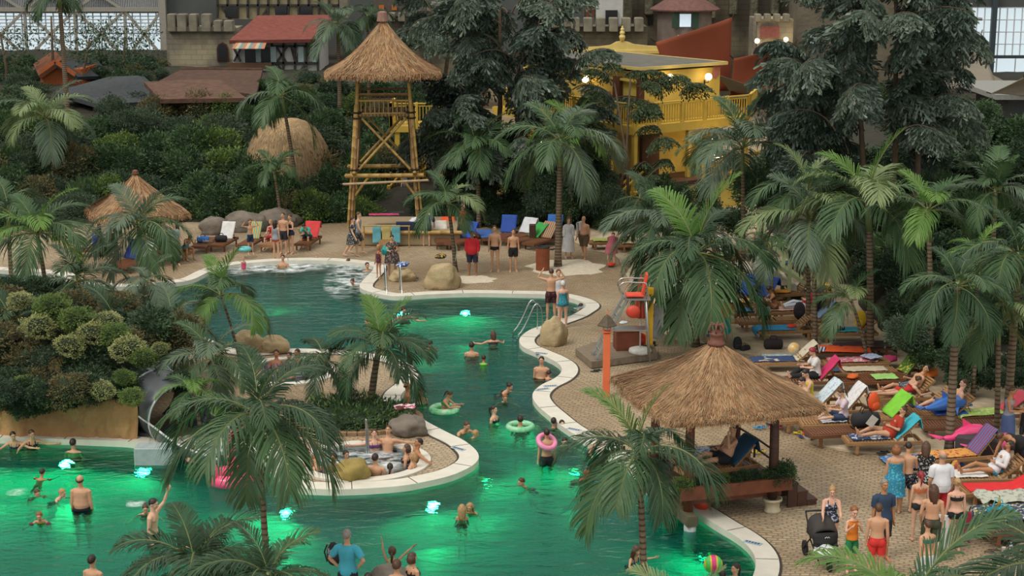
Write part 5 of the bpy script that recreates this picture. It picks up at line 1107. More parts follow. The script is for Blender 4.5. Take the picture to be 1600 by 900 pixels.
def body_mesh(pose, bt):
    if (pose, bt) in BODY: return BODY[pose, bt]
    k = skeleton(pose, bt); B = BUILD[bt]; mb = MB(); sp_ = k['sp']; X = Vector((1, 0, 0)); lm = B['limb']
    pts = []; rr = []
    for s, w, d in TR_:
        f = B['hip'] if s < .1 else (B['waist'] if s < .28 else B['w']); f = f if s < .5 else (B['w'] if s < .55 else .95)
        pts.append(sp_(s)); rr.append((w*f, d*(f if s < .5 else 1)*(1.0 if bt not in 'bg' or s > .3 else 1.12)))
    mb.tube(pts, rr, n=16, up=tuple((pts[1]-pts[0]).normalized().cross(X)))
    fwd = lambda d: d.cross(X)*-1 if (d.cross(X)*-1).y < .5 else d.cross(X)
    f2 = Vector((0, -k['d2'].z, k['d2'].y)); f1 = Vector((0, -k['d1'].z, k['d1'].y))
    if B['bust']:
        for s in (1, -1): mb.ell(sp_(.375)+X*s*.072+f2*.085, (.062*B['bust'], .055*B['bust'], .058*B['bust']), 12, 8)
    else:
        for s in (1, -1): mb.ell(sp_(.40)+X*s*.075*B['w']+f2*.06*B['w'], (.08*B['w'], .045, .06), 12, 8)
    for s in (1, -1): mb.ell(sp_(-.03)+X*s*.075*B['hip']-f1*.055, (.085*B['hip'], .075, .095), 12, 8)
    if bt == 'b': mb.ell(sp_(.14)+f1*.07, (.14, .10, .13), 14, 10)
    for i, sg in enumerate((1, -1)):
        sh, el, wr, fa = k['arm', i]; ua = (el-sh).normalized(); inn = sp_(.455)+X*sg*.07
        mb.tube([inn, sh*.7+inn*.3, sh+ua*.02, sh.lerp(el, .35), sh.lerp(el, .75), el, el.lerp(wr, .25), el.lerp(wr, .65), wr+fa*.01], [.055*lm, .058*lm, .056*lm, .049*lm, .040*lm, .037*lm, .040*lm, .031*lm, .024*lm], n=10)
        hand(mb, wr, fa, sg)
        hj, kn, an, ft, sn = k['leg', i]; a = hj.lerp(kn, .0)
        mb.tube([hj+Vector((0, 0, 0))-(kn-hj)*.06, hj.lerp(kn, .12), hj.lerp(kn, .4), hj.lerp(kn, .8), kn, kn.lerp(an, .12), kn.lerp(an, .32), kn.lerp(an, .7), an], [.078*lm*B['hip'], .090*lm*B['hip'], .080*lm, .058*lm, .054*lm, .052*lm, .056*lm, .038*lm, .032*lm], n=12)
        mb.ell(kn+(kn-hj.lerp(an, .5)).normalized()*.01, (.05*lm, .05*lm, .052*lm), 10, 8)
        up_ = (sn.cross(ft)).cross(ft); hl = an+sn*.045-ft*.035
        mb.tube([hl-ft*.012, hl, an+sn*.035+ft*.05, an+sn*.05+ft*.12, an+sn*.055+ft*.17, an+sn*.055+ft*.195], [.018, (.034, .036), (.038, .040), (.044, .027), (.046, .018), (.03, .012)], n=10, up=tuple(sn))
        for q in range(5): o = (q-2)*.016; c = an+sn*.058+ft*(.195-.004*q*q*.5)+ft.cross(sn).normalized()*o*sg; mb.ell(c, (.009, .012, .008), 6, 5)
    # head
    hM = k['hM']; hc = k['head']; hs = B['head']; mh = MB()
    mh.ell((0, .012, .018), (.077, .094, .098), 20, 14); mh.ell((0, -.03, -.045), (.058, .058, .062), 16, 10); mh.ell((0, -.058, -.088), (.030, .028, .026), 12, 8)
    mh.tube([(0, -.085, .02), (0, -.104, -.012), (0, -.112, -.030), (0, -.090, -.042)], [.009, .013, .017, .010], n=8)
    mh.ell((0, -.078, .036), (.052, .020, .012), 12, 6); mh.ell((0, -.082, -.062), (.026, .014, .008), 10, 6); mh.ell((0, -.080, -.074), (.022, .013, .007), 10, 6)
    for s in (1, -1): mh.ell((s*.079, .018, -.008), (.012, .022, .034), 8, 8); mh.ell((s*.036, -.062, -.022), (.026, .026, .022), 8, 6)
    mb.add([hc+hM @ (Vector(q)*hs) for q in mh.v], mh.f)
    mb.tube([k['sp'](.55), k['neck'].lerp(k['sp'](.55), .3), hc+hM @ Vector((0, .02, -.06))*hs], [.062*(.85+.15*B['w']), .056*B['w'], .054], n=12)
    me0 = mb.mesh('body', None); o = bpy.data.objects.new('tmp', me0); COL.objects.link(o)
    md = o.modifiers.new('r', 'REMESH'); md.mode = 'VOXEL'; md.voxel_size = .0105; md.use_smooth_shade = True
    m2 = o.modifiers.new('s', 'SMOOTH'); m2.factor = .5; m2.iterations = 2
    me = bpy.data.meshes.new_from_object(o.evaluated_get(bpy.context.evaluated_depsgraph_get())); bpy.data.objects.remove(o); bpy.data.meshes.remove(me0)
    me.name = 'body'; me.materials.clear(); me.materials.append(SKIN[0]); me.polygons.foreach_set('use_smooth', [True]*len(me.polygons))
    BODY[pose, bt] = me; return me
def skin(n, c): return mat('skin_'+n, c, .5, .07, 7, spec=.3)
SKIN = [skin('fair', 'D2A88C'), skin('light', 'C69878'), skin('tan', 'AE7C58'), skin('pink', 'D6A890'), skin('olive', '96694A')]
HAIRM = {'dark': mat('hair_dark', '2A1E18', .5, .25, 20), 'brown': mat('hair_brown', '4F3524', .5, .25, 20), 'blond': mat('hair_blond', 'A9865A', .5, .2, 20), 'grey': mat('hair_grey', '857F78', .6, .25, 20), 'red': mat('hair_red', '8E2430', .5, .2, 20), 'white': mat('hair_white', 'CFCBC0', .6, .1, 20), 'ginger': mat('hair_ginger', '8A5630', .5, .2, 20)}
HAIR = {}
def hair_mesh(style):
    if style in HAIR: return HAIR[style]
    mb = MB(); rg = random.Random(len(style)*7)
    if style == 'bald':
        mb.tube([(.074, -.02, .0), (.082, .03, .0), (.062, .085, -.01), (0, .108, -.02), (-.062, .085, -.01), (-.082, .03, .0), (-.074, -.02, .0)], [(.006, .016)]+[(.010, .03)]*5+[(.006, .016)], n=8, up=(0, 0, 1))
    else:
        NU, NV = 22, 12; thick = 1.12 if style != 'curly' else 1.28
        V = []; Fc = []
        for i in range(NV+1):
            for j in range(NU):
                a = 2*PI*j/NU; back = .5+.5*math.sin(a)                     # 1 at the back of the head
                lim = math.radians(45+ (87 if style == 'short' else 84)*back**.7 + (8 if style != 'short' else 0)*abs(math.cos(a)))
                t = lim*i/NV; r = thick*(1+.03*math.sin(j*2.7+i)+(.06*noise.noise(Vector((j*.9, i*.9, 3))) if style == 'curly' else 0))
                if i == NV: r = 1.0
                V.append((.078*r*math.sin(t)*math.cos(a), .012+.096*r*math.sin(t)*math.sin(a), .018+.100*r*math.cos(t)))
        for i in range(NV):
            for j in range(NU): Fc.append((i*NU+j, (i+1)*NU+j, (i+1)*NU+(j+1) % NU, i*NU+(j+1) % NU))
        mb.add(V, Fc)
        if style == 'long':
            for j in range(15):
                a = math.radians(-5+190*j/14); x, y = .088*math.cos(a), .02+.094*math.sin(a); l = .34*rg.uniform(.75, 1.05)
                mb.tube([(x*.85, y*.85, .06), (x*1.02, y*1.03, -.03), (x*.98, y*1.0+.01, -.14), (x*.85, y*.9+.015, -l*.8), (x*.7, y*.8+.02, -l)], [(.02, .014), (.024, .014), (.024, .013), (.019, .01), (.006, .004)], n=6)
        if style == 'bob':
            for j in range(13):
                a = math.radians(-12+204*j/12); x, y = .088*math.cos(a), .02+.096*math.sin(a)
                mb.tube([(x*.85, y*.85, .06), (x*1.05, y*1.05, -.02), (x*1.0, y*1.0, -.09), (x*.85, y*.88, -.115)], [(.022, .014), (.026, .016), (.024, .014), (.01, .008)], n=6)
        if style == 'bun': mb.ell((0, .115, .065), (.042, .038, .042), 12, 8); mb.tube([(0, .1, .05), (.03, .12, .03), (0, .14, .06)], .014, n=6)
        if style == 'tail': mb.tube([(0, .10, .05), (0, .15, .03), (0, .165, -.05), (.01, .14, -.16), (.015, .12, -.26)], [.018, .026, .028, .022, .006], n=8)
    me = mb.mesh('hair', None, True); me.materials.append(HAIRM['dark']); HAIR[style] = me; return me
FACE = []
def face_mesh():
    if not FACE:
        mb = MB()
        for s in (1, -1):
            mb.cm = 0; mb.ell((s*.032, -.082, .008), (.013, .006, .007), 8, 6); mb.cm = 1; mb.ell((s*.032, -.087, .008), (.006, .003, .006), 8, 6)
            mb.cm = 1; mb.tube([(s*.015, -.097, .030), (s*.032, -.096, .035), (s*.05, -.084, .029)], .0035, n=5)
        mb.cm = 2; mb.tube([(-.022, -.088, -.066), (0, -.097, -.068), (.022, -.088, -.066)], [.003, .005, .003], n=6)
        me = mb.mesh('face', [mat('eye_white', 'D8D2C8', .4), mat('eye_dark', '2B211B', .4), mat('lips', '9A5048', .5)], True); FACE.append(me)
    return FACE[0]
CLOTH = {}
def seg_tube(mb, pts, rs, n=12, **k): mb.tube(pts, rs, n=n, cap=False, **k)
def garment(pose, bt, g):
    key = (pose, bt, g)
    if key in CLOTH: return CLOTH[key]
    k = skeleton(pose, bt); B = BUILD[bt]; mb = MB(); sp_ = k['sp']; X = Vector((1, 0, 0)); lm = B['limb']; f2 = Vector((0, -k['d2'].z, k['d2'].y)); f1 = Vector((0, -k['d1'].z, k['d1'].y))
    def torso(s0, s1, inf=.014, flare=0, topcap=False):
        S_ = [s for s, _, _ in TR_ if s0 < s < s1]; S_ = [s0]+S_+[s1]; pts = []; rr = []
        for s in S_:
            for a, b in zip(TR_, TR_[1:]):
                if a[0] <= s <= b[0]: u = (s-a[0])/(b[0]-a[0]); w = a[1]+(b[1]-a[1])*u; d = a[2]+(b[2]-a[2])*u; break
            f = B['hip'] if s < .1 else (B['waist'] if s < .28 else B['w']); f = f if s < .5 else (B['w'] if s < .55 else .95)
            d *= (f if s < .5 else 1)*(1.0 if bt not in 'bg' or s > .3 else 1.12)
            if bt == 'b' and .0 < s < .3: d += .045
            if s < .05: d += .022
            if B['bust'] and .3 < s < .45: d += .03
            pts.append(sp_(s)); rr.append((w*f+inf+flare*max(0, .3-s), d+inf+flare*max(0, .3-s)))
        mb.tube(pts, rr, n=18, cap=topcap, up=tuple((pts[1]-pts[0]).normalized().cross(X)))
    def seat(inf):
        for s in (1, -1): mb.ell(sp_(-.03)+X*s*.075*B['hip']-f1*.055, (.085*B['hip']+inf, .075+inf, .095+inf), 12, 8)
    def legs(f, inf=.016, r_end=1.0):
        for i in (0, 1):
            hj, kn, an, ft, sn = k['leg', i]; L1 = .43/.85; P_ = [hj-(kn-hj)*.05, hj.lerp(kn, .15)]; rr = [.088*lm*B['hip']+inf, .096*lm*B['hip']+inf]
            fr = min(f, .5)*2
            for u in (.4, .8, 1.0):
                if u <= fr: P_.append(hj.lerp(kn, u)); rr.append({.4: .086, .8: .066, 1.0: .060}[u]*lm+inf*1.2)
            if f < .5: P_.append(hj.lerp(kn, fr)); rr.append((.096-.036*fr)*lm+inf*1.5)
            if f > .5:
                for u in (.3, .7, 1.0):
                    if u <= (f-.5)*2+.01: P_.append(kn.lerp(an, u)); rr.append({.3: .062, .7: .050, 1.0: .048}[u]*lm+inf)
            seg_tube(mb, P_, rr)
    def sleeves(f, inf=.014):
        for i, sg in enumerate((1, -1)):
            sh, el, wr, fa = k['arm', i]; ua = (el-sh).normalized(); inn = sp_(.455)+X*sg*.07; P_ = [inn, sh*.7+inn*.3, sh+ua*.02]; rr = [.058*lm+inf, .062*lm+inf, .060*lm+inf]
            for u in (.4, .75, 1.0):
                if u <= f*2+.01: P_.append(sh.lerp(el, u)); rr.append({.4: .052, .75: .044, 1.0: .042}[u]*lm+inf*1.2)
            if f > .5:
                for u in (.3, .65, .98):
                    if u <= (f-.5)*2+.01: P_.append(el.lerp(wr, u)); rr.append({.3: .044, .65: .036, .98: .030}[u]*lm+inf)
            seg_tube(mb, P_, rr)
    def skirt(s0, length, fl=.10, dirn=None):
        hj = [k['leg', i] for i in (0, 1)]; a = sp_(s0); kn = (hj[0][1]+hj[1][1])/2; an = (hj[0][2]+hj[1][2])/2; hp = (hj[0][0]+hj[1][0])/2
        P_ = [a, sp_(.03), hp]; rr = []; u = length
        P_.append(hp.lerp(kn, min(1, u/.43*.5))); P_.append(hp.lerp(kn, min(1, u/.43)))
        if u > .43: P_.append(kn.lerp(an, min(.9, (u-.43)/.42)))
        for q in range(len(P_)): w = (.185+fl*q/len(P_))*B['hip'] if q else (.15 if s0 > .12 else .17)*(B['hip'] if s0 < .12 else B['w']); rr.append((w+.01, (w*.74)+.02))
        mb.tube(P_, rr, n=20, cap=False, up=tuple((P_[1]-P_[0]).normalized().cross(X)) if s0 < .03 else tuple(X.cross((P_[1]-P_[0]).normalized())*-1*-1))
    if g == 'trunks': torso(-.09, .085); legs(.34); seat(.02)
    elif g == 'shorts': torso(-.09, .10, .018); legs(.46, .024); seat(.026)
    elif g == 'briefs': torso(-.11, .045, .012); legs(.07, .008); seat(.012)
    elif g == 'trousers': torso(-.09, .10, .016); legs(1.0, .018); seat(.02)
    elif g == 'bikini':
        torso(-.11, .03, .010); legs(.05, .006); seat(.010); torso(.345, .40, .008)
        for s in (1, -1): mb.ell(sp_(.375)+X*s*.072+f2*.092, (.064*B['bust'], .052*B['bust'], .056*B['bust']), 10, 7); mb.tube([sp_(.41)+X*s*.07+f2*.12, sp_(.49)+X*s*.075+f2*.06, sp_(.52)+X*s*.06-f2*.03, sp_(.40)+X*s*.06-f2*.115], .007, n=5)
    elif g == 'top':
        torso(.33, .42, .010)
        for s in (1, -1): mb.ell(sp_(.375)+X*s*.072+f2*.090, (.064, .052, .056), 10, 7); mb.tube([sp_(.41)+X*s*.07+f2*.12, sp_(.505)+X*s*.075+f2*.05, sp_(.52)+X*s*.06-f2*.04, sp_(.40)+X*s*.06-f2*.115], .008, n=5)
    elif g == 'swimsuit':
        torso(-.11, .40, .010); legs(.06, .006); seat(.012)
        if B['bust']:
            for s in (1, -1): mb.ell(sp_(.375)+X*s*.072+f2*.090, (.066, .054, .060), 10, 7)
        for s in (1, -1): mb.tube([sp_(.39)+X*s*.08+f2*.11, sp_(.50)+X*s*.08+f2*.06, sp_(.52)+X*s*.075-f2*.03, sp_(.38)+X*s*.07-f2*.11], .014, n=6)
    elif g == 'tshirt': torso(-.05, .545, .020, .05); seat(.016); sleeves(.38, .020)
    elif g == 'vest': torso(-.03, .50, .016, .04)
    elif g == 'longtop': torso(-.04, .545, .020, .04); sleeves(1.0, .018)
    elif g == 'jacket': torso(-.09, .55, .034, .05); sleeves(.98, .030)
    elif g == 'dress': torso(.0, .53, .018); sleeves(.22, .018); skirt(.02, .34, .10)
    elif g == 'robe': torso(.0, .55, .036); sleeves(.95, .040); skirt(.02, .62, .10)
    elif g == 'wrap': skirt(.06, .50, .06)
    elif g == 'highwrap': torso(.0, .40, .022); skirt(.02, .45, .06)
    elif g == 'armbands':
        for i in (0, 1): sh, el, wr, fa = k['arm', i]; mb.tube([sh.lerp(el, .45), sh.lerp(el, .55), sh.lerp(el, .78), sh.lerp(el, .86)], [.052, .085, .085, .05], n=12, cap=False)
    me = mb.mesh(g, [MATS['skin_fair']], True); CLOTH[key] = me; return me
GNAME = {'bikini': 'bikini', 'top': 'bikini_top', 'highwrap': 'towel_wrap', 'wrap': 'wrapped_towel', 'robe': 'bathrobe', 'longtop': 'long_sleeved_top', 'dress': 'dress', 'tshirt': 't_shirt', 'armbands': 'swim_armbands'}
CM = {}
def cloth(c, c2=None, sc=20):
    key = (c, c2)
    if key not in CM: CM[key] = mat('cloth_'+c+(c2 or ''), c, .85, .10, sc if c2 else 5, .25, 40, col2=c2)
    m = CM[key]
    if c2: m.node_tree.nodes['Color Ramp'].color_ramp.elements[0].position = .54; m.node_tree.nodes['Color Ramp'].color_ramp.elements[1].position = .59
    return m
def person(loc, rz, pose, bt, sk, hair, label, wear=(), H=None, sink=None, group=None, flip=False):
    """wear: (garment, colour[, second colour]) ...; sink: body height (m, at full scale) that lies below the water surface"""
    if not wear:
        q = sum(map(ord, label)); wear = [('bikini' if bt in 'fg' else 'trunks', ('1F2A44', '7A2434', '2A2A2E', '2E6A6E', '5A3A6A')[q % 5])]
    k = skeleton(pose, bt); B = BUILD[bt]; s = (H or B['H'])/1.80 if bt not in 'kc' else (H or B['H'])/1.83
    loc = Vector(loc); t = thing('person', label, 'person', loc, math.radians(rz), group)
    zl = k['z0']*s
    if sink is not None: zl = (WZ-loc.z)-sink*(.93 if pose[:4] == 'swim' else 1)+k['z0']*s; 
    def put(me, nm, m, M=None, off=None):
        o = link(nm, me, t); o.material_slots[0].link = 'OBJECT' if False else o.material_slots[0].link
        if M is None: o.location = (0, 0, zl); o.scale = (-s if flip else s, s, s)
        else:
            h = Vector(off)*s; h.x *= (-1 if flip else 1); e = M.to_euler()
            if flip: e = Euler((e.x, -e.y, -e.z))
            o.location = h+Vector((0, 0, zl)); o.rotation_euler = e; o.scale = (s*B['head'],)*3
        if m is not None:
            o.material_slots[0].link = 'OBJECT'; o.material_slots[0].material = m
        return o
    put(body_mesh(pose, bt), 'body', SKIN[sk])
    if hair and hair[0]: put(hair_mesh(hair[0]), 'hair', HAIRM[hair[1]], k['hM'], k['head'])
    put(face_mesh(), 'face', None, k['hM'], k['head'])
    for w in [y for x in wear for y in ([('top',)+tuple(x[1:]), ('briefs',)+tuple(x[1:])] if x[0] == 'bikini' else [x])]:
        o = put(garment(pose, bt, w[0]), GNAME.get(w[0], w[0]), cloth(*w[1:]))
    return t
# ---------------------------------------------------------------- loungers and beach things
LW = mat('lounger_wood', '9A744C', .65, .18, 3, .2, 25, stretch=(1, 6, 6)); LW2 = mat('lounger_wood_brown', '6E452B', .6, .2, 3, stretch=(1, 6, 6))
def lounger_proto(back, m):
    """feet towards -X, head towards +X, origin on the ground under the middle"""
    t = thing('sun_lounger', '', 'sun lounger')
    for y in (-.3, .3): mb = MB(); mb.box((0, y, .27), (1.95, .045, .10), b=.01); mb.build('side_rail', m, t)
    mb = MB(); mb.box((-.96, 0, .27), (.04, .6, .09)); mb.box((.96, 0, .27), (.04, .6, .09)); mb.build('end_rail', m, t)
    for x in (-.72, .72):
        for y in (-.29, .29): mb = MB(); mb.box((x, y, .12), (.09, .05, .24), b=.01); mb.build('leg', m, t)
    mb = MB()
    for i in range(15): mb.box((-.93+i*.083, 0, .325), (.058, .56, .018))
    mb.build('seat_slats', m, t)
    a = math.radians(back); mb = MB(); M = Matrix.Rotation(-a, 3, 'Y'); h = Vector((.32, 0, .325))
    for y in (-.26, .26): mb.box(h+M @ Vector((.35, y, -.01)), (.72, .04, .035), M=M)
    for i in range(9): mb.box(h+M @ Vector((.03+i*.08, 0, .018)), (.056, .56, .018), M=M)
    if back > 5: mb.tube([h+M @ Vector((.42, .2, -.02)), (.82, .2, .3)], .014, n=5); mb.tube([h+M @ Vector((.42, -.2, -.02)), (.82, -.2, .3)], .014, n=5)
    mb.build('backrest', m, t); return t
LP = {}
def lounger(px, py, rz, back=0, label='', m=0, loc=None, group='wooden sun loungers', z=.05):
    key = (back, m); p = Vector(loc) if loc is not None else G(px, py, z)
    if key not in LP: LP[key] = lounger_proto(back, (LW, LW2)[m]); o = LP[key]; o.location = p; o.rotation_euler = (0, 0, math.radians(rz)); o['label'] = label; o['group'] = group; return o
    return dup(LP[key], p, math.radians(rz), label, group)
def on(o, x, y, z=0): return o.location+Matrix.Rotation(o.rotation_euler[2], 3, 'Z') @ Vector((x, y, z))
def sheetmat(c, c2=None, stripe=False, sc=11):
    if stripe:
        key = 'stripe_'+c+c2
        if key in MATS: return MATS[key]
        m = mat(key, c, .9, .1, 4, col2=c2); n, L = nodes(m); w = n.new('ShaderNodeTexWave'); w.bands_direction = 'Y'; w.inputs['Scale'].default_value = 3.2; L.new(n['Texture Coordinate'].outputs['Object'], w.inputs[0]); L.new(w.outputs['Fac'], n['Color Ramp'].inputs[0])
        n['Color Ramp'].color_ramp.elements[0].position = .45; n['Color Ramp'].color_ramp.elements[1].position = .55; return m
    return cloth(c, c2, sc)
def cloth_strip(name, pts, w, m, label, cat, loc, rz, seed=0, amp=.015, n=8, group=None):
    """cloth following a profile line (x, z), width w across, softly rumpled"""
    prof = spline([Vector((x, 0, z)) for x, z in pts], 5); mb = MB(); k = len(prof)-1
    def f(u, v):
        i = min(k, round(u*k)); p = prof[i]; q = noise.noise(Vector((p.x*5+seed*9, v*4, seed)))
        return (p.x+amp*q, (v-.5)*w+amp*2*noise.noise(Vector((p.x*4, seed*5, 2))), p.z+amp*abs(q)*1.3)
    mb.grid(f, k, n); o = mb.build(name, m, smooth=True, loc=loc); o.rotation_euler = (0, 0, rz)
    md = o.modifiers.new('thickness', 'SOLIDIFY'); md.thickness = .014; md.offset = 1; return tag(o, label, cat, group)
def towel_on(o, c, label, c2=None, stripe=False, back=None, part='all', w=.58, seed=1, over=.25):
    """towel lying on a lounger (following its raised back)"""
    b = back if back is not None else 0; a = math.radians(b); h = (.32, .35)
    pts = [(-.85, .345), (-.3, .345), (.3, .35)]
    if b > 5: pts += [(h[0]+.36*math.cos(a), h[1]+.36*math.sin(a)+.02), (h[0]+.74*math.cos(a), h[1]+.74*math.sin(a)+.03), (h[0]+.80*math.cos(a), h[1]+.72*math.sin(a)), (h[0]+.78*math.cos(a)+.07, h[1]+.76*math.sin(a)-over)]
    else: pts += [(.9, .345), (1.0, .33), (1.02, .34-over)]
    if part == 'back': pts = pts[2:]
    if part == 'seat': pts = [(-.98, .34-over), (-.97, .345)]+pts[1:3]
    return cloth_strip('towel', pts, w, sheetmat(c, c2, stripe), label, 'towel', o.location, o.rotation_euler[2], seed)
def flat_towel(p, c, label, w=.7, l=1.4, rz=0, c2=None, stripe=False, seed=1, amp=.03, name='towel', cat='towel'):
    return cloth_strip(name, [(-l/2, .015), (-l/6, .02), (l/6, .015), (l/2, .02)], w, sheetmat(c, c2, stripe), label, cat, p, math.radians(rz), seed, amp)
def heap(p, c, label, s=.3, c2=None, seed=1, name='towel', cat='towel', h=.6):
    mb = MB(); mb.ell((0, 0, s*h*.45), (s, s*.75, s*h*.55), 20, 12); mb.v = [tuple(Vector(q)*(1+.35*noise.noise(Vector(q)*(2.5/s)+Vector((seed, 0, 0))))) for q in mb.v]; mb.v = [(x, y, max(0, z)) for x, y, z in mb.v]
    o = mb.build(name, sheetmat(c, c2, sc=12), smooth=True, loc=p); o.rotation_euler = (0, 0, seed); return tag(o, label, cat)
def bag(p, c, label, s=.4, rz=0, c2=None, kind='duffel'):
    t = thing('backpack' if kind == 'pack' else ('shopping_bag' if kind == 'shop' else 'beach_bag'), label, 'bag', p, math.radians(rz)); m = sheetmat(c, c2, sc=6)
    if kind == 'duffel':
        mb = MB(); mb.tube([(-s*.6, 0, s*.32), (-s*.52, 0, s*.32), (0, 0, s*.35), (s*.52, 0, s*.32), (s*.6, 0, s*.32)], [s*.18, s*.32, s*.34, s*.32, s*.18], n=14); mb.v = [(x, y, max(0, z)) for x, y, z in mb.v]; mb.build('bag_body', m, t, smooth=True)
        for y in (-.12, .12): mb = MB(); mb.tube([(-s*.25, y*s, s*.6), (-s*.15, y*s, s*.85), (s*.15, y*s, s*.85), (s*.25, y*s, s*.6)], s*.025, n=5); mb.build('handle', ROPE, t)
    elif kind == 'pack':
        mb = MB(); mb.ell((0, 0, s*.52), (s*.36, s*.26, s*.55), 14, 10); mb.v = [(x, y, max(0, z)) for x, y, z in mb.v]; mb.build('bag_body', m, t, smooth=True)
        mb = MB(); mb.ell((0, -s*.2, s*.32), (s*.27, s*.14, s*.26), 12, 8); mb.build('front_pocket', sheetmat('2A2A2E') if not c2 else m, t, smooth=True)
        for x in (-.15, .15): mb = MB(); mb.tube([(x*s, s*.22, s*.95), (x*s*1.2, s*.36, s*.6), (x*s, s*.24, s*.15)], s*.035, n=5); mb.build('strap', ROPE, t)
    else:
        mb = MB(); w, d = s*.5, s*.28; mb.grid(lambda u, v: ((w*(.8+.2*v))*(1, 1, -1, -1, 1)[min(4, int(u*4+.001))]*(1), d*(-1, 1, 1, -1, -1)[min(4, int(u*4+.001))], s*v), 4, 3); mb.build('bag_body', m, t, solid=.01)
        mb = MB(); mb.box((0, 0, .015), (2*w*.8, 2*d, .02)); mb.build('bag_bottom', m, t)
        for y in (-d, d): mb = MB(); mb.tube([(-w*.5, y, s*.98), (-w*.3, y, s*1.3), (w*.3, y, s*1.3), (w*.5, y, s*.98)], .012, n=5); mb.build('handle', m, t)
    return t
SHOE = {}
def flipflops(p, c, label, rz=0, gap=.16, group=None):
    a = math.radians(rz)
    t = thing('flip_flops', label, 'footwear', p, a, group)
    for s, q in ((-1, .1), (1, -.15)):
        mb = MB(); mb.prism([(s*gap/2+.05*math.cos(k*PI/6)*(1 if math.sin(k*PI/6) > 0 else .8), .135*math.sin(k*PI/6)+q*.3) for k in range(12)], .0, .022); sl = mb.build('sole', mat('shoe_'+c, c, .7), t)
        mb = MB(); mb.tube([(s*gap/2-.045, q*.3+.0, .02), (s*gap/2-.02, q*.3-.05, .05), (s*gap/2, q*.3-.075, .025), (s*gap/2+.02, q*.3-.05, .05), (s*gap/2+.045, q*.3+0, .02)], .008, n=5); mb.build('strap', mat('shoe_strap', '2E2E30', .7), sl)
    return t
def ring_float(p, c, label, r=.3, tube_=.1, tilt_=(0, 0, 0), c2=None):
    mb = MB(); n, k = 24, 10; V = [((r+tube_*math.cos(2*PI*j/k))*math.cos(2*PI*i/n), (r+tube_*math.cos(2*PI*j/k))*math.sin(2*PI*i/n), tube_*math.sin(2*PI*j/k)) for i in range(n) for j in range(k)]
    mb.add(V, [(i*k+j, ((i+1) % n)*k+j, ((i+1) % n)*k+(j+1) % k, i*k+(j+1) % k) for i in range(n) for j in range(k)])
    o = mb.build('swim_ring', mat('vinyl_'+c+(c2 or ''), c, .25, .05, 8, col2=c2), smooth=True, loc=p); o.rotation_euler = tilt_; return tag(o, label, 'swim ring')
def rock(px, py, rpx, label, sq=(1, .8, .8), seed=0, m=None, z=0, lift=0):
    c = G(px, py, z); s = rpx*(c-cam.location).length/F; mb = MB(); mb.ell((0, 0, 0), (1, 1, 1), 40, 26)
    def d(q): q = Vector(q); n1 = noise.noise(q*1.1+Vector((seed*5, 0, 0))); n2 = noise.noise(q*2.6+Vector((0, seed*3, 0))); n3 = noise.noise(q*7); q = q*(1+.28*n1+.12*n2+.03*n3); return (q.x*sq[0]*s, q.y*sq[1]*s, max(-.55, q.z)*sq[2]*s+.5*sq[2]*s)
    mb.v = [d(q) for q in mb.v]; o = mb.build('boulder', m or ROCKM, smooth=True, loc=(c.x, c.y+s*sq[1]*.5, z+lift)); return tag(o, label, 'boulder')
ROCKM = mat('boulder_stone', 'B3A07C', .9, .12, 1.6, .7, 7, col2='94805C', dist=.06); ROCKG = mat('grey_boulder', '7E756A', .9, .15, 1.6, .7, 7, col2='625A50', dist=.06); ROCKO = mat('mossy_boulder', 'A08C4E', .9, .15, 1.6, .7, 7, col2='7C6C38', dist=.05)
rock(690, 452, 27, 'big tan boulder on the promenade with clothes on top', (1, .8, .95), 1)
rock(866, 540, 23, 'tall rounded tan boulder on the bend of the right coping', (.9, .8, 1.3), 2)
rock(629, 440, 18, 'low tan boulder beside the steel ladder across the pool', (1.1, .8, .7), 3)
rock(551, 752, 25, 'yellowish boulder standing in front of the round hot tub', (1.05, .8, .85), 4, ROCKO)
rock(636, 682, 27, 'grey brown boulder with a towel on the peninsula edge', (1.05, .9, .7), 5, ROCKG)
rock(389, 553, 23, 'tan boulder on the peninsula shore, left of its lower neighbour', (.95, .8, 1.05), 6)
rock(427, 552, 23, 'low wide tan boulder on the peninsula shore by the palm pair', (1.1, .8, .75), 7)
rock(612, 955, 40, 'brown boulder at the lower edge beside the man in turquoise', (1.1, .9, 1.1), 8, ROCKG)
rock(335, 366, 22, 'grey brown boulder behind the white towel lounger', (1.1, .8, .8), 9, ROCKG); rock(383, 362, 28, 'large grey brown boulder behind the striped towel lounger', (1.2, .8, .7), 10, ROCKG)
rock(430, 355, 30, 'grey boulder left of the man on the red lounger', (1.2, .8, .6), 11, ROCKG)
# handrails and ladders of the pools
STEEL = mat('brushed_steel', 'C2C6C8', .22, .04, 8, metal=1)
def rail(px, py, rz, label, kind='ladder', h=.95, s=1.0):
    p = G(px, py); t = thing('pool_ladder' if kind == 'ladder' else 'handrail', label, 'pool ladder' if kind == 'ladder' else 'handrail', p, math.radians(rz))
    for y in (-.28, .28):
        mb = MB()
        if kind == 'ladder': mb.tube(spline([(.42, y, 0), (.42, y, h*.75), (.32, y, h*1.0), (.16, y, h*.98), (-.1, y, h*.45), (-.28, y, .14), (-.42, y, -.1), (-.42, y, -.9)], 4), .024, n=8)
        else: mb.tube(spline([(.5, y, 0), (.35, y, h*.7), (.2, y, h), (.1, y, h*1.0), (-.05, y, h*.6), (-.1, y, -.3)], 4), .024, n=8)
        mb.build('grab_rail', STEEL, t, smooth=True)
        if kind != 'ladder' : break
    if kind == 'ladder':
        for z in (-.35, -.65): mb = MB(); mb.box((-.42, 0, z), (.09, .54, .03)); mb.build('rung', STEEL, t)
    return t
rail(636, 590, 205, 'steel ladder rails on the peninsula shore by the moustached bather', h=1.1)
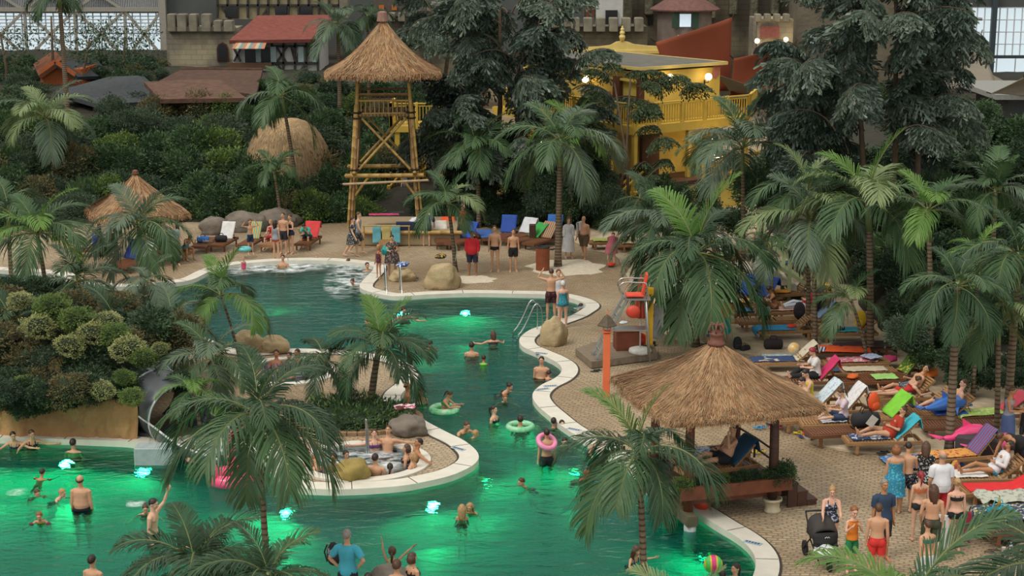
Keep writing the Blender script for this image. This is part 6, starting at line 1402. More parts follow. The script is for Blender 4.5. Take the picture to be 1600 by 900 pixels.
rail(824, 520, 15, 'steel ladder rails on the right coping by the tall boulder', h=1.0)
rail(615, 457, 100, 'steel ladder rails by the low boulder across the pool', h=1.0)
def post_rail(px0, py0, px1, py1, hz, label):
    a, b = G(px0, py0, -.1), G(px1, py1, -.1); o = thing('handrail', label, 'handrail', a); mb = MB(); d = b-a
    mb.tube(spline([(0, 0, 0), (0, 0, hz*.9), d*.15+Vector((0, 0, hz)), d*.85+Vector((0, 0, hz*.55)), d+Vector((0, 0, 0))], 5), .026, n=8); mb.build('grab_rail', STEEL, o, smooth=True)
post_rail(497, 712, 525, 714, .75, 'slanting steel rail at the left of the round hot tub'); post_rail(573, 712, 576, 712, .95, 'upright steel rail at the back of the round hot tub')
post_rail(412, 602, 420, 592, .7, 'steel rail of the smaller hot tub')
# bins
def bin_(px, py, label, s=1):
    t = thing('waste_bin', label, 'waste bin', G(px, py)); mb = MB(); mb.lathe([(.22, .04), (.22, .92), (.18, .92), (.18, .1)], n=20); mb.build('liner', mat('bin_liner', '2C2A28', .7), t, smooth=True)
    mb = MB()
    for i in range(22): a = 2*PI*i/22; mb.box((.255*math.cos(a), .255*math.sin(a), .46), (.03, .062, .88), rz=a)
    mb.build('slats', mat('bin_wood', '8A4A2C', .6, .15, 4), t); mb = MB(); mb.lathe([(.27, .88), (.28, .95), (.2, .96), (.2, .9)], n=20); mb.build('rim', mat('bin_liner', '2C2A28'), t, smooth=True)
bin_(848, 422, 'round slatted wooden waste bin on the promenade by the palm'); bin_(1073, 520, 'slatted wooden waste bin on the beach behind the girl in a grey wrap')
mb = MB(); mb.box((0, 0, .45), (.28, .28, .9), b=.02); tag(mb.build('wooden_bollard', WOOD, loc=G(832, 383)), 'short dark wooden bollard behind the promenade palm', 'bollard')
# lifeguard station
pf = thing('wooden_platform', 'low grey wooden platform under the lifeguard chair', 'platform', G(958, 562)); z_ = .24; o = pf.location
mb = MB(); mb.prism([tuple(G(*q)-o)[:2] for q in ((899, 556), (924, 577), (1027, 563), (1021, 549), (930, 545))], .03, .24); mb.build('deck', mat('weathered_deck', '7B6E5C', .85, .2, 3, .3, 12, stretch=(1, 6, 1)), pf)
ch = thing('lifeguard_chair', 'tall metal lifeguard chair with an orange red seat and ladder', 'lifeguard chair', G(957, 556, z_)); o = ch.location; AL = mat('aluminium', 'A8ABAB', .35, .05, 6, metal=.8)
def cp(px, py, Y): return P(px, py, Y)-o
Yc = o.y; ft_ = G(934, 549, z_)-o
tops = [(cp(968, 459, Yc-.25)), (cp(979, 462, Yc-.55))]; bots = [G(932, 548, z_)-o, G(950, 553, z_)-o]
tops = [Vector((.30, -.25, 1.95)), Vector((.36, -.75, 1.95))]; bots = [Vector((-.62, .1, 0)), Vector((-.55, -.45, 0))]
for a, b in zip(bots, tops): mb = MB(); mb.beam(a, b, .05, .08); mb.build('ladder_stringer', AL, ch)
mb = MB()
for i in range(1, 7): u = i/7; mb.beam(bots[0].lerp(tops[0], u), bots[1].lerp(tops[1], u), .03, .06)
mb.build('rungs', AL, ch)
for x, y in ((1.0, -.75), (1.0, -.2)): mb = MB(); mb.tube([(x+.1, y, 0), (x-.05, y, 1.95)], .025, n=8); mb.build('leg', AL, ch, smooth=True)
mb = MB(); mb.box((.68, -.48, 1.97), (.8, .62, .05)); mb.build('seat_platform', AL, ch); mb = MB(); mb.box((.5, -.5, 1.0), (1.1, .5, .04)); mb.build('shelf', AL, ch)
for y in (-.8, -.18): mb = MB(); mb.tube(spline([(.95, y, 2.0), (.95, y, 2.45), (.7, y, 2.5), (.25, y, 2.5), (.12, y, 2.3), (.3, y, 2.0)], 4), .02, n=6); mb.build('arm_rail', STEEL, ch, smooth=True)
RED = mat('signal_red', 'C2402A', .5, .08, 5); mb = MB(); mb.box((.62, -.48, 2.06), (.55, .48, .06), b=.02); mb.box((.92, -.48, 2.4), (.07, .42, .65), b=.03, M=Matrix.Rotation(.2, 3, 'Y')); mb.build('seat', mat('signal_orange', 'D9482B', .5), ch)
mb = MB(); mb.ell((.55, -.88, 1.62), (.22, .12, .2), 14, 10); tag(mb.build('rescue_bag', RED, loc=o, smooth=True), 'red rounded bag hanging under the lifeguard seat', 'bag')
cb_ = thing('wooden_chest', 'square brown wooden chest under the lifeguard chair', 'chest', G(980, 547, z_)+Vector((0, .2, 0)), .12); mb = MB(); mb.box((0, 0, .31), (.78, .6, .62), b=.01); mb.build('body', mat('chest_wood', '6E3823', .6, .15, 4), cb_); mb = MB(); mb.box((0, 0, .64), (.84, .66, .04), b=.01); mb.build('lid', mat('chest_lid', '8C5A36', .6, .15, 4), cb_)
heap(G(975, 539, z_)+Vector((0, .2, .66)), 'C9D2D8', 'white folded cloth on top of the wooden chest', .16, h=.4)
um = thing('closed_parasol', 'closed brick red parasol on a white round base', 'parasol', G(1000, 551, z_)); mb = MB(); mb.lathe([(.001, .0), (.34, .0), (.36, .05), (.34, .13), (.2, .17), (.05, .18), (.001, .18)], n=24); mb.build('base', mat('white_plastic', 'CFCFC8', .5), um, smooth=True)
mb = MB(); mb.tube([(0, 0, .1), (0, 0, 2.45)], .025, n=8); mb.build('pole', mat('white_plastic', 'CFCFC8', .5), um, smooth=True)
mb = MB(); V = []; Fc = []; prof = [(.02, 2.5), (.06, 2.35), (.12, 2.0), (.18, 1.6), (.235, 1.18), (.22, 1.14)]
for r_, z in prof:
    for j in range(24): a = 2*PI*j/24; q = r_*(1 if j % 3 else .68); V.append((q*math.cos(a), q*math.sin(a), z))
for i in range(len(prof)-1):
    for j in range(24): Fc.append((i*24+j, i*24+(j+1) % 24, (i+1)*24+(j+1) % 24, (i+1)*24+j))
mb.add(V, Fc); mb.build('canopy', mat('brick_cloth', 'A2412A', .8, .08, 4), um)
mb = MB(); mb.ell((0, 0, .2), (.2, .2, .2), 18, 12); tag(mb.build('rescue_buoy', mat('buoy_orange', 'E5432B', .4), loc=G(1001, 541, z_+.02)+Vector((0, .15, 0)), smooth=True), 'orange red round buoy behind the parasol pole', 'buoy')
cloth_strip('yellow_cloth', [(0, 2.2), (.02, 1.6), (-.02, 1.0), (.02, .35)], .22, sheetmat('D0A62E'), 'long yellow cloth hanging on the far leg of the lifeguard chair', 'cloth', o+Vector((1.12, -.1, 0)), 1.3, 3)
cloth_strip('grey_jacket', [(0, 1.6), (.02, 1.2), (-.02, .5)], .35, sheetmat('8E9294'), 'grey jacket hanging behind the parasol', 'jacket', o+Vector((1.4, .1, 0)), .9, 5)
heap(G(1015, 540, 0), '2E2A2C', 'dark bag lying behind the parasol base', .24, name='beach_bag', cat='bag')
# orange lantern post
lp = thing('lantern_post', 'bright orange lantern post with a little shingled cap', 'lantern post', G(947, 620)); mb = MB(); mb.box((0, 0, .95), (.2, .2, 1.9), b=.01); mb.build('post', mat('orange_paint', 'E07045', .5, .05, 3), lp)
mb = MB(); mb.box((0, 0, 1.95), (.26, .26, .04)); [mb.tube([(x, y, 1.95), (x, y, 2.12)], .014, n=5) for x in (-.1, .1) for y in (-.1, .1)]; mb.build('lantern_frame', mat('orange_paint', 'E07045'), lp)
mb = MB(); mb.lathe([(.27, 2.1), (.28, 2.13), (.08, 2.4), (.02, 2.44)], n=4); mb.build('cap', mat('cap_shingle', '5E5344', .9, .2, 10), lp); mb = MB(); mb.tube([(0, 0, 2.4), (.03, 0, 2.52), (0, 0, 2.6)], .015, n=5); mb.build('spike', mat('orange_paint', 'E07045'), lp)
# metal water slide
SLM = mat('slide_metal', '6C7276', .38, .1, 3, metal=.55); SLR = mat('slide_flange', 'C9CCCB', .5)
sl = thing('water_slide', 'dark grey metal flume slide emerging from the shrubs into the pool', 'water slide', G(268, 696, WZ)); o = sl.location
path = [P(228, 612, 42.4)-o, P(252, 630, 41.5)-o, P(288, 655, 40.4)-o, P(325, 682, 39.6)-o, P(372, 700, 39.2)-o]
path = spline(path, 5); mb = MB(); mr = MB(); NP = len(path)
def ringp(i, a, r): 
    d = (path[min(NP-1, i+1)]-path[max(0, i-1)]).normalized(); x = d.cross(Vector((0, 0, 1))).normalized(); y = x.cross(d); return path[i]+x*math.cos(a)*r+y*math.sin(a)*r
closed = 9
for i0, i1, A0, A1, nm in ((0, closed, 0, 2*PI, 'tube_section'), (closed-1, NP-1, PI*1.02, 2*PI*.99, 'open_chute')):
    b = MB(); b.grid(lambda u, v: ringp(i0+round(u*(i1-i0)), A0+(A1-A0)*v, .86), i1-i0, 28); b.build(nm, SLM, sl, smooth=True, solid=.04)
for i in (0, 4, closed):
    b = MB(); b.tube([ringp(i, 2*PI*k/32, .89) for k in range(33)], .028, n=6); b.build('flange', SLR, sl, smooth=True)
for a in (PI*1.02, 2*PI*.99): b = MB(); b.tube([ringp(i, a, .87) for i in range(0, NP)], .03, n=6); b.build('edge_flange', SLR, sl, smooth=True)
b = MB(); q = P(238, 690, 38.6)-o; b.box((q.x, q.y+.3, .1), (1.0, .5, .7), b=.02); b.build('landing_block', mat('pale_panel', '9AA8A8', .5), sl)
b = MB(); q = path[7]; b.box((q.x-.3, q.y, q.z/2-.35), (.9, .8, max(.3, q.z-.4))); b.build('support', SLM, sl)
# pale splash basin past the slide
# green stairs behind the beach
PG = mat('pale_green_paint', 'A9B88A', .6, .06, 3); gs = thing('pale_green_staircase', 'pale green railed staircase behind the beach loungers', 'staircase', G(1250, 470)); GW = mat('pale_grey_tread', 'B8B4A4', .7)
for i in range(6): b = MB(); b.box((.25-i*.28, .5, .1+.2*i), (.3, 1.3, .2)); b.build('tread', GW, gs)
for y in (-.2, 1.2):
    b = MB(); b.beam((.5, y, 1.0), (-1.4, y, 2.2), .09, .12); b.beam((.5, y, .45), (-1.4, y, 1.65), .09, .12); b.build('handrail', PG, gs)
    for x, z0 in ((.5, 0), (-.45, .6), (-1.4, 1.2)): b = MB(); b.box((x, y, z0/2+.55+z0*.25), (.13, .13, 1.1+z0*.5+z0)); b.build('post', PG, gs)
b = MB(); b.box((-2.1, .5, .6), (1.4, 1.5, 1.2)); b.build('landing', mat('stucco_cream', 'B5B09C', .8), gs)
# ---------------------------------------------------------------- the beach, lounger by lounger
LGZ = .375    # height of a lounger's slats above the sand
L1 = lounger(1377, 703, 4, 42, 'front lounger under the reader in the red shirt')
towel_on(L1, '3FB3C4', 'turquoise towel over the raised back behind the reader in red', back=42, part='back')
flat_towel(on(L1, -.35, 0, .345), '30456A', 'blue and white patterned towel under the legs of the reader in red', .5, 1.0, 4, 'C9CFD6')
L2 = lounger(1305, 676, 4, 0, 'pale flat lounger under the girl in pink')
flat_towel(on(L2, -.1, 0, .345), 'C9D0D6', 'white and grey cloth under the girl in pink', .5, .7, 8, '6E7A88')
L3 = lounger(1316, 690, 12, 0, 'reddish low lounger between the girl in pink and the front lounger', 1)
bag(on(L3, .65, .05, .34), '26282C', 'big black holdall standing behind the girl in pink', .62, 8)
L4 = lounger(1368, 668, 12, 45, 'lounger under the lime green towel')
towel_on(L4, '7CC93A', 'lime green towel hanging down over the lounger behind the reader', c2=None, back=45, part='back', seed=4, w=.7)
bag(on(L4, .1, .4, .34), 'D9552B', 'orange red backpack leaning on the raised lounger back', .5, 30, kind='pack', c2='D9552B')
L5 = lounger(1408, 634, 9, 40, 'pale lounger carrying the couple, slatted back raised')
flat_towel(on(L5, .1, .1, .345), '4F6C9A', 'blue cloth beside the elbow of the woman in the red swimsuit', .4, .6, 20)
heap(on(L5, .1, -.15, .345), '8FB39C', 'pale green crumpled cloth at the foot of the slatted back', .16)
L6 = lounger(1438, 652, 11, 40, 'empty pale lounger with its slatted back raised in front of the couple')
flat_towel(on(L6, .0, 0, .345), '3A2530', 'dark maroon folded cloth on the empty pale lounger', .3, .7, 11)
flipflops(on(L6, -.6, 0, .34), '24262A', 'black sandals lying on the empty pale lounger', 60)
L7 = lounger(1468, 662, 5, 40, 'lounger under the bather with the blue dolphin')
L8 = lounger(1494, 680, 2, 0, 'reddish flat lounger in front of the blue dolphin', 1)
flat_towel(on(L7, .2, -.1, .345), '2C4FA8', 'bright blue towel under the blue dolphin', .55, .9, 5)
L9 = lounger(1548, 662, 12, 35, 'lounger under the lime and coral towels', 1)
towel_on(L9, 'E0596B', 'coral pink towel over the raised back at the right', back=35, part='back', seed=3); towel_on(L9, 'A9CC55', 'lime patterned towel on the seat below the coral towel', c2='D8DCC0', back=35, part='seat', over=.1)
L10 = lounger(1538, 762, 3, 38, 'lounger under the woman in white at the right')
flat_towel(on(L10, .5, .15, .4), '2F7F9C', 'teal towel beside the shoulder of the woman in white', .35, .6, 30); flat_towel(on(L10, -.4, 0, .345), 'D5D3CE', 'white towel under the knees of the woman in white', .55, .8, 3)
L11 = lounger(1562, 782, 6, 20, 'slatted lounger with the red towel at the right edge')
towel_on(L11, 'D0262B', 'bright red towel trailing over the slatted lounger', back=20, seed=6)
L12 = lounger(1600, 800, 5, 0, 'lounger hidden under the pale crumpled sheet')
flat_towel(on(L12, -.3, 0, .36), 'B4B7A8', 'pale crumpled patterned sheet behind the starry blanket', .75, 1.7, 5, '8A8F88', amp=.09)
L13 = lounger(1604, 826, 4, 0, 'lounger hidden under the starry blue blanket')
cloth_strip('blanket', [(-1.25, -.0), (-1.15, .1), (-1.05, .37), (-.3, .40), (.5, .38), (.9, .37)], 1.0, sheetmat('26405F', 'C8B888', sc=12), 'dark blue blanket with pale stars at the right edge', 'blanket', L13.location, .07, 8, .05)
tb_ = thing('drink_bottle', 'small plastic bottle with amber drink on the starry blanket', 'bottle', on(L13, -.55, .3, .41)); mb = MB(); mb.lathe([(.035, 0), (.037, .12), (.034, .17), (.014, .22), (.014, .25)], n=12); mb.build('bottle_body', mat('amber_drink', 'B89A4A', .2), tb_, smooth=True); mb = MB(); mb.lathe([(.016, .25), (.016, .275)], n=10); mb.build('cap', mat('green_cap', '4C8A4A'), tb_)
L14 = lounger(1500, 728, 14, 50, 'lounger draped with bright towels behind the ringed palm trunk')
towel_on(L14, '3A78B4', 'blue towel with a red stripe over a lounger back by the ringed trunk', c2='A23448', stripe=True, back=50, part='back'); towel_on(L14, 'D9A04A', 'yellow and red patterned towel left of the ringed trunk', c2='B43A48', back=50, part='seat')
flat_towel(G(1440, 722, .05), '3A6FB0', 'blue and white beach sheet behind the man in the white polo', 1.0, 1.9, 8, 'A9C4DC')
bag(G(1492, 742, .05), 'B5533F', 'striped cloth bag at the feet of the woman in white', .36, 20, c2='C9B548', kind='pack')
mb = MB(); mb.box((0, 0, .3), (1.1, .7, .55), b=.06); o = mb.build('covered_box', sheetmat('4A4044'), loc=G(1528, 712, .05)); o.rotation_euler = (0, 0, -.4); tag(o, 'box shaped lounger covered with a dark grey brown blanket', 'covered lounger')
def dolphin(p, rz, c, label, s=1.0):
    t = thing('inflatable_dolphin', label, 'inflatable', p, math.radians(rz)); m = mat('dolphin_'+c, c, .2, .05, 4); mb = MB()
    mb.tube([Vector(q)*s for q in ((-.78, 0, .22), (-.6, 0, .2), (-.3, 0, .24), (0, 0, .30), (.3, 0, .28), (.5, 0, .22), (.62, 0, .18), (.80, 0, .15))], [.02*s, .07*s, .15*s, .2*s, .19*s, .14*s, .06*s, .03*s], n=14); mb.build('inflated_body', m, t, smooth=True)
    mb = MB(); mb.slab([Vector(q)*s for q in ((-.15, 0, .45), (.1, 0, .47), (-.18, 0, .66))], (0, .04, 0)); mb.build('back_fin', m, t)
    mb = MB(); mb.slab([Vector(q)*s for q in ((-.70, -.02, .22), (-.98, -.24, .26), (-.9, 0, .22), (-.98, .24, .26), (-.70, .02, .22))], (0, 0, .03)); mb.build('tail', m, t)
    for y in (-1, 1): mb = MB(); mb.slab([Vector(q)*s for q in ((.15, y*.12, .2), (.3, y*.14, .2), (.05, y*.4, .04))], (0, 0, .03)); mb.build('side_fin', m, t); mb = MB(); mb.ell((.5*s, y*.115*s, .28*s), (.02, .012, .02), 8, 6); mb.build('eye', ROPE, t)
    return t
dolphin(on(L7, .1, -.22, .36), 20, '3F74C4', 'shiny blue inflatable dolphin on a lounger by the ringed trunk')
dolphin(G(1512, 693, .3), 20, 'F04E86', 'pink inflatable dolphin on the sand just right of the ringed trunk', 1.05)
dolphin(G(1556, 712, .05)+Vector((0, 0, .1)), 25, 'F06A9C', 'second pink inflatable dolphin beside the bending bather')
L20 = lounger(1262, 608, 3, 48, 'lounger under the red haired woman', 1)
towel_on(L20, 'C42F63', 'magenta towel behind the red haired woman', back=48, part='back', seed=5)
L21 = lounger(1226, 578, 3, 40, 'lounger with a cream pad above the gazebo roof'); towel_on(L21, 'C9BFA8', 'cream pad on the raised lounger above the gazebo roof', back=40, seed=2, w=.56); towel_on(L21, '33456B', 'navy pad on the foot of the cream padded lounger', part='seat', over=.05, w=.6)
flat_towel(on(L21, .95, .1, .6), '2B3654', 'navy towel with white stripes hanging over the cream lounger back', .6, .5, 75, 'C8CCD4', True)
L22 = lounger(1226, 528, 5, 42, 'lounger with the bright blue towel and raised slatted back'); towel_on(L22, '2F93C4', 'bright blue towel hanging over the foot of a raised lounger', part='seat', over=.22, w=.66, seed=3)
heap(on(L22, .22, 0, .35), 'E8442C', 'orange red armbands lying on the bright blue towel lounger', .17, name='swim_armbands', cat='armbands')
L23 = lounger(1196, 514, 6, 0, 'flat lounger under the group in turquoise shirts'); L24 = lounger(1185, 500, 8, 0, 'pale lounger behind the group in turquoise shirts')
flat_towel(on(L24, -.5, 0, .345), '2F86A8', 'teal towel on the pale lounger behind the turquoise group', .5, .6, 8)
L25 = lounger(1165, 486, 6, 0, 'pale lounger with yellow cloths beside the blue draped ones'); flat_towel(on(L25, 0, 0, .345), 'D8D4CA', 'white sheet on the lounger left of the turquoise group', .56, 1.7, 6); flat_towel(on(L25, .1, -.1, .37), 'D9A94A', 'yellow cloth on the white sheet', .4, .7, 30)
L26 = lounger(1150, 476, 32, 55, 'left one of the lounger pair draped blue on the beach'); towel_on(L26, '2F58A8', 'blue towel with a yellow corner over a raised lounger back', back=55, part='back', w=.7, seed=7)
L27 = lounger(1182, 480, 36, 55, 'right one of the lounger pair draped blue on the beach'); towel_on(L27, '2F52A4', 'plain blue towel over a raised back nearest the turquoise group', back=55, part='back', w=.7, seed=8)
L28 = lounger(1168, 472, 34, 55, 'lounger with a dark green drape between the blue ones'); towel_on(L28, '17564A', 'dark green towel between the two blue draped loungers', back=55, part='back', w=.66, seed=9)
L29 = lounger(1232, 470, 14, 48, 'lounger with a raised slatted back before the pale green stairs'); flat_towel(on(L29, -.4, 0, .345), 'D9963A', 'orange cloth on the lounger before the pale green stairs', .5, .8, 14)
L30 = lounger(1256, 486, 12, 48, 'lounger draped yellow and red behind the trunk pair'); towel_on(L30, 'D9BF3A', 'yellow and red towel over a lounger back behind the trunk pair', c2='B42C36', back=48, part='back')
L31 = lounger(1238, 498, 8, 42, 'lounger under the woman reading in red'); flat_towel(on(L31, -.1, 0, .345), 'C9A79A', 'pale pink sheet on the lounger of the woman reading', .56, 1.6, 8)
L32 = lounger(1262, 512, 8, 45, 'lounger with a pale blue towel and raised back behind the black backpack'); towel_on(L32, '8FAFCF', 'pale blue towel over the back behind the black backpack', back=45, part='back', w=.5)
L33 = lounger(1322, 532, 3, 30, 'lounger under the man in the white shirt'); flat_towel(on(L33, .2, 0, .345), '2FA0B4', 'turquoise towel beside the man in the white shirt', .56, 1.2, 3)
bag(on(L33, .45, .0, .42), 'D9B52A', 'yellow and black backpack on the lounger of the man in white', .55, -30, c2='D9B52A', kind='pack'); bag(on(L33, .75, .1, .45), '2C6AB4', 'blue backpack beside the yellow backpack', .45, -30, c2='2C6AB4', kind='pack')
L34 = lounger(1308, 562, -8, 0, 'low lounger hidden under the orange towel', 1); towel_on(L34, 'D9531F', 'bright orange towel draped down over a low lounger', part='all', w=.75, over=.3, seed=4)
L35 = lounger(1345, 556, 10, 0, 'lounger under the dark maroon blanket', 1); towel_on(L35, '3B2429', 'dark maroon blanket covering a lounger right of the orange towel', w=.8, over=.2)
L36 = lounger(1335, 580, 4, 0, 'lounger with pink patterned towels behind the thin palm trunk'); flat_towel(on(L36, -.1, 0, .345), 'C96C7C', 'pink and white patterned towel on a lounger left of the thin trunk', .56, 1.5, 4, 'D8CFC8')
L37 = lounger(1345, 595, 4, 0, 'lounger with a cream pad and navy foot behind the couple'); flat_towel(on(L37, .1, .0, .345), 'C2B79E', 'long cream pad on a lounger behind the couple', .5, 1.3, 4); flat_towel(on(L37, -.85, 0, .345), '3A4A64', 'navy cushion end of the cream padded lounger', .5, .35, 4)
L38 = lounger(1355, 608, 6, 0, 'brown lounger strewn with an orange cloth behind the couple', 1); heap(on(L38, -.45, 0, .35), 'DB6A2E', 'orange crumpled cloth on the brown lounger behind the couple', .2); flat_towel(on(L38, .5, 0, .345), '9CCB74', 'pale green towel beside the head of the shirtless man', .55, .7, 6)
L39 = lounger(1395, 600, 18, 50, 'lounger draped with a leafy pattern cloth behind the couple', 1); towel_on(L39, '4E7A34', 'green and yellow leafy pattern cloth over a raised back', c2='D2C23A', back=50, part='back', w=.6)
heap(G(1450, 600, .05)+Vector((0, 0, .25)), 'E07A2C', 'orange towel heaped beside the slatted lounger backs', .34); heap(G(1432, 606, .05)+Vector((0, 0, .1)), '23262E', 'black jacket heaped on the lounger row behind the slats', .35)
heap(G(1390, 574, .05)+Vector((0, 0, .2)), 'B03A62', 'magenta cloth behind the leafy pattern towel', .28); flat_towel(G(1362, 558, .5), 'B9C3DA', 'pale blue striped cloth hung by the tall palm trunk', .5, .5, 30, '7C8AA8', True)
L40 = lounger(1262, 646, 12, 45, 'slatted lounger half hidden by the gazebo roof edge'); towel_on(L40, 'CBD8E0', 'pale blue and white towel over the lounger by the roof edge', c2='9DB4C8', back=45, part='back'); L41 = lounger(1302, 655, 12, 50, 'lounger with a white printed towel behind the girl in pink'); towel_on(L41, 'DADADA', 'white towel with grey marks over the back behind the girl in pink', c2='C4C4C8', back=50, part='back')
L42 = lounger(1266, 668, 10, 0, 'low lounger below the legs in black sandals')
bag(G(1208, 545, .05), '2A2426', 'black trolley bag with a red white edge behind the roof crown', .5, 0, c2='2A2426'); bag(G(1152, 547, 0), '26282C', 'black bag with red cloth standing on the paving edge', .42, 10, c2=None, kind='pack'); bag(G(1164, 549, 0), '222428', 'small black bag beside the bag with red cloth', .3, 40)
bag(on(L32, -.35, -.1, .345), '3A3038', 'round dark patterned backpack beside the raised slatted back', .55, 0, kind='pack')
mb = MB(); mb.ell((0, 0, .2), (.2, .2, .2), 18, 12); tag(mb.build('beach_ball', mat('ball_yellow', 'D9A62C', .3, .1, 3, col2='DEDCD4'), loc=G(1240, 562, .05)+Vector((0, 0, .15)), smooth=True), 'yellow and white beach ball on the blanket by the striped towel', 'ball')
flat_towel(G(1222, 560, .06), '9FB3B8', 'pale patterned blanket around the yellow beach ball', .9, 1.2, 0, 'C8CCC8')
heap(G(1244, 552, .05), 'B23A5A', 'dark pink cloth behind the yellow beach ball', .2)
for i, (px, py, c, lb, rz) in enumerate(((1185,706,'D9C02C','yellow sandals on the sand right of the gazebo post',70),(1256,682,'3B4E7A','blue dotted flip flops beside the yellow ones right of the post',20),(1250,676,'D9C02C','yellow flip flops right of the gazebo post',60),(1262,678,'D8402C','red flip flops right of the gazebo post',80),(1187,668,'2F8AC0','light blue flip flops framed by the gazebo posts',60),(1206,663,'24262A','black sandals between the gazebo posts and the beach',30),(1212,668,'D94A78','pink clogs beside the black sandals by the gazebo',40),(1204,655,'C8C8C4','white sandals framed under the gazebo roof',60),
    (1380,708,'1E1F22','black flip flops on the sand before the front lounger',70),(1547,752,'26282C','dark sandals on the paving behind the tote',60),(1550,862,'5A3A2A','brown flip flops right of the blonde in the bikini',70),(1575,848,'26282C','black sandals beside the small cups',30),(1572,878,'26282C','black flip flops near the right frame edge, upper pair',60),(1563,893,'26282C','black flip flops near the lower right corner',80),(931,580,'1C1D20','black flip flops in front of the wooden platform',80),(1150,505,'C9552C','orange flip flops on the sand behind the orange towel bather',80),(1135,505,'303236','dark shoes behind the orange towel bather',50),
    (1110,538,'26282C','dark shoes at the feet of the boy in floral trunks',40),(680,382,'26282C','dark shoes beside the man in dark shorts',70),(862,390,'26282C','dark flip flops on the paving behind the bin',80),(648,435,'2F6AA8','blue flip flops by the woman with the towels',30))):
    flipflops(G(px, py, .05 if px > 1115 and py < 860 else .0), c, lb, rz)
bag(G(1562, 832, 0), '35AFC0', 'turquoise shopping bag on the paving before the starry blanket', .55, 10, kind='shop')
mb = MB(); mb.lathe([(.035, 0), (.045, .1)], n=12); tag(mb.build('paper_cup', mat('white_plastic', 'CFCFC8'), loc=G(1568, 862)), 'white paper cup on the paving at the right', 'cup')
mb = MB(); mb.lathe([(.035, 0), (.037, .15), (.014, .21), (.014, .24)], n=12); tag(mb.build('drink_bottle', mat('clear_plastic', '9FB0B8', .15), loc=G(1579, 862)), 'small clear bottle with pink label beside the paper cup', 'bottle')
L43 = lounger(1598, 842, 10, 0, 'slatted lounger corner at the right edge below the blanket', 1)
# far promenade furniture
F1 = lounger(350, 388, 80, 55, 'lounger facing the pool with a white towel', 1, z=0); towel_on(F1, 'D6D6D2', 'white towel over the lounger behind the boulders', back=55, part='back'); bag(on(F1, -.3, 0, .34), '2A2A2C', 'black bag on the lounger with the white towel', .42, 0)
F2 = lounger(392, 388, 80, 55, 'lounger facing the pool with a striped towel', 1, z=0); towel_on(F2, '3FA89C', 'teal, yellow and orange striped towel over a lounger', c2='D99A3A', stripe=True, back=55, part='back')
F3 = lounger(428, 388, 78, 50, 'wooden lounger behind the family on the promenade', 0, z=0); F4 = lounger(482, 386, 80, 50, 'lounger with a red towel under the man in turquoise', 1, z=0); towel_on(F4, 'C43A3C', 'red towel behind the man in the turquoise shirt', back=50, part='back', w=.66)
F5 = lounger(320, 390, 85, 0, 'flat lounger with a blue bag by the palm trunk', 1, z=0); bag(on(F5, -.2, 0, .34), '3A6FB4', 'blue and white bag on the flat lounger', .42, 0, c2='C8CCD4')
bag(on(F1, -.7, .35, .2), '4FB3B8', 'pale turquoise swim ring leaning by the striped lounger', .1) if False else ring_float(G(382, 389, .38), '5FB9BC', 'pale turquoise swim ring beside the striped lounger', .22, .08)
F6 = lounger(197, 420, 60, 60, 'lounger under the low hut with a navy towel', 1, z=0); towel_on(F6, '1F3580', 'navy towel hanging from the lounger under the low hut', back=60, part='back', over=.6, w=.75); F7 = lounger(216, 421, 60, 60, 'lounger with a white towel under the low hut', 1, z=0); towel_on(F7, 'CFD0D0', 'white towel hanging behind the palm in front of the low hut', back=60, part='back', over=.6, w=.6)
F8 = lounger(150, 400, 0, 0, 'low wooden bench lounger under the child in blue', 1, z=0); F9 = lounger(262, 405, 0, 0, 'wooden lounger right of the low hut post', 0, z=0)
F10 = lounger(604, 388, 95, 0, 'lounger hung with three small towels before the stage', 0, z=0)
for i, (c, n_) in enumerate((('6FBCCB', 'left pale blue'), ('C9BC7A', 'middle straw yellow'), ('6FBCCB', 'right pale blue'))):
    cloth_strip('towel', [(0, .05), (.02, .45), (0, .75), (.1, .78)], .36, sheetmat(c), n_+' small towel on the rack before the stage', 'towel', G(589+i*15, 386)+Vector((0, 0, .12)), PI/2, i)
mb = MB(); [mb.tube([(x, 0, 0), (x, 0, .95)], .03, n=6) for x in (-.95, .95)]; mb.tube([(-1.0, 0, .93), (1.0, 0, .93)], .03, n=6); tag(mb.build('towel_rack', BAMBOO, loc=G(604, 388)+Vector((0, .12, 0))), 'bamboo towel rack in front of the low stage', 'rack')
cloth_strip('towel', [(0, .0), (.02, .5), (0, .98), (.12, 1.0)], .95, sheetmat('1E2A4A'), 'dark navy towel hanging from the stage edge', 'towel', G(637, 384), PI/2, 5)
flat_towel(P(600, 336, 68.2), 'B43A6A', 'magenta cloth lying on the low stage', .4, 1.3, 5); flat_towel(P(622, 333, 68.6), '2A2A30', 'dark jacket lying on the low stage', .4, .5, 15)
heap(P(650, 347, 67), 'C9CCD4', 'white clothes at the right end of the stage', .3)
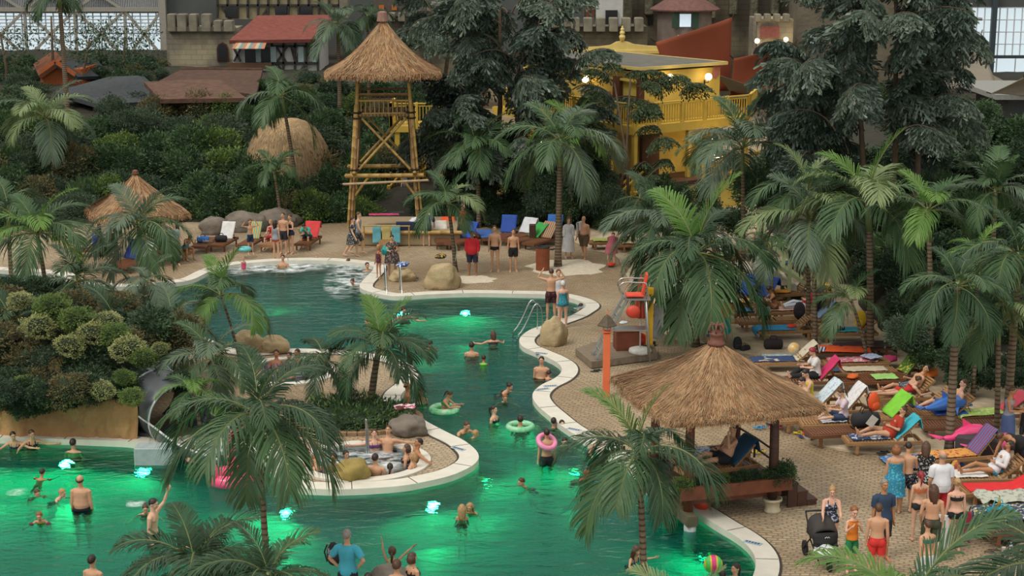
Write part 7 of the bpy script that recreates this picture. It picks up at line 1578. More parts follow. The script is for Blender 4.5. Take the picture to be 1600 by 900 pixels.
for px, py, rz, bk, c, c2, lb in ((690, 384, 100, 45, 'C9C4BA', None, 'pale'), (722, 386, 60, 50, '2A4EA8', None, 'royal blue'), (760, 378, 100, 0, '3A62A8', None, 'flat blue'), (792, 378, 80, 62, '2A4FA0', None, 'tall blue'), (824, 384, 40, 40, '3A9A48', None, 'green'), (845, 386, 55, 50, 'A9A05A', '8A4A6A', 'multicoloured striped'), (864, 376, 80, 55, '2F62A8', None, 'blue, farthest from the pool'), (815, 378, 60, 45, 'C9CCD0', None, 'pale grey'), (700, 372, 90, 30, 'D9552C', None, 'orange')):
    l_ = lounger(px, py, rz, bk, 'lounger below the %s towel in the row under the palms' % lb, 1, z=0); towel_on(l_, c, '%s towel in the lounger row under the palms' % lb, c2=c2, stripe=bool(c2), back=bk, part='back' if bk > 5 else 'all', w=.66)
for px, py, rz, lb in ((955, 388, 8, 'with a lime mat left of the dark beach palm'), (1000, 392, 6, 'behind the bather in pink'), (1075, 462, 4, 'behind the palm trunks of the dark beach palm'), (1120, 412, 5, 'under the person in the striped towel'), (1190, 440, 6, 'with yellow and blue towels behind the slender palm'), (1215, 425, 10, 'at the left foot of the pale green stairs'), (1035, 430, 5, 'hidden under the dark palm crown')):
    l_ = lounger(px, py, rz, 0, 'lounger '+lb); 
    flat_towel(on(l_, 0, 0, .345), {955: 'A9B85A', 1000: 'B9A88A', 1075: 'D0D0CC', 1120: '5F8F4A', 1190: 'C9B54A', 1215: '4A7090', 1035: 'C06A7A'}[px], 'sheet on the lounger '+lb, .55, 1.6, rz, {1075: 'B43A6A'}.get(px))
for px, py, c in ((940, 382, '7A2440'), (965, 384, 'D8442C'), (975, 384, 'D8442C'), (955, 415, 'D8442C')): heap(G(px, py, .05), c, {940: 'dark red cloth on the sand left of the bather in pink', 965: 'left red armband on the sand behind the bather in pink', 975: 'right red armband on the sand behind the bather in pink', 955: 'red bag at the feet of the bather in pink'}[px], .2)
# things on the boulders
heap(G(688, 452)+Vector((0, .5, 1.08)), '2A2A2E', 'black and yellow bag on top of the big tan boulder', .26, c2='C9A42C', name='beach_bag', cat='bag'); heap(G(629, 440)+Vector((0, .35, .52)), '3A5FA8', 'blue and white towel on the low tan boulder', .28, c2='C8CCD4')
flat_towel(G(632, 676)+Vector((0, .25, .62)), 'D8C8CC', 'white and pink towel on the grey brown boulder', .35, .55, 10, 'B03A5A', amp=.05); heap(G(625, 678)+Vector((0, .25, .6)), '5A2A2A', 'dark red cloth beside the towel on the grey brown boulder', .16)
cloth_strip('pale_scarf', [(0, 1.0), (.03, .8), (-.02, .35)], .18, sheetmat('A9BCA4'), 'pale green cloth tied to the small palm trunk', 'cloth', G(712, 424)+Vector((0, -.1, .1)), .3, 3)
# stroller
st = thing('stroller', 'black pushchair with a folded hood and white blanket', 'stroller', G(1283, 878), math.radians(8)); SB = mat('stroller_black', '1B1C1F', .7); SG = mat('stroller_hood', '3A3532', .8)
for x in (-.26, .26):
    mb = MB(); mb.tube([(x, .45, .15), (x, .0, .55), (x, .38, 1.02)], .018, n=6); mb.tube([(x*.8, -.5, .16), (x*.9, .1, .5)], .018, n=6); mb.build('frame_tube', SB, st)
    w = MB(); w.tube([(x+.02, .45, .16), (x+.07, .45, .16)], .16, n=20); w.build('rear_wheel', SB, st)
w = MB(); w.tube([(-.03, -.52, .12), (.03, -.52, .12)], .12, n=18); w.build('front_wheel', SB, st); mb = MB(); mb.tube([(-.26, .38, 1.02), (.26, .38, 1.02)], .022, n=8); mb.build('push_handle', mat('foam_grip', '2C2C2E'), st)
mb = MB(); mb.grid(lambda u, v: ((u-.5)*.48, .2-.55*v, .45+.35*(1-v)**2+.04*math.cos(u*PI*2)), 6, 8); mb.build('seat', SB, st, solid=.03)
mb = MB(); mb.grid(lambda u, v: (.27*math.cos(PI*u), .22-.42*math.sin(v*1.5), .55+.42*math.cos(v*1.1)*abs(math.sin(PI*u))**.5+.05), 12, 8); mb.build('hood', SG, st, smooth=True, solid=.02)
mb = MB(); mb.grid(lambda u, v: (.26*math.cos(PI*u), -.2-.10*math.sin(PI*u)*(1-v), .46+.28*v), 12, 3); mb.build('hood_front', SB, st, smooth=True, solid=.02)
mb = MB(); mb.tube([(-.05, -.315, .66), (-.02, -.32, .69), (.01, -.32, .665), (.03, -.32, .69), (.055, -.315, .66)], .007, n=5); mb.build('hood_emblem', mat('white_plastic', 'CFCFC8'), st)
mb = MB(); mb.ell((-.02, -.42, .40), (.24, .22, .12), 18, 12); mb.v = [tuple(Vector(q)*(1+.12*noise.noise(Vector(q)*9))) for q in mb.v]; tag(mb.build('blanket', mat('white_blanket', 'CDD2D6', .9, .05, 5), loc=st.location, smooth=True), 'white blanket lying on the seat of the pushchair', 'blanket')
# pool toys
ring_float(G(694, 640, WZ)+Vector((0, -.1, .04)), '3FD37A', 'green swim ring around the girl off the peninsula', .34, .10, c2='C8E8CC'); ring_float(G(813, 669, WZ)+Vector((0, 0, .04)), 'A9D0B0', 'pale swim ring around the bather in mid channel', .32, .09, c2='5FC98A')
ring_float(G(854, 725, WZ)+Vector((0, -.02, .60)), 'E58BB0', 'pink swim ring around the neck of the standing boy', .22, .07, (.5, .35, 0))
mb = MB(); mb.ell((0, 0, 0), (.2, .2, .2), 20, 14); bm_ = mat('ball_rainbow', 'E0427A', .3, .1, 2); n, L = nodes(bm_); rp = n['Color Ramp']; w = n.new('ShaderNodeTexWave'); w.inputs['Scale'].default_value = 1.3; L.new(n['Texture Coordinate'].outputs['Object'], w.inputs[0]); L.new(w.outputs['Fac'], rp.inputs[0])
rp.color_ramp.interpolation = 'CONSTANT'; rp.color_ramp.elements[0].color = lin('E0427A'); rp.color_ramp.elements[0].position = 0; rp.color_ramp.elements[1].color = lin('E8C83A'); rp.color_ramp.elements[1].position = .35; e = rp.color_ramp.elements.new(.7); e.color = lin('5FC95A')
tag(mb.build('beach_ball', bm_, loc=G(1114, 892, WZ)+Vector((0, 0, .15)), smooth=True), 'rainbow coloured ball on the water by the woman in red', 'ball')
def flamingo(p, rz, label, s=1.0):
    t = thing('inflatable_flamingo', label, 'inflatable', p, math.radians(rz)); m = mat('flamingo_pink', 'E8537F', .25, .05, 4); mb = MB(); n, k = 24, 10
    V = [((.42+.17*math.cos(2*PI*j/k))*math.cos(2*PI*i/n)*s, (.42+.17*math.cos(2*PI*j/k))*math.sin(2*PI*i/n)*s, .17*math.sin(2*PI*j/k)*s+.1) for i in range(n) for j in range(k)]; mb.add(V, [(i*k+j, ((i+1) % n)*k+j, ((i+1) % n)*k+(j+1) % k, i*k+(j+1) % k) for i in range(n) for j in range(k)]); mb.build('ring_body', m, t, smooth=True)
    mb = MB(); mb.tube(spline([Vector(q)*s for q in ((.45, 0, .15), (.62, 0, .45), (.52, 0, .8), (.62, 0, 1.0), (.78, 0, .98))], 4), [.11]*6+[.09]*6+[.1]*5, n=10); mb.build('neck', m, t, smooth=True)
    mb = MB(); mb.tube([Vector(q)*s for q in ((.78, 0, .98), (.9, 0, .93), (.92, 0, .84))], [.07, .05, .02], n=8); mb.build('beak', mat('beak_white', 'C8C4BC'), t, smooth=True)
    for y in (-.4, .4): mb = MB(); mb.ell((-.1*s, y*s, .3*s), (.3*s, .08*s, .2*s), 12, 8); mb.build('wing', m, t, smooth=True)
    return t
flamingo(G(362, 752, WZ), 100, 'pink inflatable flamingo behind the near palm fronds', 1.0)
mb = MB(); mb.ell((0, 0, .12), (.22, .22, .2), 16, 10); tag(mb.build('float_buoy', RED, loc=G(1098, 806, -.1)+Vector((0, .2, .15)), smooth=True), 'red round float behind the corner post of the gazebo', 'buoy')
# gazebo lounger
GL = dup(LP[(42, 0)], GC+Matrix.Rotation(GR, 3, 'Z') @ Vector((-.05, -.35, FZ-.18)), GR+.12, 'dark lounger in the gazebo under the reclining man', 'wooden sun loungers in the gazebo') if (42, 0) in LP else None
towel_on(GL, '1E4A6A', 'dark blue towel over the raised back in the gazebo', back=42, part='back', w=.62)
GL2 = dup(LP[(0, 0)], GC+Matrix.Rotation(GR, 3, 'Z') @ Vector((.1, .55, FZ-.18)), GR+.0, 'second slatted lounger at the back of the gazebo', 'wooden sun loungers in the gazebo'); flat_towel(on(GL2, -.2, 0, .345), 'C8CCD8', 'white and blue cloth on the second gazebo lounger', .5, .6, 20, '5A7AB0')
# ---------------------------------------------------------------- people
def stand(px, py, rz, pose, bt, sk, hair, label, wear, H=None, z=0, group=None, flip=False): return person(G(px, py, z), rz, pose, bt, sk, hair, label, wear, H, None, group, flip)
def wade(px, py, rz, pose, bt, sk, hair, label, sink, wear=(), H=None, flip=False, z=WZ): p = G(px, py, z); return person(p, rz, pose, bt, sk, hair, label, wear, H, sink, None, flip)
S_, L_, BN, TL, CU, BO, BD = 'short', 'long', 'bun', 'tail', 'curly', 'bob', 'bald'
# nearest group at the lower right
stand(1395, 802, 178, 'stand', 'g', 1, (BO, 'ginger'), 'woman with short ginger hair wrapped in a blue patterned cloth', [('highwrap', '2F87A8', '5FB9C8')], 1.66)
stand(1414, 800, 170, 'hold', 'm', 1, (S_, 'dark'), 'shirtless dark haired youth in black patterned trunks seen from behind', [('trunks', '1E1E24', '8A8A90')], 1.68)
stand(1441, 800, 165, 'hold', 'f', 1, (L_, 'brown'), 'long haired woman in a black top with white dots', [('dress', '17171A', 'B9B9B4')], 1.70)
stand(1466, 826, 184, 'relaxed', 'b', 1, (BD, 'grey'), 'balding man in a white polo shirt and red trunks', [('tshirt', 'D6D8DC'), ('shorts', 'B4242C')], 1.84)
stand(1433, 845, 178, 'stand', 'f', 0, (TL, 'red'), 'woman with a dark red ponytail seen from behind', [('top', 'C46A3A'), ('briefs', '2A2A30')], 1.62)
stand(1452, 880, 172, 'relaxed', 'm', 1, (L_, 'brown'), 'long haired bather carrying a white towel at the side', [('shorts', '39402E')], 1.76)
cloth_strip('towel', [(0, .05), (.02, .5), (0, .85)], .3, sheetmat('D4D4D4'), 'white towel carried by the long haired bather', 'towel', G(1471, 862), 1.2, 3)
stand(1489, 862, 180, 'stand', 'f', 3, (BN, 'blond'), 'blonde woman in a black bikini seen from behind', [('bikini', '1C1D22')], 1.68)
cloth_strip('patterned_cloth', [(0, .1), (.03, .5), (0, .82)], .22, sheetmat('A23A4A', '3A7A8A', sc=12), 'colourful patterned cloth held by the blonde woman', 'cloth', G(1508, 850)-Vector((0, 0, .06)), 1.0, 4)
stand(1445, 928, 195, 'walk', 'f', 1, (S_, 'brown'), 'woman in a pale skirt half hidden by palm leaves', [('top', '2E6A5A'), ('wrap', 'B8B8BC')], 1.6)
stand(1376, 874, 10, 'stand', 'm', 2, (S_, 'grey'), 'grey haired man in a dark blue t-shirt facing the camera', [('tshirt', '2A3F58'), ('shorts', '23262C')], 1.8)
stand(1367, 908, 172, 'stand', 'm', 1, (S_, 'brown'), 'shirtless youth in red trunks seen from behind', [('trunks', 'C8302C')], 1.7)
stand(1329, 893, 8, 'chin', 'k', 3, (S_, 'ginger'), 'boy in an orange top and green shorts with hands at his chin', [('vest', 'DB7F26'), ('shorts', '1F7A45')], 1.46)
stand(1295, 870, -8, 'push', 'f', 3, (BN, 'blond'), 'woman in a striped bikini top behind the pushchair', [('swimsuit', '2A3350', 'C8CCD4')], 1.68)
# beach
stand(1081, 537, 40, 'hold', 'k', 3, (L_, 'brown'), 'girl with a grey wrap and brown skirt beside the beach bin', [('vest', 'A8A29A'), ('wrap', '6B5640')], 1.5)
stand(1110, 548, 165, 'stand', 'k', 1, (S_, 'dark'), 'shirtless boy in floral trunks left of the orange towel', [('shorts', '2A4A8A', 'A9B24A')], 1.5)
stand(1121, 546, -160, 'relaxed', 'f', 2, (S_, 'ginger'), 'bather wrapped in a bright orange towel', [('highwrap', 'CF5A22'), ('vest', 'CF5A22')], 1.66)
stand(1131, 538, 170, 'hold', 'm', 1, (S_, 'brown'), 'person in a yellow shirt and turquoise towel behind the orange towel', [('tshirt', 'D09A2C'), ('wrap', '2FA0A8')], 1.66)
person(on(L24, .1, .0, LGZ-.03), -60, 'sitbent', 'f', 0, (S_, 'dark'), 'woman in a turquoise shirt sitting on the left of the group', [('tshirt', '2FA58C'), ('briefs', '23262C')], 1.62)
person(on(L24, .55, .0, LGZ-.03), -80, 'knees', 'f', 2, (BN, 'dark'), 'tanned woman with a bun sitting behind the turquoise group', [('bikini', '5A3A2A')], 1.62)
person(on(L23, -.05, .05, LGZ-.03), -5, 'sitbent', 'k', 1, (S_, 'dark'), 'child in a turquoise shirt with hands at the face', [('tshirt', '35AE98'), ('shorts', '1E2026')], 1.45)
person(on(L31, .45, 0, LGZ), -85, 'recline', 'f', 0, (BO, 'dark'), 'woman in a red top reclining with a book before the trunk pair', [('longtop', '9A2430'), ('trousers', 'B9C0CC')], 1.66)
person(on(L33, -.25, 0, LGZ-.02), -70, 'sitlong', 'm', 1, (S_, 'dark'), 'man in an open white shirt sitting by the yellow backpack', [('longtop', 'D2D4D8'), ('shorts', '23262E')], 1.78)
stand(1279, 508, 10, 'folded', 'm', 2, (S_, 'ginger'), 'person in a grey top standing behind the trunk pair', [('vest', '7E7E7C'), ('shorts', '2A2A30')], 1.72, z=.05)
person(on(L20, .2, 0, LGZ), -82, 'sitlong', 'g', 3, (CU, 'red'), 'red haired woman in a white top and black trousers on a lounger', [('tshirt', 'CFCFCC'), ('trousers', '1C1D20')], 1.66)
person(on(L40, .0, 0, LGZ-.02), -75, 'sitlong', 'm', 0, (S_, 'dark'), 'dark haired man in yellow sitting behind the gazebo roof edge', [('vest', 'C9B83A'), ('trunks', '2A3040')], 1.76)
person(G(1258, 640, .4), -85, 'sitlong', 'm', 0, (S_, 'dark'), 'short haired sitter left of the man in yellow behind the roof', [('trunks', '3A3A44')], 1.76)
person(on(L2, .2, 0, LGZ), -80, 'sitlong', 'f', 0, (TL, 'brown'), 'girl in a pale pink shirt and denim shorts sitting on a flat lounger', [('tshirt', 'D0BCC4'), ('shorts', '3A4A66')], 1.62)
person(on(L1, .18, 0, LGZ), -84, 'recline', 'g', 1, (S_, 'brown'), 'reader in a rust red shirt on the front lounger', [('tshirt', 'A8341F'), ('briefs', 'A8341F')], 1.66)
mb = MB(); mb.box((0, 0, 0), (.2, .02, .28), M=Matrix.Rotation(.6, 3, 'Y')); tag(mb.build('book', mat('book_cover', 'B8B4A8', .6), loc=on(L1, -.28, 0, .78)), 'open book held by the reader in rust red', 'book')
person(on(L5, .25, .18, LGZ), -74, 'side', 'm', 1, (S_, 'dark'), 'shirtless man in patterned shorts lying on his side', [('trunks', '3F5260', 'B8B8B0')], 1.80)
person(on(L5, -.12, -.12, LGZ-.03), 102, 'prone', 'f', 0, (BN, 'brown'), 'woman in a red and navy swimsuit propped on her elbows', [('swimsuit', 'B8302C')], 1.66)
person(on(L7, .25, .05, LGZ), -85, 'recline', 'b', 3, (S_, 'brown'), 'bather in blue shorts lying behind the ringed palm trunk', [('shorts', '4A6694')], 1.8)
stand(1572, 700, 60, 'hold', 'f', 2, (S_, 'brown'), 'tanned woman in a grey strapless top standing at the right', [('vest', '8E929C'), ('wrap', '4A5F8A')], 1.66, z=.05)
person(on(L10, .2, 0, LGZ), -86, 'recline', 'f', 2, (BO, 'dark'), 'tanned woman in a white top lying at the right', [('longtop', 'D6D4D6'), ('briefs', '3FA9C8')], 1.7)
stand(1592, 752, -70, 'bend', 'b', 2, (S_, 'brown'), 'person in a black top bending over at the right edge', [('vest', '1A1B1E'), ('shorts', '1A1B1E')], 1.72, z=.05)
stand(1598, 700, -40, 'stand', 'k', 2, (S_, 'dark'), 'dark haired child at the right edge behind the bending person', [('vest', '1E2024'), ('shorts', '2A2A30')], 1.25, z=.05)
person(on(GL, .18, 0, LGZ), 0+math.degrees(GR)-90+8, 'handface', 'b', 1, (S_, 'dark'), 'shirtless man reclining in the gazebo with a hand at his face', [('trunks', '1A1B20')], 1.78)
# right promenade
stand(738, 430, -5, 'relaxed', 'b', 4, (S_, 'dark'), 'lifeguard in a red jacket and navy shorts walking on the promenade', [('jacket', 'B8202A'), ('shorts', '1E2538')], 1.76)
stand(773, 424, -10, 'relaxed', 'm', 1, (S_, 'brown'), 'man in black briefs standing beside the lifeguard', [('briefs', '17181C')], 1.84)
stand(802, 424, 5, 'stand', 'm', 1, (S_, 'brown'), 'slim youth in black trunks left of the waste bin', [('trunks', '1C1D22')], 1.70)
stand(888, 403, 15, 'stand', 'f', 0, (BO, 'brown'), 'woman in a white bathrobe on the promenade', [('robe', 'D2D3D6')], 1.68)
stand(912, 404, -25, 'walk', 'b', 1, (BD, 'ginger'), 'bald man in brown shorts with a white towel on his shoulder', [('shorts', '5A4A34')], 1.80)
cloth_strip('towel', [(0, .9), (.02, 1.3), (.0, 1.5), (.12, 1.52), (.14, 1.2)], .28, sheetmat('D4D5D8'), 'white towel hanging on the shoulder of the bald man', 'towel', G(906, 404)+Vector((-.08, 0, -.02)), -.6, 3)
stand(955, 416, 170, 'bend', 'f', 3, (S_, 'brown'), 'bather in a pink dress bending at the edge of the sand', [('dress', 'B8646E')], 1.64)
stand(861, 501, 178, 'headhands', 'm', 1, (S_, 'brown'), 'man with both hands at his head in black and red trunks', [('trunks', '1C1C22', '8A2228')], 1.82)
stand(872, 500, 15, 'stand', 'm', 0, (S_, 'brown'), 'man in a white shirt close behind the man with raised hands', [('tshirt', 'D4D6DA'), ('shorts', 'A23038')], 1.78)
stand(879, 512, 195, 'stand', 'g', 3, (CU, 'white'), 'white haired woman in a turquoise swimsuit by the tall boulder', [('swimsuit', '3A93A4', '1F5A6C')], 1.62)
person(on(F4, .0, 0, LGZ), -15, 'sitbent', 'f', 1, (S_, 'dark'), 'person in a turquoise shirt sitting on the red towel lounger', [('tshirt', '3AA798'), ('shorts', '2A2A30')], 1.66)
stand(634, 318, 0, 'walk', 'b', 1, (S_, 'dark'), 'man in a striped shirt coming down the yellow stairs', [('tshirt', '8A8F98', '3A4048'), ('shorts', '2A6F9A')], 1.74, z=1.0)
D1 = [p for p in COL.objects if p.get('label', '').startswith('man in a striped shirt coming')][0]; D1.location = P(635, 318, 78.6); 
stand(551, 401, 70, 'walk', 'g', 0, (S_, 'dark'), 'woman in a black and white flowered dress walking along the far pool', [('dress', '26282A', '9A9A94')], 1.68)
stand(560, 396, 80, 'walk', 'm', 0, (S_, 'brown'), 'man in a grey vest behind the woman in the flowered dress', [('vest', '8A929C'), ('shorts', '3A3A3C', '8A8A84')], 1.78)
stand(613, 432, 10, 'hold', 'g', 1, (S_, 'dark'), 'woman in a short flowered dress carrying towels', [('dress', '3A3634', 'A88A80')], 1.66)
heap(G(607, 430)+Vector((-.05, -.2, .85)), '2A9AA8', 'teal and green towels carried by the woman in the short dress', .22, c2='2F9A4A', h=1.6)
stand(592, 435, -30, 'stand', 'k', 2, (TL, 'blond'), 'girl in a dark swimsuit beside the woman with towels', [('swimsuit', '2A2024', 'A23A6A')], 1.32)
stand(667, 384, 170, 'bend', 'm', 0, (S_, 'dark'), 'person in navy bending by the chairs right of the stage', [('tshirt', '26345A'), ('shorts', '1E2230')], 1.76)
stand(722, 382, 60, 'walk', 'm', 1, (S_, 'brown'), 'man in an orange shirt walking behind the lifeguard', [('tshirt', 'D9552C'), ('shorts', '2E2226')], 1.8)
stand(392, 397, 20, 'headhands', 'k', 1, (S_, 'brown'), 'boy in navy trunks holding his hands at his head', [('trunks', '1E2A4A')], 1.48)
stand(432, 405, 150, 'stand', 'f', 1, (L_, 'dark'), 'woman in a grey top at the far pool edge', [('vest', '8A9098'), ('briefs', 'B8402C')], 1.62)
stand(444, 397, -20, 'stand', 'm', 1, (S_, 'brown'), 'shirtless man behind the woman in the grey top', [('trunks', '26282E')], 1.74)
stand(455, 396, -40, 'folded', 'f', 1, (S_, 'brown'), 'woman in a navy swimsuit beside the shirtless man', [('swimsuit', '1E2A44')], 1.64)
person(on(F3, .1, .1, LGZ), -20, 'sit', 'f', 3, (S_, 'blond'), 'person in red sitting on the wooden lounger behind the family', [('vest', 'B8343A'), ('shorts', 'B8343A')], 1.6)
person(on(F8, .0, 0, LGZ), 150, 'sit', 'k', 1, (S_, 'blond'), 'child in a bright blue shirt sitting under the low hut', [('tshirt', '2A50B4'), ('shorts', '2A2A30')], 1.4)
person(on(F8, .65, 0, LGZ), 20, 'sit', 'f', 1, (S_, 'ginger'), 'person in dark red sitting beside the child in blue', [('tshirt', '7A2430'), ('shorts', '2A2A30')], 1.6)
stand(274, 414, 30, 'stand', 'm', 1, (S_, 'dark'), 'standing man in a pale shirt and dark trousers right of the low hut', [('tshirt', '8FA098'), ('trousers', '2A2624')], 1.76)
person(on(F9, .75, 0, LGZ), 40, 'sitbent', 'f', 2, (S_, 'brown'), 'person in a teal suit sitting right of the man in dark trousers', [('swimsuit', '2F8A9A')], 1.6)
person(G(1128, 405, .05)+Vector((0, 0, .38)), 190, 'sit', 'm', 1, (S_, 'dark'), 'person in a white shirt on a dark striped towel by the slender palm', [('tshirt', 'D0D0CC'), ('wrap', '23262E', 'A9A9A4')], 1.74)
person(on(lounger(1180, 400, 10, 0, 'lounger half hidden by palms left of the pale green stairs'), 0, 0, LGZ), 30, 'sit', 'f', 1, (S_, 'brown'), 'sitter in grey behind the slender palm trunk', [('vest', '7A7E84'), ('shorts', '3A3A40')], 1.6)
# far and middle water
W_ = [(381,424,10,'stand','c',3,(BN,'blond'),'child in a pink swimsuit standing in the shallow of the jet pool',.35,[('swimsuit','D0507A')],.95),
(442,419,0,'soak','m',1,(S_,'dark'),'dark haired man leaning on the jets of the far pool',None,[],None),
(482,408,80,'swim','f',1,(S_,'blond'),'blond swimmer at the far rim of the jet pool',1.28,[],None),
(552,411,-30,'swim','f',1,(BN,'brown'),'woman with a blue strap at the far rim',1.25,[('swimsuit','2A8AA8')],None),
(574,424,20,'stand','m',1,(S_,'dark'),'dark haired man on the right rim of the jet pool',1.42,[],None),
(557,444,-20,'swim','f',1,(BN,'brown'),'woman with tied hair in the white jets',1.20,[],None),
(632,500,0,'swimside','m',1,(S_,'dark'),'smiling man swimming below the far steel ladder',1.22,[],None),
(592,512,-70,'swim','m',1,(S_,'dark'),'dark haired swimmer behind the palm pair fronds',1.22,[],None),
(594,550,20,'swim','m',3,(BD,'ginger'),'bald swimmer at the peninsula shore behind the palm pair',1.18,[('vest','C9B83A')],None),
(671,547,175,'swim','k',1,(S_,'dark'),'child with orange armbands in the middle of the channel',.86,[('armbands','E8432C')],1.25),
(737,556,178,'stand','m',1,(S_,'dark'),'man seen from behind up to the shoulders in the channel',1.32,[],None),
(771,540,185,'swimside','f',1,(L_,'brown'),'long haired girl farthest right in the upper channel',1.18,[],None),
(755,571,178,'swim','k',2,(S_,'dark'),'child with a yellow vest swimming away in the channel',.90,[('vest','8AC84A')],1.3),
(693,642,70,'knees','f',1,(TL,'brown'),'girl sitting in the green swim ring off the peninsula',.16,[('bikini','2A9A5A')],1.5),
(780,612,60,'swim','f',1,(BN,'dark'),'dark haired woman farther of the pair in mid channel',1.16,[],None),
(786,624,10,'swim','f',1,(S_,'ginger'),'nearer swimmer of the pair in mid channel',1.22,[],None),
(772,659,60,'stand','f',0,(TL,'dark'),'woman in a black bikini chest deep in mid channel',1.20,[('bikini','15161A')],None),
(716,673,40,'swim','m',1,(S_,'brown'),'swimmer with a child near the grey brown boulder',1.22,[],None),
(727,685,100,'swim','k',1,(S_,'blond'),'blond child swimming beside the man near the boulder',.95,[],1.3),
(813,671,180,'stand','m',1,(S_,'dark'),'man seen from behind inside the pale swim ring',1.38,[],None),
(846,590,-10,'stand','b',1,(S_,'dark'),'bearded man with glasses holding a child in the right bend',1.12,[],None),
(853,594,150,'swim','c',1,(S_,'dark'),'small child held by the bearded man',.62,[],.95),
(854,725,192,'stand','m',1,(S_,'dark'),'youth wading to the thighs with a pink ring around his neck',.72,[('trunks','16171B')],1.66),
(865,668,175,'stand','f',1,(S_,'dark'),'dark haired bather left of the pair behind the pink ring youth',1.38,[],None),
(878,670,10,'stand','f',0,(S_,'dark'),'pale faced bather right of the pair behind the pink ring youth',1.42,[],None),
(878,692,10,'swim','f',0,(S_,'dark'),'woman with a pale face close right of the pink ring youth',1.22,[],None),
(897,483,60,'swim','k',1,(S_,'dark'),'boy in the far right bend of the pool',.92,[],1.3),
(830,758,-60,'swim','k',1,(S_,'brown'),'boy swimming alone below the pink ring youth',.93,[],1.3),
(722,812,180,'stand','k',1,(L_,'blond'),'wet haired girl nearer of the pair right of the peninsula tip',.98,[],1.35),
(738,797,-10,'swim','k',1,(L_,'blond'),'girl in a yellow top farther of the pair by the peninsula tip',.88,[('top','D9A03A')],1.3),
(985,880,40,'swimside','k',1,(L_,'brown'),'girl stretching an arm left of the near palm trunk',.90,[('swimsuit','3A3A5A')],1.4),
(1148,912,-50,'stand','f',1,(TL,'dark'),'dark haired woman with a red strap at the lower edge',1.22,[('swimsuit','A8262C')],None),
(1128,915,170,'swim','k',1,(S_,'dark'),'dark haired child holding the rainbow ball',.95,[],1.3),
(960,692,-30,'swim','f',1,(S_,'brown'),'bather beneath the gazebo palm fronds, nearer the coping',1.15,[],None),(925,700,30,'swim','m',1,(S_,'brown'),'bather resting by the lit coping left of the gazebo',1.1,[],None),
(902,745,40,'swim','f',4,(S_,'ginger'),'red haired bather hidden behind the near palm fronds',1.2,[],None),
# lower pool
(26,697,0,'swimside','f',1,(S_,'dark'),'bather at the far left under the clay bank',1.15,[],None),(50,696,20,'swimside','f',1,(S_,'brown'),'woman with a dark strap right of the far left bather',1.12,[('swimsuit','17181C')],None),(115,706,175,'stand','m',1,(S_,'dark'),'dark haired man standing in the brightest green light',1.42,[],None),
(59,753,170,'swim','k',2,(S_,'dark'),'child with orange red armbands in the left pool',.86,[('armbands','E8432C')],1.25),(51,772,40,'swim','k',1,(S_,'brown'),'child with a red armband splashing below the other one',.92,[('armbands','E8432C')],1.25),
(82,779,70,'swim','k',3,(S_,'blond'),'fair haired boy left of the bald man',.92,[],1.35),(128,795,176,'stand','b',1,(BD,'brown'),'bald man seen from behind standing waist deep',.98,[('trunks','1A1C2A')],1.82),
(66,812,5,'swim','k',1,(S_,'ginger'),'boy with a yellow ring and dark armbands',.86,[('armbands','6A2438'),('vest','C9B53A')],1.3),
(298,722,-40,'stand','f',1,(BN,'brown'),'bather at the foot of the metal slide',1.22,[],None),(340,850,-30,'swim','m',1,(S_,'brown'),'swimmer hidden behind the lower left palm fronds',1.1,[],None)]
for px, py, rz, pose, bt, sk, hair, lb, sink, wear, H in W_:
    wade(px, py, rz, pose, bt, sk, hair, lb, (.42 if sink is None else sink), wear, H)
wade(240, 848, 80, 'wave', 'm', 0, (S_, 'dark'), 'man in black trunks waving with a raised arm', .82, [('trunks', '15161A')], 1.86, flip=False)
wade(146, 908, 160, 'stand', 'm', 1, (S_, 'dark'), 'dark haired man cut by the lower edge at the left', 1.2)
wade(229, 797, 10, 'swim', 'f', 1, (BN, 'brown'), 'woman swimming right behind the waving man', 1.2, [('top', '2A4A8A')])
wade(637, 628, 100, 'stand', 'm', 2, (BD, 'dark'), 'balding man with a moustache at the peninsula ladder', 1.18)
wade(658, 630, 10, 'stand', 'f', 2, (CU, 'dark'), 'woman with curly dark hair beside the man with the moustache', 1.2, [('bikini', 'B9B4A8')])
# lower edge
stand(545, 962, 168, 'hips', 'm', 1, (S_, 'grey'), 'grey haired man in a turquoise t-shirt seen from behind', [('tshirt', '3FA3B8'), ('trousers', '1E222C')], 1.80)
bag(G(522, 940)+Vector((0, .1, .75)), '2A2428', 'patterned cloth bag hanging from the arm of the man in turquoise', .45, 60, c2='B8A8A8', kind='pack')
wade(614, 908, 180, 'armsup', 'k', 1, (TL, 'brown'), 'girl in a bright green swimsuit throwing both arms up', .66, [('swimsuit', '4FE07A')], 1.45, flip=True)
stand(622, 1000, 170, 'stand', 'f', 1, (CU, 'brown'), 'curly haired woman right below the girl in green', [('bikini', '1A1A1E')], 1.62); stand(646, 985, 130, 'stand', 'f', 1, (BO, 'brown'), 'brown haired woman at the lower edge right of the curly one', [('swimsuit', '1A1A1E')], 1.60); stand(578, 1024, 180, 'stand', 'm', 1, (S_, 'dark'), 'head of a dark haired person at the lower edge', [('tshirt', '1A1A20'), ('shorts', '1A1A20')], 1.64)
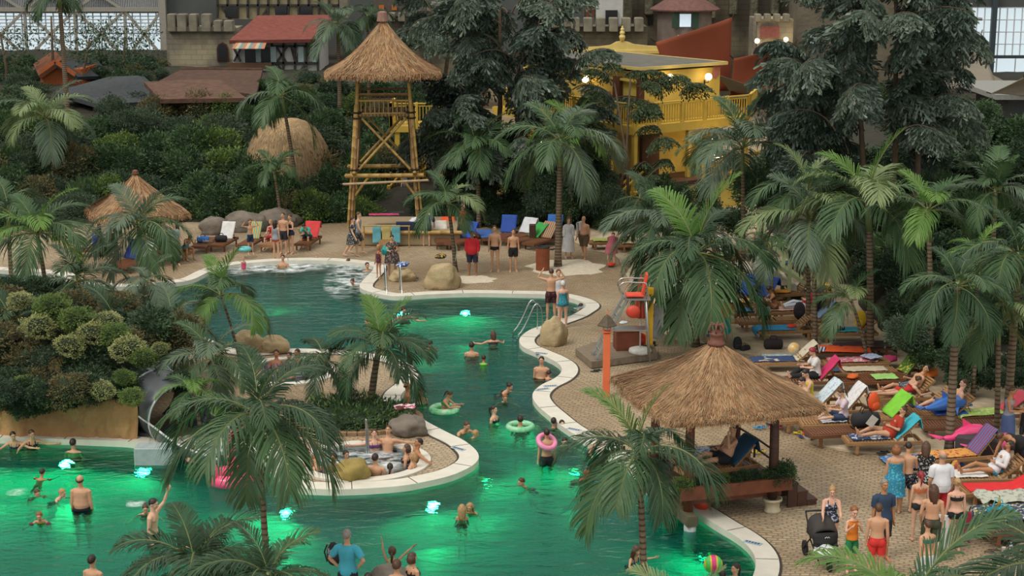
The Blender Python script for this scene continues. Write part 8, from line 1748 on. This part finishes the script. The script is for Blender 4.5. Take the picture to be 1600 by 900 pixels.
# round hot tub
def tub(px, py, rz, pose, bt, sk, hair, lb, wear=(), dz=0, up=False): p = G(px, py, -.06 if py > 650 else -.08); p.z = (-.06 if py > 650 else -.08)-.42+dz; person(p, rz, pose, bt, sk, hair, lb, wear)
tub(484, 733, 60, 'soak', 'm', 1, (S_, 'brown'), 'man at the left end of the round hot tub'); tub(496, 740, 40, 'soak', 'f', 1, (S_, 'ginger'), 'bather facing right behind the fronds in the round hot tub'); tub(520, 738, -20, 'soak', 'f', 2, (CU, 'dark'), 'dark curly haired bather in red in the round hot tub', [('swimsuit', 'A8302C')])
tub(543, 733, 30, 'soak', 'f', 1, (BN, 'dark'), 'dark red haired woman behind the yellowish boulder'); tub(586, 706, 10, 'soakwide', 'f', 3, (BN, 'brown'), 'woman with tied hair sitting at the back of the round hot tub', (), .1); tub(605, 706, -10, 'soakwide', 'm', 1, (S_, 'brown'), 'tall man with his arm around the woman at the back', (), .14)
tub(588, 744, 170, 'soak', 'm', 1, (S_, 'dark'), 'dark haired man with his back to the camera in the round hot tub', (), .08); tub(610, 742, 180, 'soak', 'k', 1, (TL, 'dark'), 'child with a dark ponytail seen from behind in the hot tub', (), .02)
tub(645, 722, -70, 'soakwide', 'm', 2, (S_, 'dark'), 'dark haired man at the right end of the round hot tub', (), .1); tub(632, 724, -90, 'soak', 'f', 1, (BO, 'brown'), 'woman left of the man at the right end of the tub', (), .04); tub(642, 736, -110, 'soak', 'f', 1, (BO, 'blond'), 'blond woman with a dark strap at the right end of the tub', [('bikini', '1A1A20')], .04)
# smaller hot tub
for px, py, rz, bt, h, lb in ((404, 578, 90, 'f', (S_, 'dark'), 'bather at the left end of the purple lit tub'), (406, 592, 80, 'm', (S_, 'dark'), 'man with his back turned at the left of the purple lit tub'), (432, 573, 0, 'm', (S_, 'dark'), 'man at the back of the purple lit tub'), (434, 590, 0, 'k', (S_, 'brown'), 'child in the purple light of the small tub'), (451, 574, -20, 'f', (BN, 'dark'), 'bather with tied dark hair at the back of the purple lit tub'), (463, 572, -30, 'm', (S_, 'dark'), 'tall bather at the back right of the purple lit tub'), (452, 593, -150, 'f', (BO, 'dark'), 'dark haired bather with a bare back in front of the purple lit tub'), (497, 583, -90, 'm', (S_, 'dark'), 'bather at the right end of the purple lit tub')):
    tub(px, py, rz, 'soak', bt, 1+len(lb) % 2, h, lb)
# the shrubs that show smallest are one mass of undergrowth
bpy.context.view_layer.update()
sh = sorted((o for o in COL.objects if o.name.split('.')[0] == 'shrub'), key=lambda o: -o.scale.x/(o.location-cam.location).length)[290:]
Vs, Ls, Ms, SzL, ml, base = [], [], [], [], [], 0
for o in sh:
    me = o.data; n = len(me.vertices); a = np.empty(n*3, 'f'); me.vertices.foreach_get('co', a); a = a.reshape(-1, 3)
    M = np.array(o.matrix_world); Vs.append(a @ M[:3, :3].T+M[:3, 3])
    l = np.empty(len(me.loops), 'i'); me.loops.foreach_get('vertex_index', l); Ls.append(l+base); base += n
    t = np.empty(len(me.polygons), 'i'); me.polygons.foreach_get('loop_total', t); SzL.append(t)
    k = np.empty(len(me.polygons), 'i'); me.polygons.foreach_get('material_index', k)
    idx = []
    for m in me.materials:
        if m not in ml: ml.append(m)
        idx.append(ml.index(m))
    Ms.append(np.array(idx)[k])
V, L, T, K = np.concatenate(Vs), np.concatenate(Ls), np.concatenate(SzL), np.concatenate(Ms)
me = bpy.data.meshes.new('undergrowth'); me.vertices.add(len(V)); me.vertices.foreach_set('co', V.ravel()); me.loops.add(len(L)); me.loops.foreach_set('vertex_index', L.astype('i'))
me.polygons.add(len(T)); st_ = np.concatenate(([0], np.cumsum(T)[:-1])); me.polygons.foreach_set('loop_start', st_.astype('i'))
for m in ml: me.materials.append(m)
me.polygons.foreach_set('material_index', K.astype('i')); me.update(calc_edges=True); me.validate()
for o in sh: bpy.data.objects.remove(o)
tag(link('undergrowth', me), 'distant leafy undergrowth around the roofs and banks', 'undergrowth', kind='stuff')
